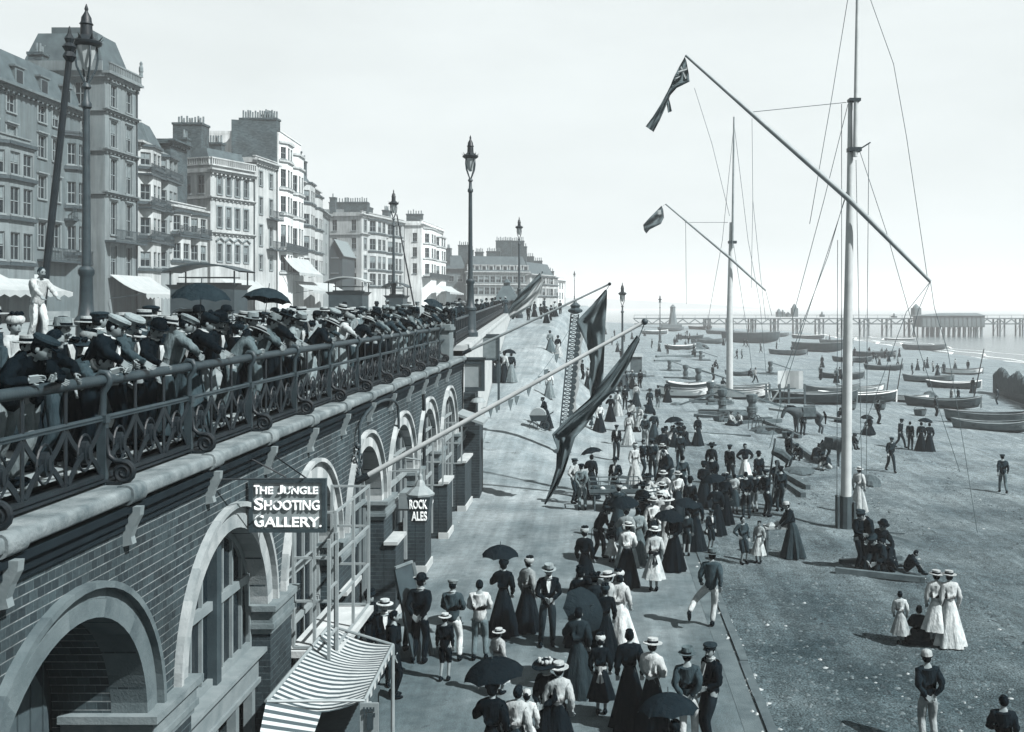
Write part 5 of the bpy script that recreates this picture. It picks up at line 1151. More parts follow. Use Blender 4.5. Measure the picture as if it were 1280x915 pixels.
# plank stall with white sheet
sp = G(985, 505); ts = thing('beach_stall', 'open timber stall with a white sheet hung above it among the boats', 'stall', tuple(sp))
a, b = W(972, 486, sp.y), W(1003, 464, sp.y); q = MB(); n = 6
for i in range(n):
    f = lambda t: .25 * math.sin(t * 5); t0, t1 = i / n, (i + 1) / n
    q.quad((lerp(a.x, b.x, t0), sp.y + f(t0), a.z), (lerp(a.x, b.x, t1), sp.y + f(t1), a.z), (lerp(a.x, b.x, t1) + .1, sp.y + .5 + f(t1), b.z), (lerp(a.x, b.x, t0) + .1, sp.y + .5 + f(t0), b.z))
q.build('white_sheet', M_CANVAS, ts)
q = MB()
for px in (958, 962, 975, 986, 1006): p = W(px, 480, sp.y); q.beam((p.x, sp.y, sp.z), (p.x, sp.y + .1, p.z), .16, .16)
p, r_ = W(955, 487, sp.y), W(1006, 485, sp.y); q.beam(p, r_, .2, .12); q.beam(p - Vector((0, 0, .8)), r_ - Vector((0, 0, .8)), .15, .12); q.build('posts', M_TIMB, ts)
q = MB(); q.beam(W(963, 503, sp.y - .4), W(973, 489, sp.y - .4), .18, .12); q.beam(W(960, 490, sp.y - .4), W(963, 503, sp.y - .4), .15, .12); q.build('struts', M_TIMP, ts)
def heap(label, px, py, w, h, n, m=M_TIMB, name='net_heap', cat='net'):
    p = G(px, py); q = MB()
    prof = [(w, 0), (w * .95, h * .2), (w * .75, h * .55), (w * .45, h * .85), (w * .15, h)]
    q.lathe(prof, 16, (0, 0, 0), wave=lambda t, z: 1 + .14 * math.sin(3 * t + z * 5) + .1 * math.sin(7 * t - z * 9))
    tag(q.build(name, m, off=(0, 0, 0)), label, cat).location = p
M_NET = mat('tarred_nets', .035, .5, 6, .95, 1, 25, dist=.05)
heap('low heap of dark nets by the stout capstan', 920, 521, 1.1, .5, 0, M_NET); heap('dark net heap under the capstan with hooped iron', 958, 541, 1.2, .45, 0, M_NET)
heap('small net heap on the shingle below the seated pair by the horses', 998, 590, .8, .25, 0, M_NET); heap('heap of dark gear right of the nearer mast foot', 1087, 607, .55, .5, 0, M_NET)
heap('dark heap of nets by the boats near the road edge', 845, 506, .5, .2, 0, M_NET); heap('net heap in the clutter running towards the pier', 872, 436, 2.2, 1.3, 0, M_NET); heap('second net heap in the clutter towards the pier', 884, 428, 2.2, 1.2, 0, M_NET)
heap('dark basket-like heap beside the dark heavy boat', 1162, 502, .9, 1.0, 0, M_NET)
# groyne
gr = thing('timber_groyne', 'dark timber groyne of close uneven piles running into the sea', 'groyne', tuple(G(1262, 512)))
n = 26
for i in range(n):
    t = i / (n - 1); p = W(lerp(1245, 1300, t), lerp(508, 520, t), lerp(112, 92, t)); p.z = zl(p.x, p.y); h = W(0, lerp(462, 478, t) + R.uniform(-6, 6) + (-8 if i in (4, 5) else 0), p.y).z
    q = MB(); w = .26; q.box(p.x - w, p.x + w, p.y - w, p.y + w, p.z - .5, h - .25); q.add([(p.x + sx * w, p.y + sy * w, h - .25) for sx, sy in ((-1, -1), (1, -1), (1, 1), (-1, 1))] + [(p.x, p.y, h + .2)], [(0, 1, 4), (1, 2, 4), (2, 3, 4), (3, 0, 4)]); q.build('pile', M_TIMB, gr)
q = MB(); q.beam(W(1245, 490, 111.6), W(1300, 500, 91.6), .3, .35); q.build('waling', M_TIMB, gr)
# bathing hut beside the far road edge
hp_ = G(795, 466); hu = thing('kiosk_hut', 'small boarded hut with shallow pitched roof beyond the end of the long pennant', 'hut', tuple(hp_)); a, b = W(788.5, 460, hp_.y), W(802.5, 446, hp_.y)
q = MB(); q.box(a.x, b.x, hp_.y, hp_.y + 1.6, hp_.z, b.z); q.build('walls', M_TIMB, hu)
q = MB(); q.add([(a.x - .15, hp_.y - .15, b.z), (b.x + .15, hp_.y - .15, b.z), (b.x + .15, hp_.y + 1.8, b.z), (a.x - .15, hp_.y + 1.8, b.z), (a.x - .1, hp_.y + .8, b.z + .35), (b.x + .1, hp_.y + .8, b.z + .35)], [(0, 1, 5, 4), (2, 3, 4, 5), (0, 4, 3), (1, 2, 5), (0, 3, 2, 1)]); q.build('roof', M_SIGNB, hu)
# ------------------------------------------------------------------ the pier
YP = 374.0; M_PIERI = mat('pier_iron', .06, .3, .2, .8)  # distance haze partly put into the colour: iron lightened
pi_ = thing('iron_pier', 'long iron pleasure pier on piles stretching across the far water', 'pier', (12, YP, -4))
x0, x1 = W(792, 397, YP).x, W(1330, 397, YP).x; zd = W(0, 397.5, YP).z
q = MB(); q.box(x0, x1, YP - 4, YP + 4, zd - .35, zd); q.build('deck', M_PIERI, pi_)
q = MB(); x = x0
while x < x1:
    q.box(x, x + .12, YP - 4.05, YP - 3.95, zd, zd + 1.1); q.beam((x, YP - 4, zd - .4), (x + 2.2, YP - 4, zd - 2.0), .34, .34); q.beam((x + 2.2, YP - 4, zd - 2.0), (x + 4.4, YP - 4, zd - .4), .34, .34); x += 4.4
q.box(x0, x1, YP - 4.1, YP - 3.9, zd + 1.05, zd + 1.2); q.box(x0, x1, YP - 4.1, YP - 3.9, zd - 2.3, zd - 1.85); q.build('girder', M_PIERI, pi_)
x = x0 + 26
while x < x1:
    q = MB()
    for d in (0, 1.6): q.tube([(x + d, YP - 3.2, -5), (x + d, YP - 3.2, zd - .3)], .32, 7); q.tube([(x + d, YP + 3.2, -5), (x + d, YP + 3.2, zd - .3)], .32, 7)
    q.beam((x, YP - 3.2, -3), (x + 1.6, YP - 3.2, zd - 2), .12, .12); q.beam((x, YP + 3.2, -3), (x + 1.6, YP + 3.2, zd - 2), .12, .12); q.beam((x, YP - 3.2, zd - 2.2), (x, YP + 3.2, zd - 2.2), .15, .15); q.build('pile_pair', M_PIERI, pi_); x += 8.2
def kiosk(px0, px1, yt, yb, roof):
    a, b = W(px0, yb, YP), W(px1, yt, YP); q = MB(); q.box(a.x, b.x, YP - 2.5, YP + 2.5, a.z, b.z)
    k = q.build('kiosk', M_PIERI, pi_); q = MB(); q.lathe([((b.x - a.x) * .6, 0), ((b.x - a.x) * .4, roof * .5), (.2, roof)], 8, ((a.x + b.x) / 2, YP, b.z + .003)); q.build('kiosk_roof', M_PIERI, k)
kiosk(971, 976, 390, 396, 1.2); kiosk(977, 980, 390, 396, .8); kiosk(990, 996, 385, 396, 1.6); kiosk(983, 987, 392, 396, .6); kiosk(1141, 1149, 385, 396, 1.5); kiosk(1026, 1029, 393, 396, 1); kiosk(1116, 1119, 395, 397, 1)
a, b = W(1137, 408, YP), W(1213, 394, YP); pp = thing('pier_pavilion', 'broad dark pavilion and landing stage on the pier', 'pavilion', (a.x, YP - 20, -4))
q = MB(); q.box(a.x, b.x, YP - 14, YP - 4.2, a.z, b.z)
for i in range(14): x = lerp(a.x, b.x, (i + .5) / 14); q.box(x - .5, x + .5, YP - 14.15, YP - 14, a.z + .4, b.z - .5)
q.build('hall', M_PIERI, pp)
q = MB(); q.add([(a.x - .5, YP - 14.5, b.z), (b.x + .5, YP - 14.5, b.z), (b.x + .5, YP - 4, b.z), (a.x - .5, YP - 4, b.z), (a.x + 9, YP - 9, b.z + .9), (b.x - 1, YP - 9, b.z + .9)], [(0, 1, 5, 4), (1, 2, 5), (2, 3, 4, 5), (3, 0, 4), (0, 3, 2, 1)]); q.build('roof', M_PIERI, pp)
for i in range(12):
    x = lerp(a.x + 1, b.x - 1, i / 11); q = MB(); q.tube([(x, YP - 13, -5), (x, YP - 13, a.z)], .3, 6); q.tube([(x, YP - 6, -5), (x, YP - 6, a.z)], .3, 6); q.build('pile', M_PIERI, pp)
tw = W(841, 383, YP - 14); t = thing('lookout_tower', 'small tapering lookout tower near the root of the pier', 'tower', (tw.x, YP - 14, 0)); q = MB(); q.lathe([(1.7, 0), (.9, tw.z - 2), (.7, tw.z - 2)], 6, (tw.x, YP - 14, 0)); q.build('legs', M_PIERI, t); q = MB(); q.lathe([(.9, tw.z - 2), (.9, tw.z - .4), (1.1, tw.z - .3), (.6, tw.z + .2), (.1, tw.z + .7)], 8, (tw.x, YP - 14, .003)); q.build('cabin', M_PIERI, t)
q = MB(); q.box(tw.x - 4, tw.x + 3, YP - 17, YP - 11, -.5, .6); q.build('base_wall', M_PIERI, t)
# ------------------------------------------------------------------ figures
def skin_mesh(name, V, E, rad, root=0, sub=1):
    me = bpy.data.meshes.new(name); me.from_pydata([tuple(v) for v in V], E, [])
    o = bpy.data.objects.new('figure_build', me); col.objects.link(o)
    o.modifiers.new('skin', 'SKIN'); 
    if not me.skin_vertices: 
        bm = bmesh.new(); bm.from_mesh(me); bm.verts.layers.skin.verify(); bm.to_mesh(me); bm.free()
    for i, r in enumerate(rad):
        sv = me.skin_vertices[0].data[i]; sv.radius = r if isinstance(r, tuple) else (r, r); sv.use_root = (i == root)
    s = o.modifiers.new('sub', 'SUBSURF'); s.levels = sub; s.render_levels = sub
    dg = bpy.context.evaluated_depsgraph_get(); dg.update()
    e = o.evaluated_get(dg); m2 = e.to_mesh()
    mb = MB(); mb.add([v.co.copy() for v in m2.vertices], [list(p.vertices) for p in m2.polygons]); e.to_mesh_clear()
    bpy.data.objects.remove(o); bpy.data.meshes.remove(me)
    return mb
def ik(S, Wt, l1, l2, hint):
    S, Wt = Vector(S), Vector(Wt); d = Wt - S; L = d.length
    if L > (l1 + l2) * .995: Wt = S + d * ((l1 + l2) * .995 / L); d = Wt - S; L = d.length
    a = (l1 * l1 - l2 * l2 + L * L) / (2 * L); h = math.sqrt(max(1e-6, l1 * l1 - a * a)); n = d.normalized(); hv = Vector(hint); hv = hv - n * hv.dot(n); hv = hv.normalized() if hv.length > 1e-5 else Vector((0, 1, 0))
    return S + n * a + hv * h, Wt
def head_mb():
    m = MB(); m.ball((0, 0, .005), (.076, .094, .115), 14)
    m.v = [(x * (1 - .35 * max(0, -z - .02) / .1), y - (.012 if (y < 0 and z < -.05) else 0), z) for x, y, z in m.v]
    m.add([(-.014, -.088, -.03), (.014, -.088, -.03), (0, -.118, -.028), (0, -.09, .025)], [(0, 1, 2), (1, 3, 2), (3, 0, 2), (0, 3, 1)])
    for s in (-1, 1):
        m.ball((s * .076, .008, -.005), (.012, .022, .034), 6); m.ball((s * .03, -.083, .014), (.015, .012, .008), 6, mi=1); m.beam((s * .014, -.094, .034), (s * .048, -.082, .034), .01, .008, mi=1)
    m.beam((-.024, -.09, -.066), (.024, -.09, -.066), .008, .01, mi=1)
    return m
HEAD = head_mb()
def hand_mb(mb, wr, d, palm_n):
    d = Vector(d).normalized(); n = Vector(palm_n); n = (n - d * n.dot(d)).normalized(); s = d.cross(n)
    c = Vector(wr) + d * .045
    mb.beam(Vector(wr) - d * .005, Vector(wr) + d * .085, .072, .03, up=n) if abs(d.dot(n)) < .99 else None
    for i, l in enumerate((.062, .072, .068, .05)):
        b = Vector(wr) + d * .08 + s * ((i - 1.5) * .019); k = b + d * l * .5 + n * .008; t = b + d * l * .85 + n * .035
        mb.tube([b - d * .015, k, t], [.0095, .0085, .0065], 5)
    b = Vector(wr) + d * .025 + s * .034; mb.tube([b - s * .012, b + d * .03 + s * .022 + n * .012, b + d * .055 + s * .02 + n * .03], [.011, .0095, .007], 5)
PROTO = {}
def proto(key, sex, arms, lean=0, feet=None, sit=None, tilt=0, turn=0, skirt=(.34, 1.0), knees=None, shorts=False):
    th = math.radians(lean); zp = .97 if sit is None else sit + .05
    dz = 0 if sit is None else sit - .95
    def Lp(p):
        x, y, z = p; z += dz
        if z <= zp: return Vector((x, y, z))
        q = z - zp; return Vector((x, y * math.cos(th) - q * math.sin(th), zp + y * math.sin(th) + q * math.cos(th)))
    f = sex == 'f'; sw = .142 if f else .16
    pel, wai, che, upc, nek = Lp((0, 0, .95)), Lp((0, 0, 1.08)), Lp((0, .005, 1.27)), Lp((0, .01, 1.42)), Lp((0, 0, 1.5))
    hc = Lp((0, -.02, 1.605)); sh = [Lp((s * sw, .01, 1.405)) for s in (-1, 1)]
    A = []
    for i, s in enumerate((-1, 1)):
        tgt, hint = arms[i]; A.append(ik(sh[i], Vector(tgt) + Vector((0, 0, dz)), .29, .25, Vector(hint)))
    hips = [Vector((s * .088, 0, .90 + dz)) for s in (-1, 1)]
    if sit is not None: feet = feet or ((-.11, -.45, .07), (.11, -.42, .07))
    feet = feet or ((-.1, .0, .08), (.1, .02, .08))
    K = []
    for i in (0, 1):
        k, ft = ik(hips[i], feet[i], .43, .43, (0, -1, .3) if sit is None else (0, -1, 1.2)); K.append((k, ft))
    V = [pel, wai, che, upc, nek, Lp((0, -.01, 1.56))]; E = [(0, 1), (1, 2), (2, 3), (3, 4), (4, 5)]; r = [.115, .095, .115, .07, .046, .048]
    for i in (0, 1):
        b = len(V); V += [sh[i], A[i][0], A[i][1]]; E += [(3, b), (b, b + 1), (b + 1, b + 2)]; r += [.045, .036, .026]
        b = len(V); V += [hips[i], K[i][0], K[i][1]]; E += [(0, b), (b, b + 1), (b + 1, b + 2)]; r += [.088, .055, .036]
    body = skin_mesh('body', V, E, r)
    HM = Matrix.Translation(hc) @ Matrix.Rotation(math.radians(turn), 4, 'Z') @ Matrix.Rotation(th * .55 + math.radians(tilt), 4, 'X')
    body.join(HEAD, HM)
    if not f and not shorts: mo = MB(); mo.beam((-.04, -.092, -.05), (.04, -.092, -.05), .022, .02, mi=1); body.join(mo, HM)
    for i in (0, 1):
        d = A[i][1] - A[i][0]; hand_mb(body, A[i][1] - d.normalized() * .01, d, (0, -1, -.3) if abs(d.normalized().y) < .8 else (0, 0, -1))
    P = {'body': body.mesh('person', [mat('skin', .105, .15, 8, .6, rnd=.15), mat('eyes_and_lips', .012)], None, 60)}
    # upper garment
    if f: tr = [.11, .112, .145, .118, .08]; ar = [.092, .068, .04]
    else: tr = [.17, .15, .165, .125, .085]; ar = [.078, .06, .044]
    V = [Lp((0, .01, .80 if not f else .99)), wai, che, upc, Lp((0, .008, 1.5))]; E = [(0, 1), (1, 2), (2, 3), (3, 4)]
    if sit is not None and not f: V[0] = Vector((0, .0, sit - .02)); 
    r = list(tr)
    for i in (0, 1):
        b = len(V); el = A[i][0]; wr = A[i][1]; V += [sh[i], sh[i].lerp(el, .5), el, el.lerp(wr, .93)]; E += [(3, b), (b, b + 1), (b + 1, b + 2), (b + 2, b + 3)]; r += [ar[0] * 1.02, ar[0], ar[1], ar[2]]
    t = skin_mesh('top', V, E, r, root=2)
    # wrinkle the cloth a little
    t.v = [(x + .011 * math.sin(z * 41 + y * 23), y + .011 * math.sin(z * 37 + x * 29) + .006 * math.sin(z * 83), z) for x, y, z in t.v]
    P['top'] = t.mesh('blouse' if f else 'jacket', cloth(.02), None, 60)
    # shirt front and collar
    q = MB(); n0 = Lp((0, -.075, 1.475)); 
    q.tube([Lp((.062 * math.sin(a), .0 - .065 * math.cos(a), 1.49)) for a in (2 * PI * j / 10 for j in range(11))], .016, 5)
    if not f: q.add([Lp((-.045, -.135, 1.44)), Lp((.045, -.135, 1.44)), Lp((.05, -.175, 1.36)), Lp((.012, -.192, 1.2)), Lp((-.012, -.192, 1.2)), Lp((-.05, -.175, 1.36)), Lp((0, -.08, 1.3))], [(0, 1, 2, 3, 4, 5), (0, 1, 6), (1, 2, 6), (2, 3, 6), (3, 4, 6), (4, 5, 6), (5, 0, 6)])
    P['shirt'] = q.mesh('collar', cloth(.16), None)
    # lower garment
    if f or shorts == 'skirt':
        w0, hem = skirt; q = MB(); k = []
        N = 40
        if sit is None:
            top = 1.09; lo = 1 - hem + .015
            prof = [(w0 * (.30 + .70 * ((top - z) / (top - lo)) ** .85), z) for z in [lo + (top - lo) * j / 7 for j in range(8)]]
            q.lathe([(prof[0][0] * .96, prof[0][1] + .01)] + prof, N, wave=lambda t, z: 1 + (.12 * math.sin(7 * t + 1.3 + 1.2 * math.sin(2 * t)) + .07 * math.sin(12 * t + 2 * math.cos(3 * t))) * (1.1 - z) ** .8 - (.10 * (1 - z) * math.sin(t) if math.sin(t) < 0 else -.08 * (1 - z) * math.sin(t)), sy=.95)
            if lean: q.v = [tuple(Vector((x, y - max(0, z - .9) * math.sin(th) , z))) for x, y, z in q.v]
        else:
            for j in range(9):
                t_ = j / 8; yc = lerp(.02, -.42, t_ ** .8); zt = lerp(sit + .16, .02, t_ ** 2.2); rr = lerp(.16, .34, t_); k.append((yc, zt, rr))
            q.lathe([(.42, .0), (.40, .12), (.34, sit * .6), (.27, sit), (.2, sit + .14), (.13, sit + .2)], N, (0, -.12, .01), wave=lambda t, z: 1 + .05 * math.sin(7 * t) + (.35 * max(0, -math.sin(t)) * (1 if z < sit else .3)))
        P['bot'] = q.mesh('skirt', cloth(.02), None, 70)
    if not f:
        V = [pel + Vector((0, 0, .03)), pel + Vector((0, 0, -.04))]; E = [(0, 1)]; r = [.14, .14]
        for i in (0, 1):
            b = len(V); k, ft = K[i]; end = ft + Vector((0, 0, .02)) if not shorts else k.lerp(ft, .15)
            V += [hips[i], hips[i].lerp(k, .55), k, k.lerp(end, .5), end]; E += [(1, b), (b, b + 1), (b + 1, b + 2), (b + 2, b + 3), (b + 3, b + 4)]; r += [.105, .095, .077, .07, .064]
        P['bot'] = skin_mesh('bot', V, E, r).mesh('trousers', cloth(.02), None, 60)
    q = MB()
    for i in (0, 1):
        ft = K[i][1]; fx = ft.x; up = max(0, ft.z - .08)
        if up < .12: q.ball((fx, ft.y - .06, ft.z - .04), (.048, .135, .05), 8); q.ball((fx, ft.y + .02, ft.z), (.05, .06, .07), 8)
        else: q.ball((fx, ft.y - .02, ft.z - .07), (.048, .06, .125), 8); q.ball((fx, ft.y + .02, ft.z), (.05, .06, .07), 8)
    P['shoes'] = q.mesh('shoes', cloth(.012), None, 60)
    q = MB(); q.ball((0, .014, .022), (.083, .098, .108), 12); q.v = [(x, max(y, -.045 - z * .2) if z < .06 else y, z) for x, y, z in q.v]
    if f: q.ball((0, .085, .07), (.055, .05, .05), 8); q.ball((0, -.03, .09), (.07, .06, .04), 8)
    P['hair'] = q.mesh('hair', cloth(.012), None, 60)
    P['HM'] = HM; P['handR'] = A[1][1] + (A[1][1] - A[1][0]).normalized() * .06; P['sex'] = sex; PROTO[key] = P
UP, DN, BK, OUT = (0, 0, 1), (0, 0, -1), (0, 1, 0), (1, 0, 0)
a_dn = [((-.21, -.03, .86), (-.4, 1, 0)), ((.21, -.03, .86), (.4, 1, 0))]
proto('stand', 'm', a_dn, 0, ((-.1, .0, .08), (.11, .03, .08)))
proto('stand2', 'm', [((-.21, -.06, .88), (-.6, 1, 0)), ((.13, -.22, 1.05), (.8, .6, -.5))], 2, ((-.12, .05, .08), (.12, -.05, .08)), turn=25)
proto('clasp', 'm', [((-.05, -.21, 1.06), (-1, .5, -.4)), ((.06, -.22, 1.05), (1, .5, -.4))], 3, ((-.13, .0, .08), (.13, .02, .08)), tilt=8)
proto('behind', 'm', [((-.06, .17, .98), (-1, .6, 0)), ((.06, .18, .97), (1, .6, 0))], 0, ((-.11, .0, .08), (.11, .0, .08)), turn=-20)
proto('hips', 'm', [((-.19, -.06, 1.02), (-1, .3, 0)), ((.19, -.06, 1.02), (1, .3, 0))], 2, ((-.15, .0, .08), (.15, .02, .08)))
proto('walk', 'm', [((-.24, -.2, .93), (-.4, 1, 0)), ((.24, .18, .92), (.4, 1, 0))], 5, ((-.09, .32, .13), (.09, -.3, .08)))
proto('stride', 'm', [((-.22, .12, .94), (-.4, 1, 0)), ((.24, -.1, .95), (.4, 1, 0))], 6, ((-.04, .0, .08), (.44, .3, .36)))
proto('lean', 'm', [((-.2, -.40, 1.15), (-1, .1, .2)), ((.2, -.42, 1.15), (1, .1, .2))], 24, ((-.12, .12, .08), (.12, .2, .08)), tilt=14)
proto('lean2', 'm', [((-.16, -.44, 1.16), (-.8, 0, -.4)), ((.12, -.46, 1.15), (.8, 0, -.4))], 40, ((-.12, .2, .08), (.12, .3, .08)), tilt=4, turn=18)
proto('lean3', 'm', [((-.22, -.4, 1.14), (-1, .1, .1)), ((.25, -.05, .95), (.6, 1, 0))], 16, ((-.12, .05, .08), (.12, .12, .08)), tilt=16, turn=-22)
proto('bent', 'm', [((-.14, -.72, 1.16), (-.8, 0, -.4)), ((.14, -.74, 1.15), (.8, 0, -.4))], 60, ((-.14, .1, .08), (.14, .22, .08)), tilt=-14)
proto('stoop', 'm', [((-.22, -.34, .86), (-.6, .8, 0)), ((.2, -.4, .86), (.6, .8, 0))], 34, ((-.1, .12, .08), (.12, -.16, .08)))
proto('reach', 'm', [((-.18, -.5, 1.0), (-.7, .3, -.6)), ((.18, -.5, 1.0), (.7, .3, -.6))], 12, ((-.1, .15, .08), (.1, -.1, .08)))
proto('carry', 'm', [((-.2, -.22, 1.38), (-1, 0, -.6)), ((.1, -.3, 1.2), (.8, .2, -.6))], 4, ((-.1, .1, .08), (.1, -.06, .08)))
proto('sit', 'm', [((-.14, -.42, .98), (-1, .3, 0)), ((.14, -.42, .98), (1, .3, 0))], 22, None, .42, tilt=4)
proto('sitlow', 'm', [((-.1, -.48, 1.02), (-1, .2, 0)), ((.1, -.5, 1.02), (1, .2, 0))], 34, ((-.14, -.58, .06), (.14, -.5, .06)), .2, tilt=8)
proto('boy', 'm', a_dn, 0, ((-.09, .0, .08), (.1, .05, .08)), shorts=True)
proto('boyhips', 'm', [((-.18, -.06, 1.03), (-1, .3, 0)), ((.22, -.05, .9), (.6, 1, 0))], 0, ((-.11, .0, .08), (.12, .05, .08)), shorts=True, turn=15)
proto('wstand', 'f', [((-.22, -.04, .9), (-.6, 1, 0)), ((.22, -.04, .9), (.6, 1, 0))], 1)
proto('wclasp', 'f', [((-.04, -.22, 1.04), (-1, .5, -.4)), ((.05, -.22, 1.03), (1, .5, -.4))], 2, tilt=6)
proto('wumb', 'f', [((-.2, -.06, .92), (-.6, 1, 0)), ((.15, -.24, 1.22), (.8, .4, -.6))], 1)
proto('whips', 'f', [((-.17, -.05, 1.06), (-1, .3, 0)), ((.17, -.05, 1.06), (1, .3, 0))], 0)
proto('wwalk', 'f', [((-.2, -.14, .93), (-.5, 1, 0)), ((.17, -.16, .98), (.7, .7, 0))], 4, skirt=(.38, 1.0))
proto('wlean', 'f', [((-.18, -.4, 1.15), (-1, .1, .2)), ((.18, -.4, 1.15), (1, .1, .2))], 20, tilt=12)
proto('wreach', 'f', [((-.15, -.4, 1.0), (-.8, .3, -.5)), ((.16, -.42, 1.0), (.8, .3, -.5))], 14, skirt=(.38, 1.0))
proto('wsit', 'f', [((-.1, -.3, 1.08), (-1, .2, 0)), ((.1, -.32, 1.08), (1, .2, 0))], 8, None, .4)
proto('wsitlow', 'f', [((-.1, -.34, 1.08), (-1, .2, 0)), ((.1, -.34, 1.08), (1, .2, 0))], 14, ((-.12, -.5, .05), (.12, -.5, .05)), .16)
proto('girl', 'f', [((-.2, -.08, .92), (-.6, 1, 0)), ((.2, -.08, .92), (.6, 1, 0))], 0, ((-.08, .0, .08), (.08, .03, .08)), skirt=(.30, .66))
# hats, in head coordinates
def hats():
    Hs = {}
    q = MB(); q.lathe([(.098, .062), (.172, .058), (.172, .072), (.096, .076), (.094, .152), (.0, .155)], 18, sy=1.1, capb=False); q.lathe([(.0985, .077), (.0975, .115)], 18, sy=1.1, mi=1, capb=False, capt=False); Hs['boater'] = q
    q = MB(); q.lathe([(.1, .05), (.138, .062), (.142, .07), (.1, .068), (.099, .1), (.088, .15), (.055, .182), (.0, .19)], 16, sy=1.12, capb=False); q.lathe([(.102, .07), (.101, .092)], 16, sy=1.12, mi=1, capb=False, capt=False); Hs['bowler'] = q
    q = MB(); q.lathe([(.092, .05), (.1, .075), (.118, .1), (.11, .125), (.05, .14), (.0, .142)], 16, sy=1.15, capb=False); q.add([(-.07, -.085, .06), (.07, -.085, .06), (.05, -.155, .045), (-.05, -.155, .045), (-.07, -.085, .072), (.07, -.085, .072), (.05, -.155, .055), (-.05, -.155, .055)], [(0, 1, 2, 3), (4, 5, 6, 7), (2, 3, 7, 6), (0, 3, 7, 4), (1, 2, 6, 5)], 1); Hs['cap'] = q
    q = MB(); q.lathe([(.1, .05), (.15, .058), (.155, .066), (.1, .066), (.097, .12), (.09, .17), (.05, .155), (.0, .15)], 16, sy=1.15, capb=False, wave=lambda t, z: 1 + .05 * math.cos(2 * t)); q.lathe([(.103, .067), (.102, .1)], 16, sy=1.15, mi=1, capb=False, capt=False); Hs['trilby'] = q
    q = MB(); q.lathe([(.098, .055), (.21, .05), (.24, .075), (.2, .078), (.1, .08), (.09, .14), (.0, .15)], 18, sy=1.05, capb=False, wave=lambda t, z: 1 + .07 * math.sin(3 * t))
    rr = random.Random(3)
    for i in range(9): a = i * .7; q.ball((.1 * math.cos(a), .1 * math.sin(a), .105 + .05 * rr.random()), .028 + .018 * rr.random(), 6, mi=1)
    Hs['wide'] = q
    q = MB(); q.lathe([(.09, .03), (.115, .06), (.12, .1), (.1, .14), (.0, .16)], 14, sy=1.1, capb=False)
    for i in range(7): a = i * .9; q.ball((.07 * math.cos(a), .06 * math.sin(a) - .02, .14 + .03 * rr.random()), .03 + .014 * rr.random(), 6, mi=1)
    Hs['bonnet'] = q
    q = MB(); q.lathe([(.108, .04), (.104, .055), (.1, .065), (.098, .1), (.086, .135), (.05, .155), (0, .16)], 14, sy=1.12, capb=False); q.lathe([(.11, .038), (.11, .058)], 14, sy=1.12, mi=1, capb=False, capt=False); Hs['sailor'] = q
    q = MB(); q.ball((0, .02, .03), (.105, .118, .12), 12); q.v = [(x, max(y, -.04), z) for x, y, z in q.v]; q.lathe([(.11, -.1), (.15, -.2), (.16, -.26)], 10, (0, .03, 0), mi=1, capb=False, capt=False); Hs['shawl'] = q
    return {k: m.mesh('hat', [cloth(.02), cloth(.012)], None, 45) for k, m in Hs.items()}
HATS = hats()
FAR = {}
def far_mesh(pk, hat):
    key = (pk, hat)
    if key in FAR: return FAR[key]
    P = PROTO[pk]; q = MB()
    def put(me, mi, M=None):
        m = MB(); m.add([v.co.copy() for v in me.vertices], [list(p.vertices) for p in me.polygons]); q.join(m, M, mi)
    put(P['body'], 0); put(P['top'], 1); put(P['bot'], 2); put(P['hair'], 4, P['HM'])
    if hat: put(HATS[hat], 3, P['HM'])
    FAR[key] = q.mesh('person', [MATS['skin']] + [cloth(.02)] * 4, None, 60); return FAR[key]
NP = [0]
def person(label, loc, rot, pk, s=1.0, top=.012, bot=.012, hat=None, hg=.02, hb=.012, hair=.012, group=None, shirt=None, far=False, cat='person'):
    P = PROTO[pk]; M = [cloth(top), cloth(bot)]; a = math.radians(rot); NP[0] += 1
    if far:
        o = obj('person', far_mesh(pk, hat), [None, cloth(top), cloth(bot), cloth(hg), cloth(hair)])
    else:
        o = obj('person', P['body'])
        obj('blouse' if P['sex'] == 'f' else 'jacket', P['top'], [cloth(top)], o)
        obj('skirt' if P['sex'] == 'f' else 'trousers', P['bot'], [cloth(bot)], o)
        obj('shoes', P['shoes'], None, o)
        obj('hair', P['hair'], [cloth(hair)], o, M=P['HM'])
        if shirt: obj('collar', P['shirt'], [cloth(shirt)], o)
        if hat: obj('hat', HATS[hat], [cloth(hg), cloth(hb)], o, M=P['HM'])
    o.location = loc; o.rotation_euler = (R.uniform(-.035, .035), R.uniform(-.03, .03), a); o.scale = (s,) * 3
    tag(o, label, cat, group); return o
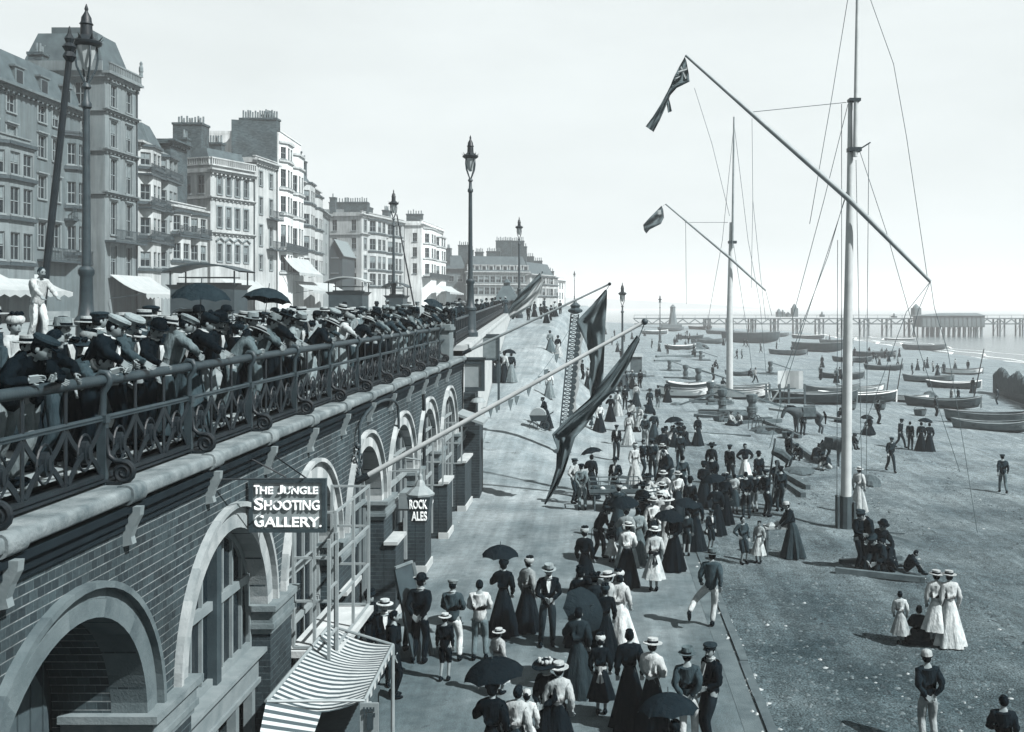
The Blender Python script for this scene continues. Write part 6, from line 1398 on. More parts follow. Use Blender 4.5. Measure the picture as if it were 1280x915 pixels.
def umbrella_meshes():
    c, n, k = MB(), 8, 5
    def rim(t): u = (t * n / (2 * PI)) % 1; return 1 - .07 * math.sin(PI * u)
    prof = [(0.02, .0), (.16, -.025), (.3, -.085), (.42, -.17), (.5, -.27)]
    vs = []
    for r, z in prof:
        for j in range(32): t = 2 * PI * j / 32; vs.append((r * rim(t) * math.cos(t), r * rim(t) * math.sin(t), z + .03 * (r / .5) ** 2 * math.sin(PI * ((t * n / (2 * PI)) % 1))))
    c.add(vs, [(i * 32 + j, i * 32 + (j + 1) % 32, (i + 1) * 32 + (j + 1) % 32, (i + 1) * 32 + j) for i in range(4) for j in range(32)] )
    s = MB(); s.tube([(0, 0, .1), (0, 0, -.8)], .009, 6); s.tube([(0, 0, -.8), (0, 0, -.86), (.03, 0, -.9), (.06, 0, -.87)], .014, 6)
    r = MB()
    for j in range(8):
        a = 2 * PI * j / 8; r.tube([(.02 * math.cos(a), .02 * math.sin(a), -.012), (.3 * math.cos(a), .3 * math.sin(a), -.095), (.505 * math.cos(a), .505 * math.sin(a), -.285)], .005, 4)
    return c.mesh('canopy', cloth(.014), None, 25), s.mesh('shaft', MATS['dark_paint']), r.mesh('ribs', MATS['dark_paint'])
UMB = umbrella_meshes()
def umbrella(label, loc, tilt=(0, 0), s=1.0, g=.016):
    t = thing('umbrella', label, 'umbrella', loc); t.rotation_euler = (math.radians(tilt[0]), math.radians(tilt[1]), R.uniform(0, .7)); t.scale = (s * .9,) * 3
    obj('canopy', UMB[0], [cloth(g)], t); obj('shaft', UMB[1], None, t); obj('ribs', UMB[2], None, t)
def hold(p, label, pk='wumb', s=1.0, g=.016, drop=.02):
    h = PROTO[pk]['handR']; a = p.rotation_euler.z; k = p.scale[0]
    v = Vector((h.x * math.cos(a) - h.y * math.sin(a), h.x * math.sin(a) + h.y * math.cos(a), h.z)) * k
    umbrella(label, Vector(p.location) + v + Vector((0, 0, .78)), (R.uniform(-8, 8), R.uniform(-8, 8)), s, g)

# ------------------------------------------------------------------ the crowd along the promenade railing
HATP = {'boater': ('straw boater', .2), 'cap': ('dark flat cap', .02), 'palecap': ('pale flat cap', .13), 'bowler': ('black bowler hat', .012), 'trilby': ('pale soft felt hat', .12), 'wide': ('dark flowered hat', .018), 'bonnet': ('pale trimmed bonnet', .17), 'dkbonnet': ('small dark bonnet', .016), 'shawl': ('dark head shawl', .014), None: ('dark bare head', 0)}
def coatw(g): return 'black' if g < .018 else 'charcoal' if g < .045 else 'grey' if g < .11 else 'pale'
def hatmesh(h): return {'palecap': 'cap', 'dkbonnet': 'bonnet'}.get(h, h)
def bay_of(Y):
    k = int((Y - 9.08) / 2.42); return ORD[min(12, max(0, k))]
PLACED = set()
def up_person(X, Y, rot, pk, g, h, where, s=1.0, bot=None, shirt=None, key=None):
    f = PROTO[pk]['sex'] == 'f'; ph, hg = HATP[h]
    what = ('%s dress' if f else '%s coat') % coatw(g)
    lab = 'person in %s, %s, %s %s bay' % (what, ph, where, bay_of(Y))
    n = 0
    while lab in PLACED and n < 40:                                   # another hat or tone until nobody else nearby looks the same
        h = R.choice([x for x in HATP if x and ((x in ('wide', 'bonnet', 'dkbonnet', 'shawl')) == f or x == 'boater')]); g = R.choice([.012, .012, .03, .07]); ph, hg = HATP[h]; n += 1
        lab = 'person in %s, %s, %s %s bay' % (('%s dress' if f else '%s coat') % coatw(g), ph, where, bay_of(Y))
    PLACED.add(lab)
    return person(lab, (X, Y, zu(Y) + .15), rot, pk, s, g, bot or g * .9, hatmesh(h), hg, .012, shirt=shirt, group='crowd behind the promenade railing')
front = [(4, 'lean2', .012, 'cap'), (34, 'lean', .012, None), (66, 'bent', .034, 'cap'), (112, 'lean', .012, 'palecap'), (145, 'lean3', .05, 'palecap'), (178, 'lean3', .012, 'bowler'), (208, 'lean', .07, 'palecap'), (234, 'wlean', .012, 'dkbonnet'), (256, 'lean3', .012, 'bowler'), (288, 'lean2', .06, 'boater'), (320, 'lean', .06, 'trilby'), (343, 'wlean', .012, 'wide'),
         (364, 'lean3', .1, 'trilby'), (386, 'lean2', .012, 'boater'), (408, 'lean3', .05, 'palecap'), (424, 'wlean', .2, 'bonnet'), (441, 'lean2', .012, 'boater'), (455, 'lean', .03, 'bowler'), (467, 'lean', .09, 'cap'), (478, 'lean2', .02, 'palecap'), (489, 'lean3', .05, 'cap'), (499, 'wlean', .012, 'dkbonnet'), (508, 'lean', .07, 'bowler'), (517, 'lean2', .03, 'boater'), (526, 'wlean', .012, 'wide'), (535, 'lean', .02, 'palecap'), (543, 'lean2', .012, 'bowler')]
for px, pk, g, h in front:
    X = -6.0 + R.uniform(-.03, .03) - (.3 if pk == 'bent' else 0); Y = X * FP / (px - CX)
    up_person(X, Y, R.uniform(72, 128), pk, g, h, 'leaning on railing in', R.uniform(.97, 1.05), bot=R.choice([g * .9, .1, .012, .05]), shirt=.24 if R.random() < .8 else None)
rows = [(-6.55, .72, 'behind the leaners at railing', .0), (-7.2, .85, 'two deep behind railing', .3), (-7.95, 2.0, 'three deep behind railing', .1)]
for X0, step, where, ph in rows:
    Y = X0 * FP / (-20 - CX) + ph
    while Y < 36.5:
        f = R.random() < .38
        h = R.choice(['wide', 'bonnet', 'dkbonnet', 'dkbonnet', 'boater'] if f else ['boater', 'boater', 'cap', 'bowler', 'palecap', 'trilby'])
        g = R.choice([.012, .012, .012, .014, .03, .05, .08, .12] + ([.2] if f and X0 < -7 else []))
        up_person(X0 + R.uniform(-.2, .2), Y, R.uniform(50, 150), R.choice(['wstand', 'wclasp'] if f else ['stand', 'behind', 'clasp']), g, h, where, R.uniform(.86, 1.08) * (.96 if f else 1), shirt=.24 if R.random() < .85 else None)
        Y += step * R.uniform(.85, 1.15)
def at_up(px, Y): return Vector(((px - CX) / FP * Y, Y, zu(Y) + .15))
for i, (px, Y, pk, g, h, w) in enumerate(((20, 13.5, 'wstand', .2, 'bonnet', 'with round white hat near the left edge of the crowd'), (76, 14.5, 'wclasp', .15, None, 'bare-headed woman in pale blouse left of the first lamp standard'))):
    o = person(('woman in pale dress ' if h else '') + w, at_up(px, Y), 60, pk, 1.0, g, .02, hatmesh(h), .22)
bx = at_up(46, 19.6); q = MB(); q.box(-.5, .5, -.3, .3, 1.05, 1.13); q.box(-.45, -.35, -.25, .25, 0, 1.047); q.box(.35, .45, -.25, .25, 0, 1.047); t = tag(q.build('standing_bench', M_WOODD, off=(0, 0, 0)), 'high wooden bench under the child in white by the leaning pole', 'bench'); t.location = bx
person('child in white clothes standing high and reaching for the thick leaning pole', bx + Vector((0, 0, 1.13)), 60, 'reach', .86, .26, .24, None, hair=.03)
for lab, px, Y, z, tl, s in (('broad dark umbrella over the crowd behind the fourth railing bay', 252, 15.6, 2.22, (4, 4), 1.0), ('tall dark umbrella beside the man in pale soft felt hat', 336, 19.2, 2.2, (-6, 8), 1.0), ('dark round umbrella tilted at the far end of the near railing', 545, 38.2, 1.95, (18, 20), .95)):
    p = at_up(px, Y); umbrella(lab, p + Vector((0, 0, z)), tl, s, .02)
    person('woman in black holding the ' + lab.split(' at ')[0].split(' over ')[0].split(' beside ')[0], p + Vector((-.14, -.2, 0)) , 150, 'wumb', .97, .012, .012, 'bonnet', .014)
# thinner crowd further along the promenade and on the road
far_up = [(552, 44), (560, 47), (566, 50), (571, 52), (578, 55), (584, 58), (596, 66), (603, 70), (608, 78), (614, 80), (619, 90), (626, 95), (632, 100), (512, 52), (522, 55), (470, 50), (484, 60), (430, 48), (540, 60), (575, 75), (590, 88)]
for i, (px, Y) in enumerate(far_up):
    f = i % 3 == 0; h = ['wide', 'bowler', 'cap', 'bonnet', 'boater', 'palecap', 'dkbonnet', 'trilby', 'bowler'][i % 9]
    if h in ('wide', 'bonnet', 'dkbonnet'): f = True
    g = [.012, .012, .03, .014, .02][i % 5]; p = at_up(px, Y)
    person('person in dark clothes standing along the farther railing beyond the near crowd', p, R.uniform(0, 360), 'wstand' if f else 'stand', 1, g, g, hatmesh(h), HATP[h][1], group='strollers along the farther railing', far=Y > 62)
for i, (px, yf) in enumerate(((660, 402), (668, 396), (676, 400), (683, 404), (689, 402), (694, 396), (664, 390), (680, 391), (700, 394))):
    p = G(px, yf); person('dark figure in the far crowd where the ramp meets the upper road', p, R.uniform(0, 360), 'wstand' if i % 2 else 'stand', 1.0, [.012, .03, .2][i % 3] if i % 2 else .012, .012, 'wide' if i % 2 else 'bowler', .02, group='far crowd at the top of the ramp', far=True)
FARC = []
for i, (px, yf) in enumerate(((765, 432), (772, 440), (780, 428), (790, 424), (798, 430), (806, 420), (815, 436), (824, 440), (748, 425), (757, 418), (768, 421), (786, 446), (776, 452))):
    FARC.append((G(px, yf), R.uniform(0, 360), 'wstand' if i % 2 else 'stand', i))
# ------------------------------------------------------------------ people on the lower esplanade: (px, 'f' foot y or 'h' hat-top y, y, pose, facing, scale, top, bottom, hat, hat tone, label, extras)
LOWER = [
 (478, 'h', 749, 'stand', 20, 1, .012, .03, 'boater', .2, 'man with straw boater and white shirt front standing at the stall behind the striped awning', dict(shirt=.26)),
 (462, 'h', 738, 'wstand', 60, 1, .012, .012, 'dkbonnet', .014, 'woman in black beside the white oriel frame behind the striped awning', {}),
 (511, 'h', 714, 'stand2', 165, 1.02, .05, .012, 'boater', .2, 'man in straw boater and grey jacket by the shop posts, back turned', {}),
 (523, 'f', 829, 'behind', 170, 1.08, .012, .012, 'bowler', .012, 'tall man in long black coat and bowler before the leaning board', dict(shirt=.2)),
 (492, 'f', 872, 'stand', 100, .98, .012, .012, None, 0, 'dark figure bending by the outer corner of the striped awning', {}),
 (567, 'f', 826, 'clasp', 170, 1, .04, .26, 'cap', .11, 'man in grey jacket, pale cap and white trousers seen from behind', dict(shirt=.15)),
 (556, 'f', 851, 'boy', 175, .78, .012, .012, 'boater', .2, 'boy in black knee suit and banded straw boater seen from behind', {}),
 (600, 'f', 825, 'clasp', 182, 1, .26, .06, None, 0, 'bare-headed man in white jacket and grey trousers seen from behind', {}),
 (629, 'f', 793, 'wumb', 176, 1.0, .012, .012, 'dkbonnet', .012, 'woman in long black dress under a raised black umbrella behind the man in white jacket', dict(umb='raised black umbrella of the woman behind the man in white jacket')),
 (659, 'f', 788, 'wstand', 140, .97, .15, .012, 'bonnet', .2, 'woman in dark skirt half hidden behind the man with clasped hands', {}),
 (683, 'f', 807, 'clasp', 8, 1.06, .012, .02, 'trilby', .13, 'man in black suit with clasped hands and pale hat facing the camera', dict(shirt=.22)),
 (624, 'h', 785, 'girl', 140, .74, .22, .16, 'boater', .23, 'girl in pale blouse and straw boater by the big black umbrella', {}),
 (618, 'h', 850, 'wumb', 170, 1.03, .012, .012, 'dkbonnet', .012, 'woman in black under the big black umbrella at the bottom of the photo', dict(umb='big black umbrella at the bottom of the photo left of the flowered hat', us=1.1)),
 (644, 'h', 855, 'wstand', 165, .95, .22, .02, None, 0, 'woman in white apron strings half hidden by the big black umbrella', {}),
 (661, 'h', 862, 'girl', 178, .75, .26, .24, 'sailor', .24, 'small girl in white dress and white hat between umbrella and flowered hat', {}),
 (686, 'h', 823, 'wclasp', -35, 1.0, .012, .012, 'wide', .014, 'woman in black dress with white ruffle and wide dark flowered hat', dict(shirt=.26, hb=.22)),
 (699, 'h', 827, 'wstand', 172, .98, .2, .012, 'boater', .22, 'woman with straw boater and white shoulders just behind the flowered hat', {}),
 (725, 'h', 709, 'wstand', 172, 1.0, .012, .014, 'dkbonnet', .012, 'woman in black with high bun, left of the tilted dark parasol', {}),
 (743, 'h', 717, 'wclasp', 165, .98, .014, .012, 'wide', .012, 'woman with tall dark hat above the tilted dark parasol', {}),
 (723, 'f', 868, 'wumb', 175, .99, .02, .028, None, 0, 'woman in dark striped skirt hidden behind the tilted dark parasol', dict(par=(738, 762, 20.6))),
 (756, 'h', 731, 'wstand', 185, .9, .012, .012, 'dkbonnet', .02, 'short woman in black squeezed between the tilted parasol and the white dress', {}),
 (760, 'h', 714, 'wclasp', -80, 1.0, .2, .1, 'boater', .24, 'woman in pale blouse and white boater facing left beside the white dress', {}),
 (771, 'h', 712, 'wstand', -60, 1.0, .22, .12, 'bonnet', .25, 'woman in big white bonnet behind the lady in white dress', {}),
 (777, 'f', 813, 'wwalk', 165, .98, .26, .25, None, 0, 'bare-headed lady in long white dress seen from behind', {}),
 (752, 'f', 893, 'girl', 175, .84, .012, .012, 'bonnet', .2, 'girl in dark dress with white sash and flowered pale hat', dict(sash=1)),
 (788, 'h', 786, 'wstand', 180, 1.02, .012, .012, None, 0, 'tall woman in black, bare dark hair, beside the white blouse with boater', {}),
 (816, 'h', 798, 'wclasp', 150, 1.0, .26, .013, 'boater', .24, 'woman in white puffed blouse, black skirt and straw boater', {}),
 (861, 'h', 809, 'behind', 170, 1.0, .036, .24, 'trilby', .06, 'man in grey jacket and white trousers, soft hat, arm in arm with dark suit', {}),
 (886, 'h', 802, 'stand2', -60, 1.04, .012, .015, 'cap', .02, 'man in black suit and flat cap turned to the man in grey jacket', dict(shirt=.2)),
 (842, 'h', 898, 'wumb', 170, 1.0, .012, .012, None, 0, 'woman under the dark umbrella cut by the bottom edge', dict(umb='dark umbrella cut by the bottom edge beside the white trousers', us=1.0)),
 (888, 'f', 783, 'stride', 165, 1.05, .034, .25, 'trilby', .07, 'man striding in white trousers with one foot kicked up, dark blazer', {}),
 (817, 'f', 739, 'girl', 182, .98, .2, .19, 'boater', .24, 'young woman in pale striped dress with black sash and straw boater', dict(sash=2)),
 (783, 'f', 733, 'wclasp', 170, 1.0, .26, .012, 'boater', .25, 'woman in white blouse and black skirt under a broad white hat', {}),
 (842, 'f', 713, 'wclasp', -30, 1.0, .012, .012, 'dkbonnet', .012, 'stout woman in black facing left under the round dark umbrella', dict(umb='round dark umbrella over the stout woman in black')),
 (747, 'f', 698, 'stoop', 70, .98, .012, .012, 'cap', .02, 'stooping old man in black leaning on a thin walking stick', dict(cane=1)),
 (765, 'f', 703, 'girl', 150, .68, .02, .24, 'dkbonnet', .03, 'small child with white skirt beside the stooping old man', {}),
 (784, 'f', 708, 'wumb', 175, .98, .14, .12, 'bonnet', .1, 'woman in pale shawl under the flat dark umbrella behind the barrow', dict(umb='flat dark umbrella in front of the barrow')),
 (815, 'h', 621, 'wstand', 20, 1.02, .27, .014, 'boater', .25, 'woman in bright white blouse and dark skirt amid the white-clad group', {}),
 (833, 'h', 620, 'wstand', -20, 1.0, .27, .25, 'wide', .24, 'woman all in white under a wide white hat amid the white-clad group', {}),
 (823, 'h', 615, 'wclasp', 160, .98, .22, .05, 'boater', .2, 'woman with banded boater just behind the bright white blouses', {}),
 (806, 'h', 619, 'wclasp', 150, .98, .012, .012, 'wide', .014, 'woman in dark feathered hat left of the bright white blouses', {}),
 (797, 'h', 634, 'wstand', 200, .95, .1, .06, None, 0, 'woman in grey shawl between flat umbrella and white blouses', {}),
 (869, 'f', 688, 'wstand', 178, 1.0, .016, .014, None, 0, 'woman in dark cape under the umbrella nearest the boy with white collar', dict(umb='dark umbrella nearest the boy with white collar')),
 (888, 'f', 687, 'boy', 20, .72, .02, .014, 'cap', .03, 'boy with big white collar and knee breeches at the esplanade edge', dict(shirt=.26)),
 (858, 'f', 695, 'boy', 170, .8, .03, .05, None, 0, 'bare-headed youth with pale stockings between two women in black', {}),
 (895, 'f', 668, 'wumb', 175, .98, .014, .014, None, 0, 'woman in black holding the smaller umbrella by the cart', dict(umb='smaller dark umbrella by the flower cart')),
 (890, 'f', 624, 'behind', 180, 1.04, .016, .016, None, 0, 'heavy bare-headed man in black above the umbrellas', {}),
 (880, 'f', 634, 'wclasp', 170, .98, .013, .013, 'dkbonnet', .013, 'woman in black cape left of the heavy bare-headed man', {}),
 (907, 'h', 588, 'sit', 160, 1.0, .014, .014, 'sailor', .16, 'man with pale banded cap seated with his back to us by the cart', {}),
 (932, 'f', 606, 'whips', 8, 1.05, .014, .26, None, 0, 'fishwife with hands on hips, dark bodice and long white apron', {}),
 (933, 'f', 648, 'behind', 178, .98, .016, .02, None, 0, 'man in dark clothes standing close before the cart, back turned', {}),
 (919, 'f', 642, 'girl', 170, .86, .16, .03, None, 0, 'girl with pale pinafore left of the man standing before the cart', {}),
 (944, 'f', 640, 'boy', 190, .86, .02, .1, 'cap', .03, 'boy in pale breeches right of the man standing before the cart', {}),
 (971, 'f', 634, 'carry', 40, 1.06, .016, .02, None, 0, 'plank bearer with rolled canvas at the head of the parallel timbers', {}),
 (958, 'f', 646, 'behind', 120, 1.0, .014, .014, 'cap', .02, 'man in black left of the plank bearers', {}),
 (975, 'f', 639, 'stand', 190, .98, .02, .02, 'cap', .02, 'man in dark jersey right of the plank bearers', {}),
 (770, 'f', 575, 'stand', 5, 1.0, .016, .02, 'cap', .02, 'lone man in dark suit walking towards the camera on the open esplanade', dict(shirt=.2)),
 (763, 'f', 527, 'wumb', 178, 1.0, .012, .012, None, 0, 'woman in black under a round dark umbrella beyond the pennant', dict(umb='round dark umbrella beyond the long pennant')),
 (749, 'f', 540, 'wwalk', 30, 1.0, .26, .014, 'dkbonnet', .02, 'woman in white blouse and black skirt with a small child', {}),
 (739, 'f', 535, 'girl', 40, .5, .05, .05, None, 0, 'very small child holding close to the woman in white blouse and black skirt', {}),
 (789, 'f', 539, 'wclasp', 20, 1.08, .2, .012, 'wide', .014, 'woman in white blouse with light apron over black skirt left of the seated circle', dict(apron=1)),
 (799, 'f', 540, 'girl', -40, .92, .24, .2, None, 0, 'girl in pale frock beside the woman with light apron', {}),
 (806, 'f', 560, 'behind', 175, 1.02, .03, .15, 'cap', .04, 'man in pale trousers in the queue by the seated circle', {}),
 (817, 'f', 553, 'wumb', 170, .98, .02, .03, None, 0, 'woman holding the umbrella tilted over the seated circle', dict(umb='umbrella tilted over the seated circle', ut=(20, 35))),
 (803, 'f', 598, 'clasp', 80, 1.0, .02, .02, None, 0, 'man in dark suit facing right with folded arms, left of two tall men', {}),
 (816, 'f', 601, 'stand', 175, 1.05, .022, .02, 'cap', .03, 'tall man in dark overcoat standing between folded arms and a woman in black', {}),
 (829, 'f', 582, 'wstand', 170, 1.0, .014, .014, 'dkbonnet', .013, 'woman in black cape right of the tall man in dark overcoat', {}),
 (838, 'f', 617, 'stoop', -60, 1.12, .02, .018, None, 0, 'bareheaded man in long dark coat bending towards the women in white', {}),
 (853, 'f', 624, 'walk', 172, 1.0, .034, .016, None, 0, 'man in grey jacket walking away at the esplanade edge', {}),
 (808, 'h', 588, 'wsit', 40, 1.05, .25, .24, 'wide', .02, 'woman in white seated left in front of the women with umbrellas', {}),
 (830, 'h', 584, 'wsit', -10, 1.1, .26, .05, 'boater', .22, 'woman in white blouse and boater seated in front of the bending man', {}),
 (768, 'f', 628, 'stand2', -15, 1.0, .016, .02, 'bowler', .014, 'barrow man in dark waistcoat behind his handcart', dict(shirt=.2)),
 (756, 'f', 640, 'sitlow', 100, .8, .014, .014, 'cap', .02, 'dark crouching figure below the handcart handles', {}),
 (718, 'f', 629, 'hips', 60, 1.0, .2, .02, 'cap', .03, 'man in white shirtsleeves and dark trousers left of the pale suit', {}),
 (728, 'f', 638, 'behind', 175, 1.0, .09, .09, 'cap', .015, 'man in pale grey suit seen from behind near the pennant tail', {}),
 (739, 'f', 623, 'wumb', 165, 1.0, .013, .013, None, 0, 'woman in black cape under umbrella beside the man in pale grey suit', dict(umb='dark umbrella beside the man in pale grey suit', ut=(-6, -12))),
 (683, 'f', 536, 'wreach', -90, 1.0, .013, .013, None, 0, 'nursemaid in black pushing the white-hooded pram', {}),
 (687, 'f', 498, 'wstand', 178, 1.0, .26, .1, None, 0, 'woman in white blouse and grey skirt alone on the ramp', {}),
 (688, 'f', 440, 'wwalk', 190, 1.0, .1, .06, 'dkbonnet', .03, 'left one of two women walking up the ramp', {}),
 (698, 'f', 446, 'wwalk', 180, 1.0, .014, .24, 'dkbonnet', .03, 'woman with white apron, right one of two walking up the ramp', {}),
 (615, 'f', 478, 'wstand', 200, 1.15, .013, .013, 'dkbonnet', .014, 'leftmost dark lady of the group before the notice board', {}),
 (622, 'f', 478, 'wclasp', 170, 1.15, .014, .03, 'wide', .03, 'second dark lady of the group before the notice board', {}),
 (630, 'f', 478, 'wstand', 160, 1.15, .2, .014, 'dkbonnet', .014, 'lady with pale blouse in the group before the notice board', {}),
 (639, 'f', 478, 'wumb', 175, 1.12, .02, .1, None, 0, 'lady in grey skirt with a small umbrella, right end of the notice board group', dict(umb='small dark umbrella of the notice board group')),
 (606, 'f', 478, 'girl', 200, .85, .22, .2, None, 0, 'girl in white left of the ladies before the notice board', {}),
 (872, 'f', 557, 'wstand', 30, .95, .016, .016, 'shawl', .016, 'small hooded woman in dark shawl standing alone on the shingle', {}),
 (848, 'f', 556, 'sit', 10, 1.1, .016, .014, 'wide', .014, 'dark figure in tall hat seated on the seated circle, highest of it', {}),
 (838, 'f', 556, 'wsitlow', 30, 1.1, .22, .05, 'bonnet', .2, 'pale-dressed woman sitting low in the seated circle', {}),
 (829, 'f', 555, 'wsitlow', 60, 1.1, .2, .03, None, 0, 'woman in pale blouse at the left of the seated circle', {}),
 (858, 'f', 556, 'wsitlow', -60, 1.1, .016, .016, 'dkbonnet', .014, 'dark woman at the right of the seated circle', {}),
 (843, 'f', 559, 'wumb', 170, .7, .02, .02, None, 0, 'dark figure with low umbrella in front of the seated circle', dict(umb='low umbrella in front of the seated circle', us=1.2)),
 (775, 'f', 497, 'stand', 160, 1.0, .016, .1, 'bowler', .02, 'man with pale trousers below the kiosk hut', {}),
 (782, 'f', 489, 'wstand', 160, 1.0, .02, .02, 'wide', .02, 'woman in dark dress at the horse cart below the kiosk hut', {}),
 (800, 'f', 487, 'stand', 200, 1.05, .014, .014, None, 0, 'man in black right of the horse cart below the kiosk hut', {}),
 (790, 'f', 486, 'wstand', 190, .95, .03, .02, 'bonnet', .2, 'woman with pale bonnet by the horse cart below the kiosk hut', {}),
 (765, 'f', 490, 'wstand', 120, 1.0, .2, .03, 'wide', .02, 'woman in pale blouse behind the dark hanging flag', {}),
 (735, 'f', 486, 'wstand', 120, 1.0, .24, .02, 'boater', .2, 'woman in white beside the scalloped banner', {}),
 (728, 'f', 476, 'stand', 120, 1.0, .014, .014, 'bowler', .02, 'man in black just right of the scalloped banner', {}),
 (741, 'f', 470, 'wstand', 10, 1.0, .02, .02, 'wide', .02, 'dark woman glimpsed between banner and hanging flag', {}),
 # ---- on the shingle
 (930, 'f', 705, 'boyhips', 20, .82, .04, .025, None, 0, 'boy in grey suit with hand on hip near the trestle table', {}),
 (948, 'f', 704, 'girl', -30, .74, .16, .2, None, 0, 'girl in white pinafore next to the boy with hand on hip', {}),
 (992, 'f', 696, 'wreach', -85, 1.0, .014, .05, 'sailor', .2, 'woman in striped apron leaning over the trestle table', {}),
 (1073, 'f', 640, 'wstand', 150, 1.0, .25, .2, 'boater', .22, 'woman in white standing behind the nearer mast foot', {}),
 (1017, 'f', 577, 'sitlow', 120, 1.05, .016, .016, 'cap', .03, 'man sitting hunched on the shingle before the standing donkey', {}),
 (1036, 'f', 588, 'sitlow', -60, 1.05, .02, .2, 'cap', .02, 'man with white shirt sitting below the standing donkey', {}),
 (1049, 'f', 527, 'wsitlow', 20, 1.1, .016, .016, 'shawl', .016, 'dark hooded figure seated beyond the pale spar', {}),
 (1088, 'f', 543, 'wsit', -60, 1.05, .016, .016, None, 0, 'woman in black seated under an umbrella right of the nearer mast', dict(umb='dark umbrella over the seated woman right of the nearer mast')),
 (1113, 'f', 590, 'walk', 10, 1.0, .018, .02, 'cap', .03, 'man in dark clothes striding across the shingle towards the camera', {}),
 (1125, 'f', 560, 'walk', 60, 1.0, .022, .022, 'cap', .03, 'man in dark suit walking behind the striding man', {}),
 (1138, 'f', 562, 'stand', 150, .95, .03, .03, None, 0, 'thin man standing left of the couple under one umbrella', {}),
 (1151, 'f', 565, 'wstand', 170, 1.0, .016, .016, None, 0, 'left one of the dark couple under one umbrella on the shingle', {}),
 (1161, 'f', 566, 'wumb', 175, 1.0, .014, .014, None, 0, 'right one of the dark couple, holding their umbrella', dict(umb='umbrella shared by the dark couple on the shingle', ut=(-4, 10))),
 (1254, 'f', 617, 'walk', 170, 1.0, .022, .06, 'cap', .03, 'lone figure walking away on the open shingle at the right', {}),
 (1126, 'f', 805, 'girl', 165, .72, .2, .18, None, 0, 'small child in pale smock on the shingle', {}),
 (1148, 'f', 803, 'wsitlow', 150, .9, .014, .014, None, 0, 'dark seated figure between the small child and the white dresses', {}),
 (1169, 'f', 806, 'girl', 172, .98, .26, .25, 'boater', .23, 'left girl in white dress and straw hat on the shingle', dict(gs=1)),
 (1187, 'f', 807, 'wstand', 185, .98, .26, .25, 'boater', .22, 'right girl in long white dress and straw hat on the shingle', {}),
 (1133, 'f', 716, 'sitlow', 80, .8, .014, .014, None, 0, 'small dark crouched figure at the right end of the fishermen', {}),
 (1095, 'f', 708, 'sit', 20, 1.25, .013, .013, 'bowler', .014, 'fisherman in dark hat sitting on the capstan bed', {}),
 (1162, 'h', 812, 'behind', 178, .98, .013, .16, 'sailor', .2, 'man in black jersey, white cap and pale trousers at the bottom right', {}),
 (1256, 'h', 868, 'stand2', 160, .9, .016, .016, None, 0, 'dark blurred youth at the bottom right corner', {}),
 (1074, 'f', 713, 'clasp', 40, 1.04, .012, .012, 'cap', .02, 'leftmost fisherman, standing, by the dark capstan near the mast', {}),
 (1088, 'f', 711, 'stoop', -50, 1.12, .014, .014, 'cap', .02, 'stooping fisherman with pale collar by the dark capstan near the mast', dict(shirt=.22)),
 (1101, 'f', 712, 'sitlow', -40, 1.3, .014, .02, 'cap', .02, 'third fisherman hunched beside the dark capstan near the mast', {}),
 (1115, 'f', 713, 'sitlow', -60, 1.15, .016, .016, None, 0, 'rightmost low crouching fisherman beside the dark capstan', {}),
 (912, 'h', 513, 'wsitlow', 60, 1.0, .2, .016, None, 0, 'woman in pale blouse, left one of the seated pair by the hooped iron', {}),
 (926, 'h', 514, 'sitlow', -40, 1.0, .2, .02, None, 0, 'pale-shirted man, right one of the seated pair by the hooped iron', {}),
 (1003, 'f', 544, 'stand', 150, .98, .02, .02, None, 0, 'man standing hidden behind the grazing horse', {}),
 (843, 'f', 432, 'walk', 120, 1.0, .016, .016, None, 0, 'distant figure walking on the shingle left of the clutter of capstans', {}),
 (891, 'f', 478, 'stand', 100, 1.1, .016, .016, None, 0, 'dark man leaning by the capstan between the boats and the mast', {}),
 (893, 'f', 462, 'sit', 60, 1.1, .016, .016, None, 0, 'man seated on the upturned gear left of the farther mast', {}),
 (903, 'f', 488, 'wsit', 30, 1.0, .016, .016, 'shawl', .016, 'dark hooded figure sitting in front of the farther mast foot', {}),
 (921, 'f', 450, 'stride', 100, 1.0, .016, .016, None, 0, 'bending man with legs apart right of the farther mast', {}),
 (927, 'f', 449, 'stand', 100, .9, .1, .03, None, 0, 'small pale figure beside the bending man right of the farther mast', {}),
 (930, 'f', 434, 'walk', 90, 1.0, .016, .016, None, 0, 'left one of two men walking under the black barge-like hull', {}),
 (934, 'f', 435, 'walk', 90, 1.0, .016, .016, None, 0, 'right one of two men walking under the black barge-like hull', {}),
 (944, 'f', 480, 'walk', 60, 1.0, .2, .03, None, 0, 'man in pale shirt among the posts of the timber stall', {}),
 (936, 'f', 473, 'sit', 120, 1.0, .016, .016, None, 0, 'seated dark man on the shingle left of the posts of the timber stall', {}),
]
for i, (px, yf) in enumerate(((848, 425), (851, 426), (857, 424), (862, 425), (846, 428), (1033, 428), (1037, 425), (1095, 456), (1099, 458), (1106, 449), (1111, 452), (1118, 450), (1124, 446), (1140, 470), (1147, 463), (1155, 465), (1159, 460), (1166, 466), (1172, 470), (1180, 468), (1194, 462), (1210, 464), (1198, 508), (1189, 508), (1216, 492), (1247, 507))):
    p = G(px, yf)
    lab = 'dark figure standing in the heavy boat right of the white tilted one' if px in (1198, 1189) else 'far figure standing below the groyne' if px == 1247 else 'tiny far figure among the boats at the water side'
    person(lab, p, R.uniform(0, 360), 'stand' if i % 2 else 'wstand', 1.0, [.016, .03, .18][i % 3], .018, None, 0, group='distant figures among the beached boats', far=True)
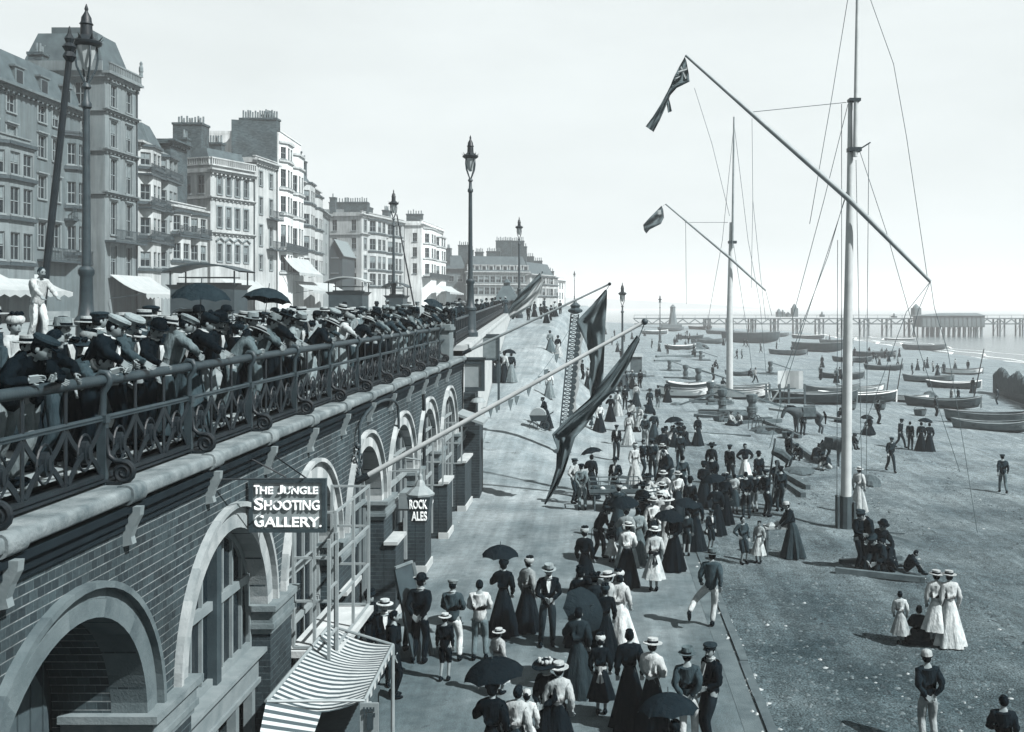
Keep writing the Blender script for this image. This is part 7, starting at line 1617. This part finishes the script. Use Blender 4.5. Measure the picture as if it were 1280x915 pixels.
MORE = [(772, 520, 'wstand', 160, .24, .2, 'wide', 'woman in white walking away just right of the round umbrella beyond the pennant'), (781, 512, 'stand', 170, .014, .014, 'bowler', 'man in black bowler behind the queue left of the seated circle'), (812, 517, 'wstand', 20, .02, .016, 'wide', 'woman in dark dress behind the tilted umbrella of the seated circle'), (822, 511, 'stand', 150, .02, .1, 'cap', 'man in pale trousers beyond the seated circle'), (795, 508, 'wstand', 190, .2, .02, 'boater', 'woman in pale blouse and boater beyond the woman with light apron'),
 (834, 503, 'wstand', 200, .014, .014, 'bonnet', 'woman in black with pale bonnet at the stern of the white boat'), (786, 556, 'wstand', 175, .22, .2, 'wide', 'woman in pale dress left of the queue by the seated circle'), (829, 606, 'wstand', 190, .2, .012, 'boater', 'woman in blouse and boater standing behind the seated women in white'), (793, 606, 'wstand', 30, .25, .24, 'bonnet', 'girl in white with pale bonnet left of the seated women in white'), (846, 650, 'wstand', 10, .24, .02, 'boater', 'woman in white blouse between the umbrellas and the bending man'),
 (862, 660, 'stand', 170, .014, .014, 'bowler', 'man in black bowler between two umbrellas'), (850, 585, 'stand', 190, .02, .02, 'cap', 'man in dark jersey by the esplanade edge beyond the grey jacket'), (905, 655, 'wstand', 175, .012, .012, 'wide', 'woman in black and wide dark hat at the near side of the cart'), (889, 604, 'wstand', 160, .014, .014, 'wide', 'dark woman beyond the heavy bare-headed man'), (913, 606, 'stand', 150, .014, .02, 'cap', 'man in flat cap behind the laden cart'), (949, 617, 'stand', 200, .014, .014, 'bowler', 'man in bowler between fishwife and plank bearers'),
 (802, 668, 'wstand', 170, .012, .012, 'wide', 'woman in black behind the pale shawl, wide dark hat'), (772, 672, 'wstand', 165, .03, .03, 'bonnet', 'woman in grey with pale bonnet left of the pale shawl'), (828, 668, 'wstand', 190, .25, .03, 'boater', 'woman in white blouse right behind the banded boater'), (733, 742, 'wstand', 160, .012, .012, 'bonnet', 'woman in black with pale bonnet behind the tilted parasol'), (1062, 560, 'sitlow', 30, .016, .016, 'cap', 'man sitting on the shingle just right of the nearer mast'), (1000, 575, 'sitlow', -30, .016, .016, 'cap', 'man sitting behind the sloping timber'),
 (985, 585, 'stand', 120, .016, .02, 'cap', 'man standing between the sloping timber and the plank bearers'), (1098, 530, 'stand', 90, .016, .016, None, 'man standing by the basket at the white tilted boat'), (1170, 522, 'stand', 90, .016, .016, None, 'man standing by the dark heavy boat')]
for px, yf, pk, rot, tp, bt_, hat, lab in MORE:
    p = G(px, yf); person(lab, p, rot, pk, 1.0, tp, bt_, hat, HATP[hat][1] if hat else .02, far=p.y > 75)
for i in range(30):
    px = R.choice([R.uniform(832, 905), R.uniform(1000, 1130), R.uniform(905, 1000)]); yf = R.uniform(418, 452) if px < 1000 else R.uniform(440, 482)
    FARC.append((G(px, yf), R.uniform(0, 360), ['stand', 'wstand', 'walk'][i % 3], i))
q = MB()                                                             # the farthest strollers, past the three hundred nearer people, as one mass
for p, rt, pk, i in FARC:
    P = PROTO[pk]; M = Matrix.Translation(p) @ Matrix.Rotation(math.radians(rt), 4, 'Z')
    for nm, mi in (('body', 0), ('top', 1 + i % 2), ('bot', 1), ('hair', 1)):
        m = MB(); m.add([v.co.copy() for v in P[nm].vertices], [list(f.vertices) for f in P[nm].polygons]); q.join(m, M @ P['HM'] if nm == 'hair' else M, mi)
tag(q.build('distant_crowd', [MATS['skin'], cloth(.014), cloth(.1)], smooth=60), 'distant strollers dotted over the far beach and far lower esplanade', kind='stuff')
def extra(o, e, pk):
    s = o.scale[0]
    if e.get('sash'):
        q = MB(); q.lathe([(.145, -.03), (.148, .03)], 14, (0, 0, 1.06), capb=False, capt=False); q.box(-.05, .05, .14, .165, 1.0, 1.1)
        for k in (-1, 1): q.add([(0, .155, 1.05), (k * .09, .22, .78), (k * .02, .25, .76)], [(0, 1, 2)])
        obj('sash', q.mesh('sash', cloth(.02)), [cloth(.25 if e['sash'] == 1 else .012)], o)
    if e.get('apron'):
        q = MB(); q.add([(-.12, -.15, 1.06), (.12, -.15, 1.06), (.2, -.34, .3), (-.2, -.34, .3), (0, -.17, 1.06), (0, -.38, .3)], [(0, 4, 5, 3), (4, 1, 2, 5)]); obj('apron', q.mesh('apron', cloth(.22)), None, o)
    if e.get('cane'):
        p = o.location; a = o.rotation_euler.z; v = Vector((.14 * math.cos(a) + .55 * math.sin(a), .14 * math.sin(a) - .55 * math.cos(a), 0)); q = MB(); w = W(737.5, 640, p.y); q.tube([(w.x, p.y, p.z), (w.x + .06, p.y - .05, p.z + .9)], .012, 6)
        q.tube([(w.x + .06, p.y - .05, p.z + .9), (w.x + .1, p.y - .05, p.z + .95), (w.x + .16, p.y - .05, p.z + .92)], .014, 6); c = q.build('walking_stick', MATS['dark_paint'], off=tuple(w.xy) + (p.z,)); c.location = (w.x, p.y, p.z) if 0 else c.location
        tag(c, 'thin walking stick held by the stooping old man', 'walking stick')
for px, mode, y, pk, rot, s, top, bot, hat, hg, lab, e in LOWER:
    seat = {'sit': 1.28, 'sitlow': .92, 'wsit': 1.3, 'wsitlow': .98}.get(pk, 1.76)
    p = GH(px, y, seat * s) if mode == 'h' else G(px, y)
    o = person(lab, p, rot, pk, s, top, bot, hatmesh(hat), hg, e.get('hb', .012), shirt=e.get('shirt'), far=p.y > 75)
    extra(o, e, pk)
    if 'umb' in e:
        if 'ut' in e:
            h = PROTO[pk]['handR']; a = o.rotation_euler.z; v = Vector((h.x * math.cos(a) - h.y * math.sin(a), h.x * math.sin(a) + h.y * math.cos(a), h.z)) * s
            umbrella(e['umb'], p + v + Vector((0, 0, .75)), e['ut'], e.get('us', 1))
        else: hold(o, e['umb'], pk, e.get('us', 1))
    if 'par' in e: umbrella('dark parasol tilted over the shoulder of the woman in striped skirt', W(*e['par']) + Vector((0, -.1, .1)), (58, 14), 1.08, .02)
print('people', NP[0])
# seats under the seated figures, barrow, cart, pram, trestle table
def seat_box(label, px, py, w=.5, h=.4, name='fish_box', cat='box', dy=.0):
    p = G(px, py); q = MB(); n = 4
    for i in range(n): q.box(-w / 2, w / 2, -w / 2 + i * w / n, -w / 2 + (i + .92) * w / n, h - .03, h)
    for sx in (-1, 1): q.box(sx * (w / 2 - .015) - .015, sx * (w / 2 - .015) + .015, -w / 2, w / 2, 0, h - .033)
    q.box(-w / 2 + .032, w / 2 - .032, -w / 2, -w / 2 + .02, 0, h - .033); q.box(-w / 2 + .032, w / 2 - .032, w / 2 - .02, w / 2, 0, h - .033)
    o = tag(q.build(name, M_TIMB, off=(0, 0, 0)), label, cat); o.location = p + Vector((0, dy, 0)); return o
for lab, px, y, pk in (('box seat under the dark figure in tall hat of the seated circle', 848, 556, 0), ('box seat under the woman with umbrella right of the nearer mast', 1088, 543, 0)): seat_box(lab, px, y, .42, .30)
for lab, px, y, h in (('box seat of the woman in white seated left before the umbrellas', 808, 588, 1.36), ('box seat of the woman in white blouse and boater before the bending man', 830, 584, 1.43), ('box seat of the man with pale banded cap by the cart', 907, 588, 1.28)):
    p = GH(px, y, h); q = MB(); q.box(-.2, .2, -.2, .2, .27, .3)
    for sx in (-1, 1):
        for sy in (-1, 1): q.box(sx * .17 - .02, sx * .17 + .02, sy * .17 - .02, sy * .17 + .02, 0, .267)
    t = tag(q.build('stool', M_TIMB, off=(0, 0, 0)), lab.replace('box seat', 'low stool'), 'stool'); t.location = p
def wheel_at(t, x, y, r, nm='wheel'):
    q = MB(); n = 16; q.tube([(x + r * math.cos(2 * PI * i / n), y, r + r * math.sin(2 * PI * i / n)) for i in range(n + 1)], .028, 5)
    for i in range(8): q.beam((x, y, r), (x + r * math.cos(i * PI / 4), y, r + r * math.sin(i * PI / 4)), .025, .025)
    q.ball((x, y, r), .07, 6); q.build(nm, M_TRIMD, t, local=True)
def barrow(label, p, L, B, hz, rot, name='handcart', rail=True, goods=None):
    t = thing(name, label, 'cart', tuple(p), math.radians(rot)); q = MB()
    q.box(-L / 2, L / 2, -B / 2, B / 2, hz, hz + .06)
    for s in (-1, 1): q.box(-L / 2, L / 2, s * B / 2 - .02, s * B / 2 + .02, hz + .063, hz + .2); q.beam((L / 2, s * (B / 2 - .1), hz + .03), (L / 2 + .8, s * (B / 2 - .1), hz + .1), .05, .05); q.box(-L * .42, -L * .42 + .06, s * (B / 2 - .06) - .03, s * (B / 2 - .06) + .03, 0, hz)
    q.build('bed', M_TIMB, t, local=True)
    if rail:
        q = MB()
        for s in (-1, 1):
            q.beam((-L / 2, s * B / 2, hz + .5), (L / 2, s * B / 2, hz + .5), .035, .035)
            for i in range(6): x = lerp(-L / 2, L / 2, i / 5); q.beam((x, s * B / 2, hz + .2), (x, s * B / 2, hz + .5), .03, .03)
        for x in (-L / 2, L / 2): q.beam((x, -B / 2, hz + .5), (x, B / 2, hz + .5), .035, .035)
        q.build('side_rails', M_TIMB, t, local=True)
    for s in (-1, 1): wheel_at(t, .1, s * (B / 2 + .07), hz * .62)
    if goods:
        for i in range(goods):
            q = MB(); x, y = R.uniform(-L * .42, L * .42), R.uniform(-B * .36, B * .36); rr = R.uniform(.08, .14); q.lathe([(rr * .7, 0), (rr, rr * .5), (rr * .8, rr), (rr * .3, rr * 1.3)], 8, (x, y, hz + .063)); q.build('basket', MATS['cloth_048'] if 'cloth_048' in MATS and i % 2 else cloth(.14 if i % 2 else .03), t, local=True)
barrow('railed handcart of the barrow man above the flat dark umbrella', G(768, 636), 1.9, .9, .62, 4, goods=7)
barrow('laden street cart crowded by customers before the fishwife', G(925, 630) + Vector((.1, .3, 0)), 1.9, .95, .8, -4, rail=False, goods=12)
barrow('horse cart crowded with dark figures below the kiosk hut', G(790, 483), 2.6, 1.4, .9, 0, name='horse_cart', rail=True)
pp_ = G(674, 538); t = thing('pram', 'white-hooded wicker pram pushed across the ramp by the nursemaid', 'pram', tuple(pp_), math.radians(0))
q = MB(); n = 8
q.add([(x, y, z) for x, y, z in ((-.4, -.2, .5), (.35, -.2, .5), (.35, .2, .5), (-.4, .2, .5), (-.5, -.26, .82), (.45, -.26, .82), (.45, .26, .82), (-.5, .26, .82))], [(0, 1, 5, 4), (1, 2, 6, 5), (2, 3, 7, 6), (3, 0, 4, 7), (0, 1, 2, 3)]); q.build('body', M_TRIMD, t, local=True)
q = MB()
for i in range(7):
    a0, a1 = PI * i / 7, PI * (i + 1) / 7; q.add([(-.05 - .42 * math.cos(a), y, .82 + .38 * math.sin(a)) for a in (a0, a1) for y in (-.27, .27)], [(0, 1, 3, 2)])
for y in (-.27, .27): q.add([(-.05 - .42 * math.cos(PI * i / 7), y, .82 + .38 * math.sin(PI * i / 7)) for i in range(8)], [tuple(range(8))])
q.build('hood', M_WHITE, t, local=True)
q = MB(); q.tube([(.45, -.24, .78), (.75, -.24, .98), (.75, .24, .98), (.45, .24, .78)], .018, 6); q.build('handle', M_TRIMD, t, local=True)
for x in (-.3, .3):
    for y in (-.27, .27):
        q = MB(); q.tube([(x + .22 * math.cos(2 * PI * i / 14), y, .24 + .22 * math.sin(2 * PI * i / 14)) for i in range(15)], .018, 5)
        for i in range(4): q.beam((x, y, .24), (x + .22 * math.cos(i * PI / 2), y, .24 + .22 * math.sin(i * PI / 2)), .015, .015)
        q.build('wheel', M_TRIMD, t, local=True)
tp = G(972, 693); t = thing('trestle_table', 'rough trestle table with white wares on the shingle', 'table', tuple(tp)); k = tp.y / FP
q = MB(); q.box(-.42, .42, -.3, .3, .84, .89); q.build('table_top', M_TIMP, t, local=True)
for x in (-.36, .36):
    for y in (-.25, .25): q = MB(); q.box(x - .03, x + .03, y - .03, y + .03, -.1, .838); q.build('leg', M_TIMB, t, local=True)
for i, (x, y, l) in enumerate(((-.22, -.1, 'largest white shell heap on the trestle table'), (.02, .08, 'middle white shell heap on the trestle table'), (.26, -.05, 'white shell heap nearest the woman at the trestle table'))):
    q = MB(); s_ = .16 - .03 * i; q.lathe([(s_, 0), (s_ * 1.02, .04), (s_ * .6, .1), (s_ * .15, .14)], 9, (0, 0, 0), wave=lambda a, z: 1 + .15 * math.sin(5 * a)); o = tag(q.build('shell_heap', M_WHITE, off=(0, 0, 0)), l, 'shells'); o.location = tp + Vector((x, y, .893))
# dark capstan that the fishermen sit round
t = copy_tree(cp0); t.location = G(1096, 706); t.rotation_euler = (0, 0, .25); t.scale = (.8,) * 3; t['label'] = 'dark capstan surrounded by the seated fishermen near the mast'
# horse and donkey
def equine(label, p, rot, s, head_down, cat, g, name):
    V = [(0, .75, 1.2), (0, .35, 1.15), (0, -.1, 1.12), (0, -.55, 1.17), (0, -.78, 1.30), (0, -.98, 1.46 - head_down * .35), (0, -1.16, 1.6 - head_down * .7), (0, -1.26, 1.44 - head_down * .8), (0, -1.36, 1.2 - head_down * .85)]
    E = [(i, i + 1) for i in range(8)]; r = [.29, .34, .36, .31, .23, .17, .14, .115, .085]
    for sx in (-1, 1):
        b = len(V); V += [(sx * .17, -.55, 1.0), (sx * .17, -.56, .58), (sx * .17, -.54, .3), (sx * .17, -.58, .07)]; E += [(3, b), (b, b + 1), (b + 1, b + 2), (b + 2, b + 3)]; r += [.14, .075, .05, .065]
        b = len(V); V += [(sx * .17, .72, .95), (sx * .18, .62, .66), (sx * .18, .84, .42), (sx * .18, .76, .07)]; E += [(0, b), (b, b + 1), (b + 1, b + 2), (b + 2, b + 3)]; r += [.19, .1, .06, .065]
    q = skin_mesh(name, V, E, r, root=2); h = Vector(V[6])
    for sx in (-1, 1): q.add([h + Vector(v) for v in ((sx * .05, .02, .08), (sx * .1, .06, .08), (sx * .085, .0, .3))] + [h + Vector((sx * .07, -.03, .08))], [(0, 1, 2), (1, 3, 2), (3, 0, 2)]); q.ball(h + Vector((sx * .1, -.06, .0)), .025, 6)
    o = obj(name, q.mesh(name, mat('horse_coat_%s' % name, g, .3, 3, .7), None, 60)); o.location = p; o.rotation_euler = (0, 0, math.radians(rot)); o.scale = (s,) * 3; tag(o, label, cat)
    q = MB(); q.tube([(0, .95, 1.22), (0, 1.06, 1.0), (0, 1.05, .55)], [.05, .07, .03], 7); obj('tail', q.mesh('tail', cloth(.012)), None, o)
    q = MB()
    for i in range(4): a, b = Vector(V[3 + i]), Vector(V[4 + i]); q.beam(a + Vector((0, .1, .2 - i * .02)), b + Vector((0, .1, .16)), .06, .16)
    obj('mane', q.mesh('mane', cloth(.012)), None, o)
    q = MB(); q.box(-.33, .33, -.3, .4, 1.0, 1.46); q.v = [(x * (1.05 - .5 * max(0, z - 1.2)), y, z) for x, y, z in q.v]; obj('pack_cloth', q.mesh('pack_cloth', M_NET), None, o)
equine('dark horse standing with lowered head behind the pale spar', G(1008, 544), -80, 1.2, .35, 'horse', .022, 'horse')
equine('donkey standing on the shingle close left of the nearer mast', G(1043, 583), 25, 1.0, .25, 'donkey', .035, 'donkey')
# hooped iron and upright planks
p = G(948, 540); q = MB()
for i in range(3): q.tube([(.25 * i - .3 + .35 * math.cos(t), .1 * i, .2 + (1.0 - .15 * i) * math.sin(t)) for t in (PI * j / 10 for j in range(11))], .03, 5)
o = tag(q.build('iron_hoops', M_IRON2, off=(0, 0, 0)), 'bent iron hoops standing by the capstan and seated pair', 'hoops'); o.location = p
for lab, a, b, Y0 in (('long upright plank held by the bearers', (957, 632), (969, 548), 0), ('second upright plank beside the plank bearers', (963, 636), (972, 575), 0)):
    f = G(*a); e = W(*b, f.y); q = MB(); q.beam(f, e, .14, .05); q.beam(f + Vector((0, .03, .4)), f + Vector((.1, .03, .4)), .05, .04); tag(q.build('plank', M_TIMB, off=tuple(f)), lab, 'plank')
q = MB(); a, b = W(962, 553, GH(968, 545, 1.76).y), W(985, 540, GH(968, 545, 1.76).y)
a = W(966, 563, G(971, 634).y - .3); b = W(986, 575, G(971, 634).y - .3); q.tube([a, a.lerp(b, .5) + Vector((0, 0, .06)), b], [.16, .2, .17], 9); tag(q.build('canvas_roll', M_NET, off=tuple(a)), 'dark roll of canvas carried on the shoulder of the plank bearer', 'canvas roll')
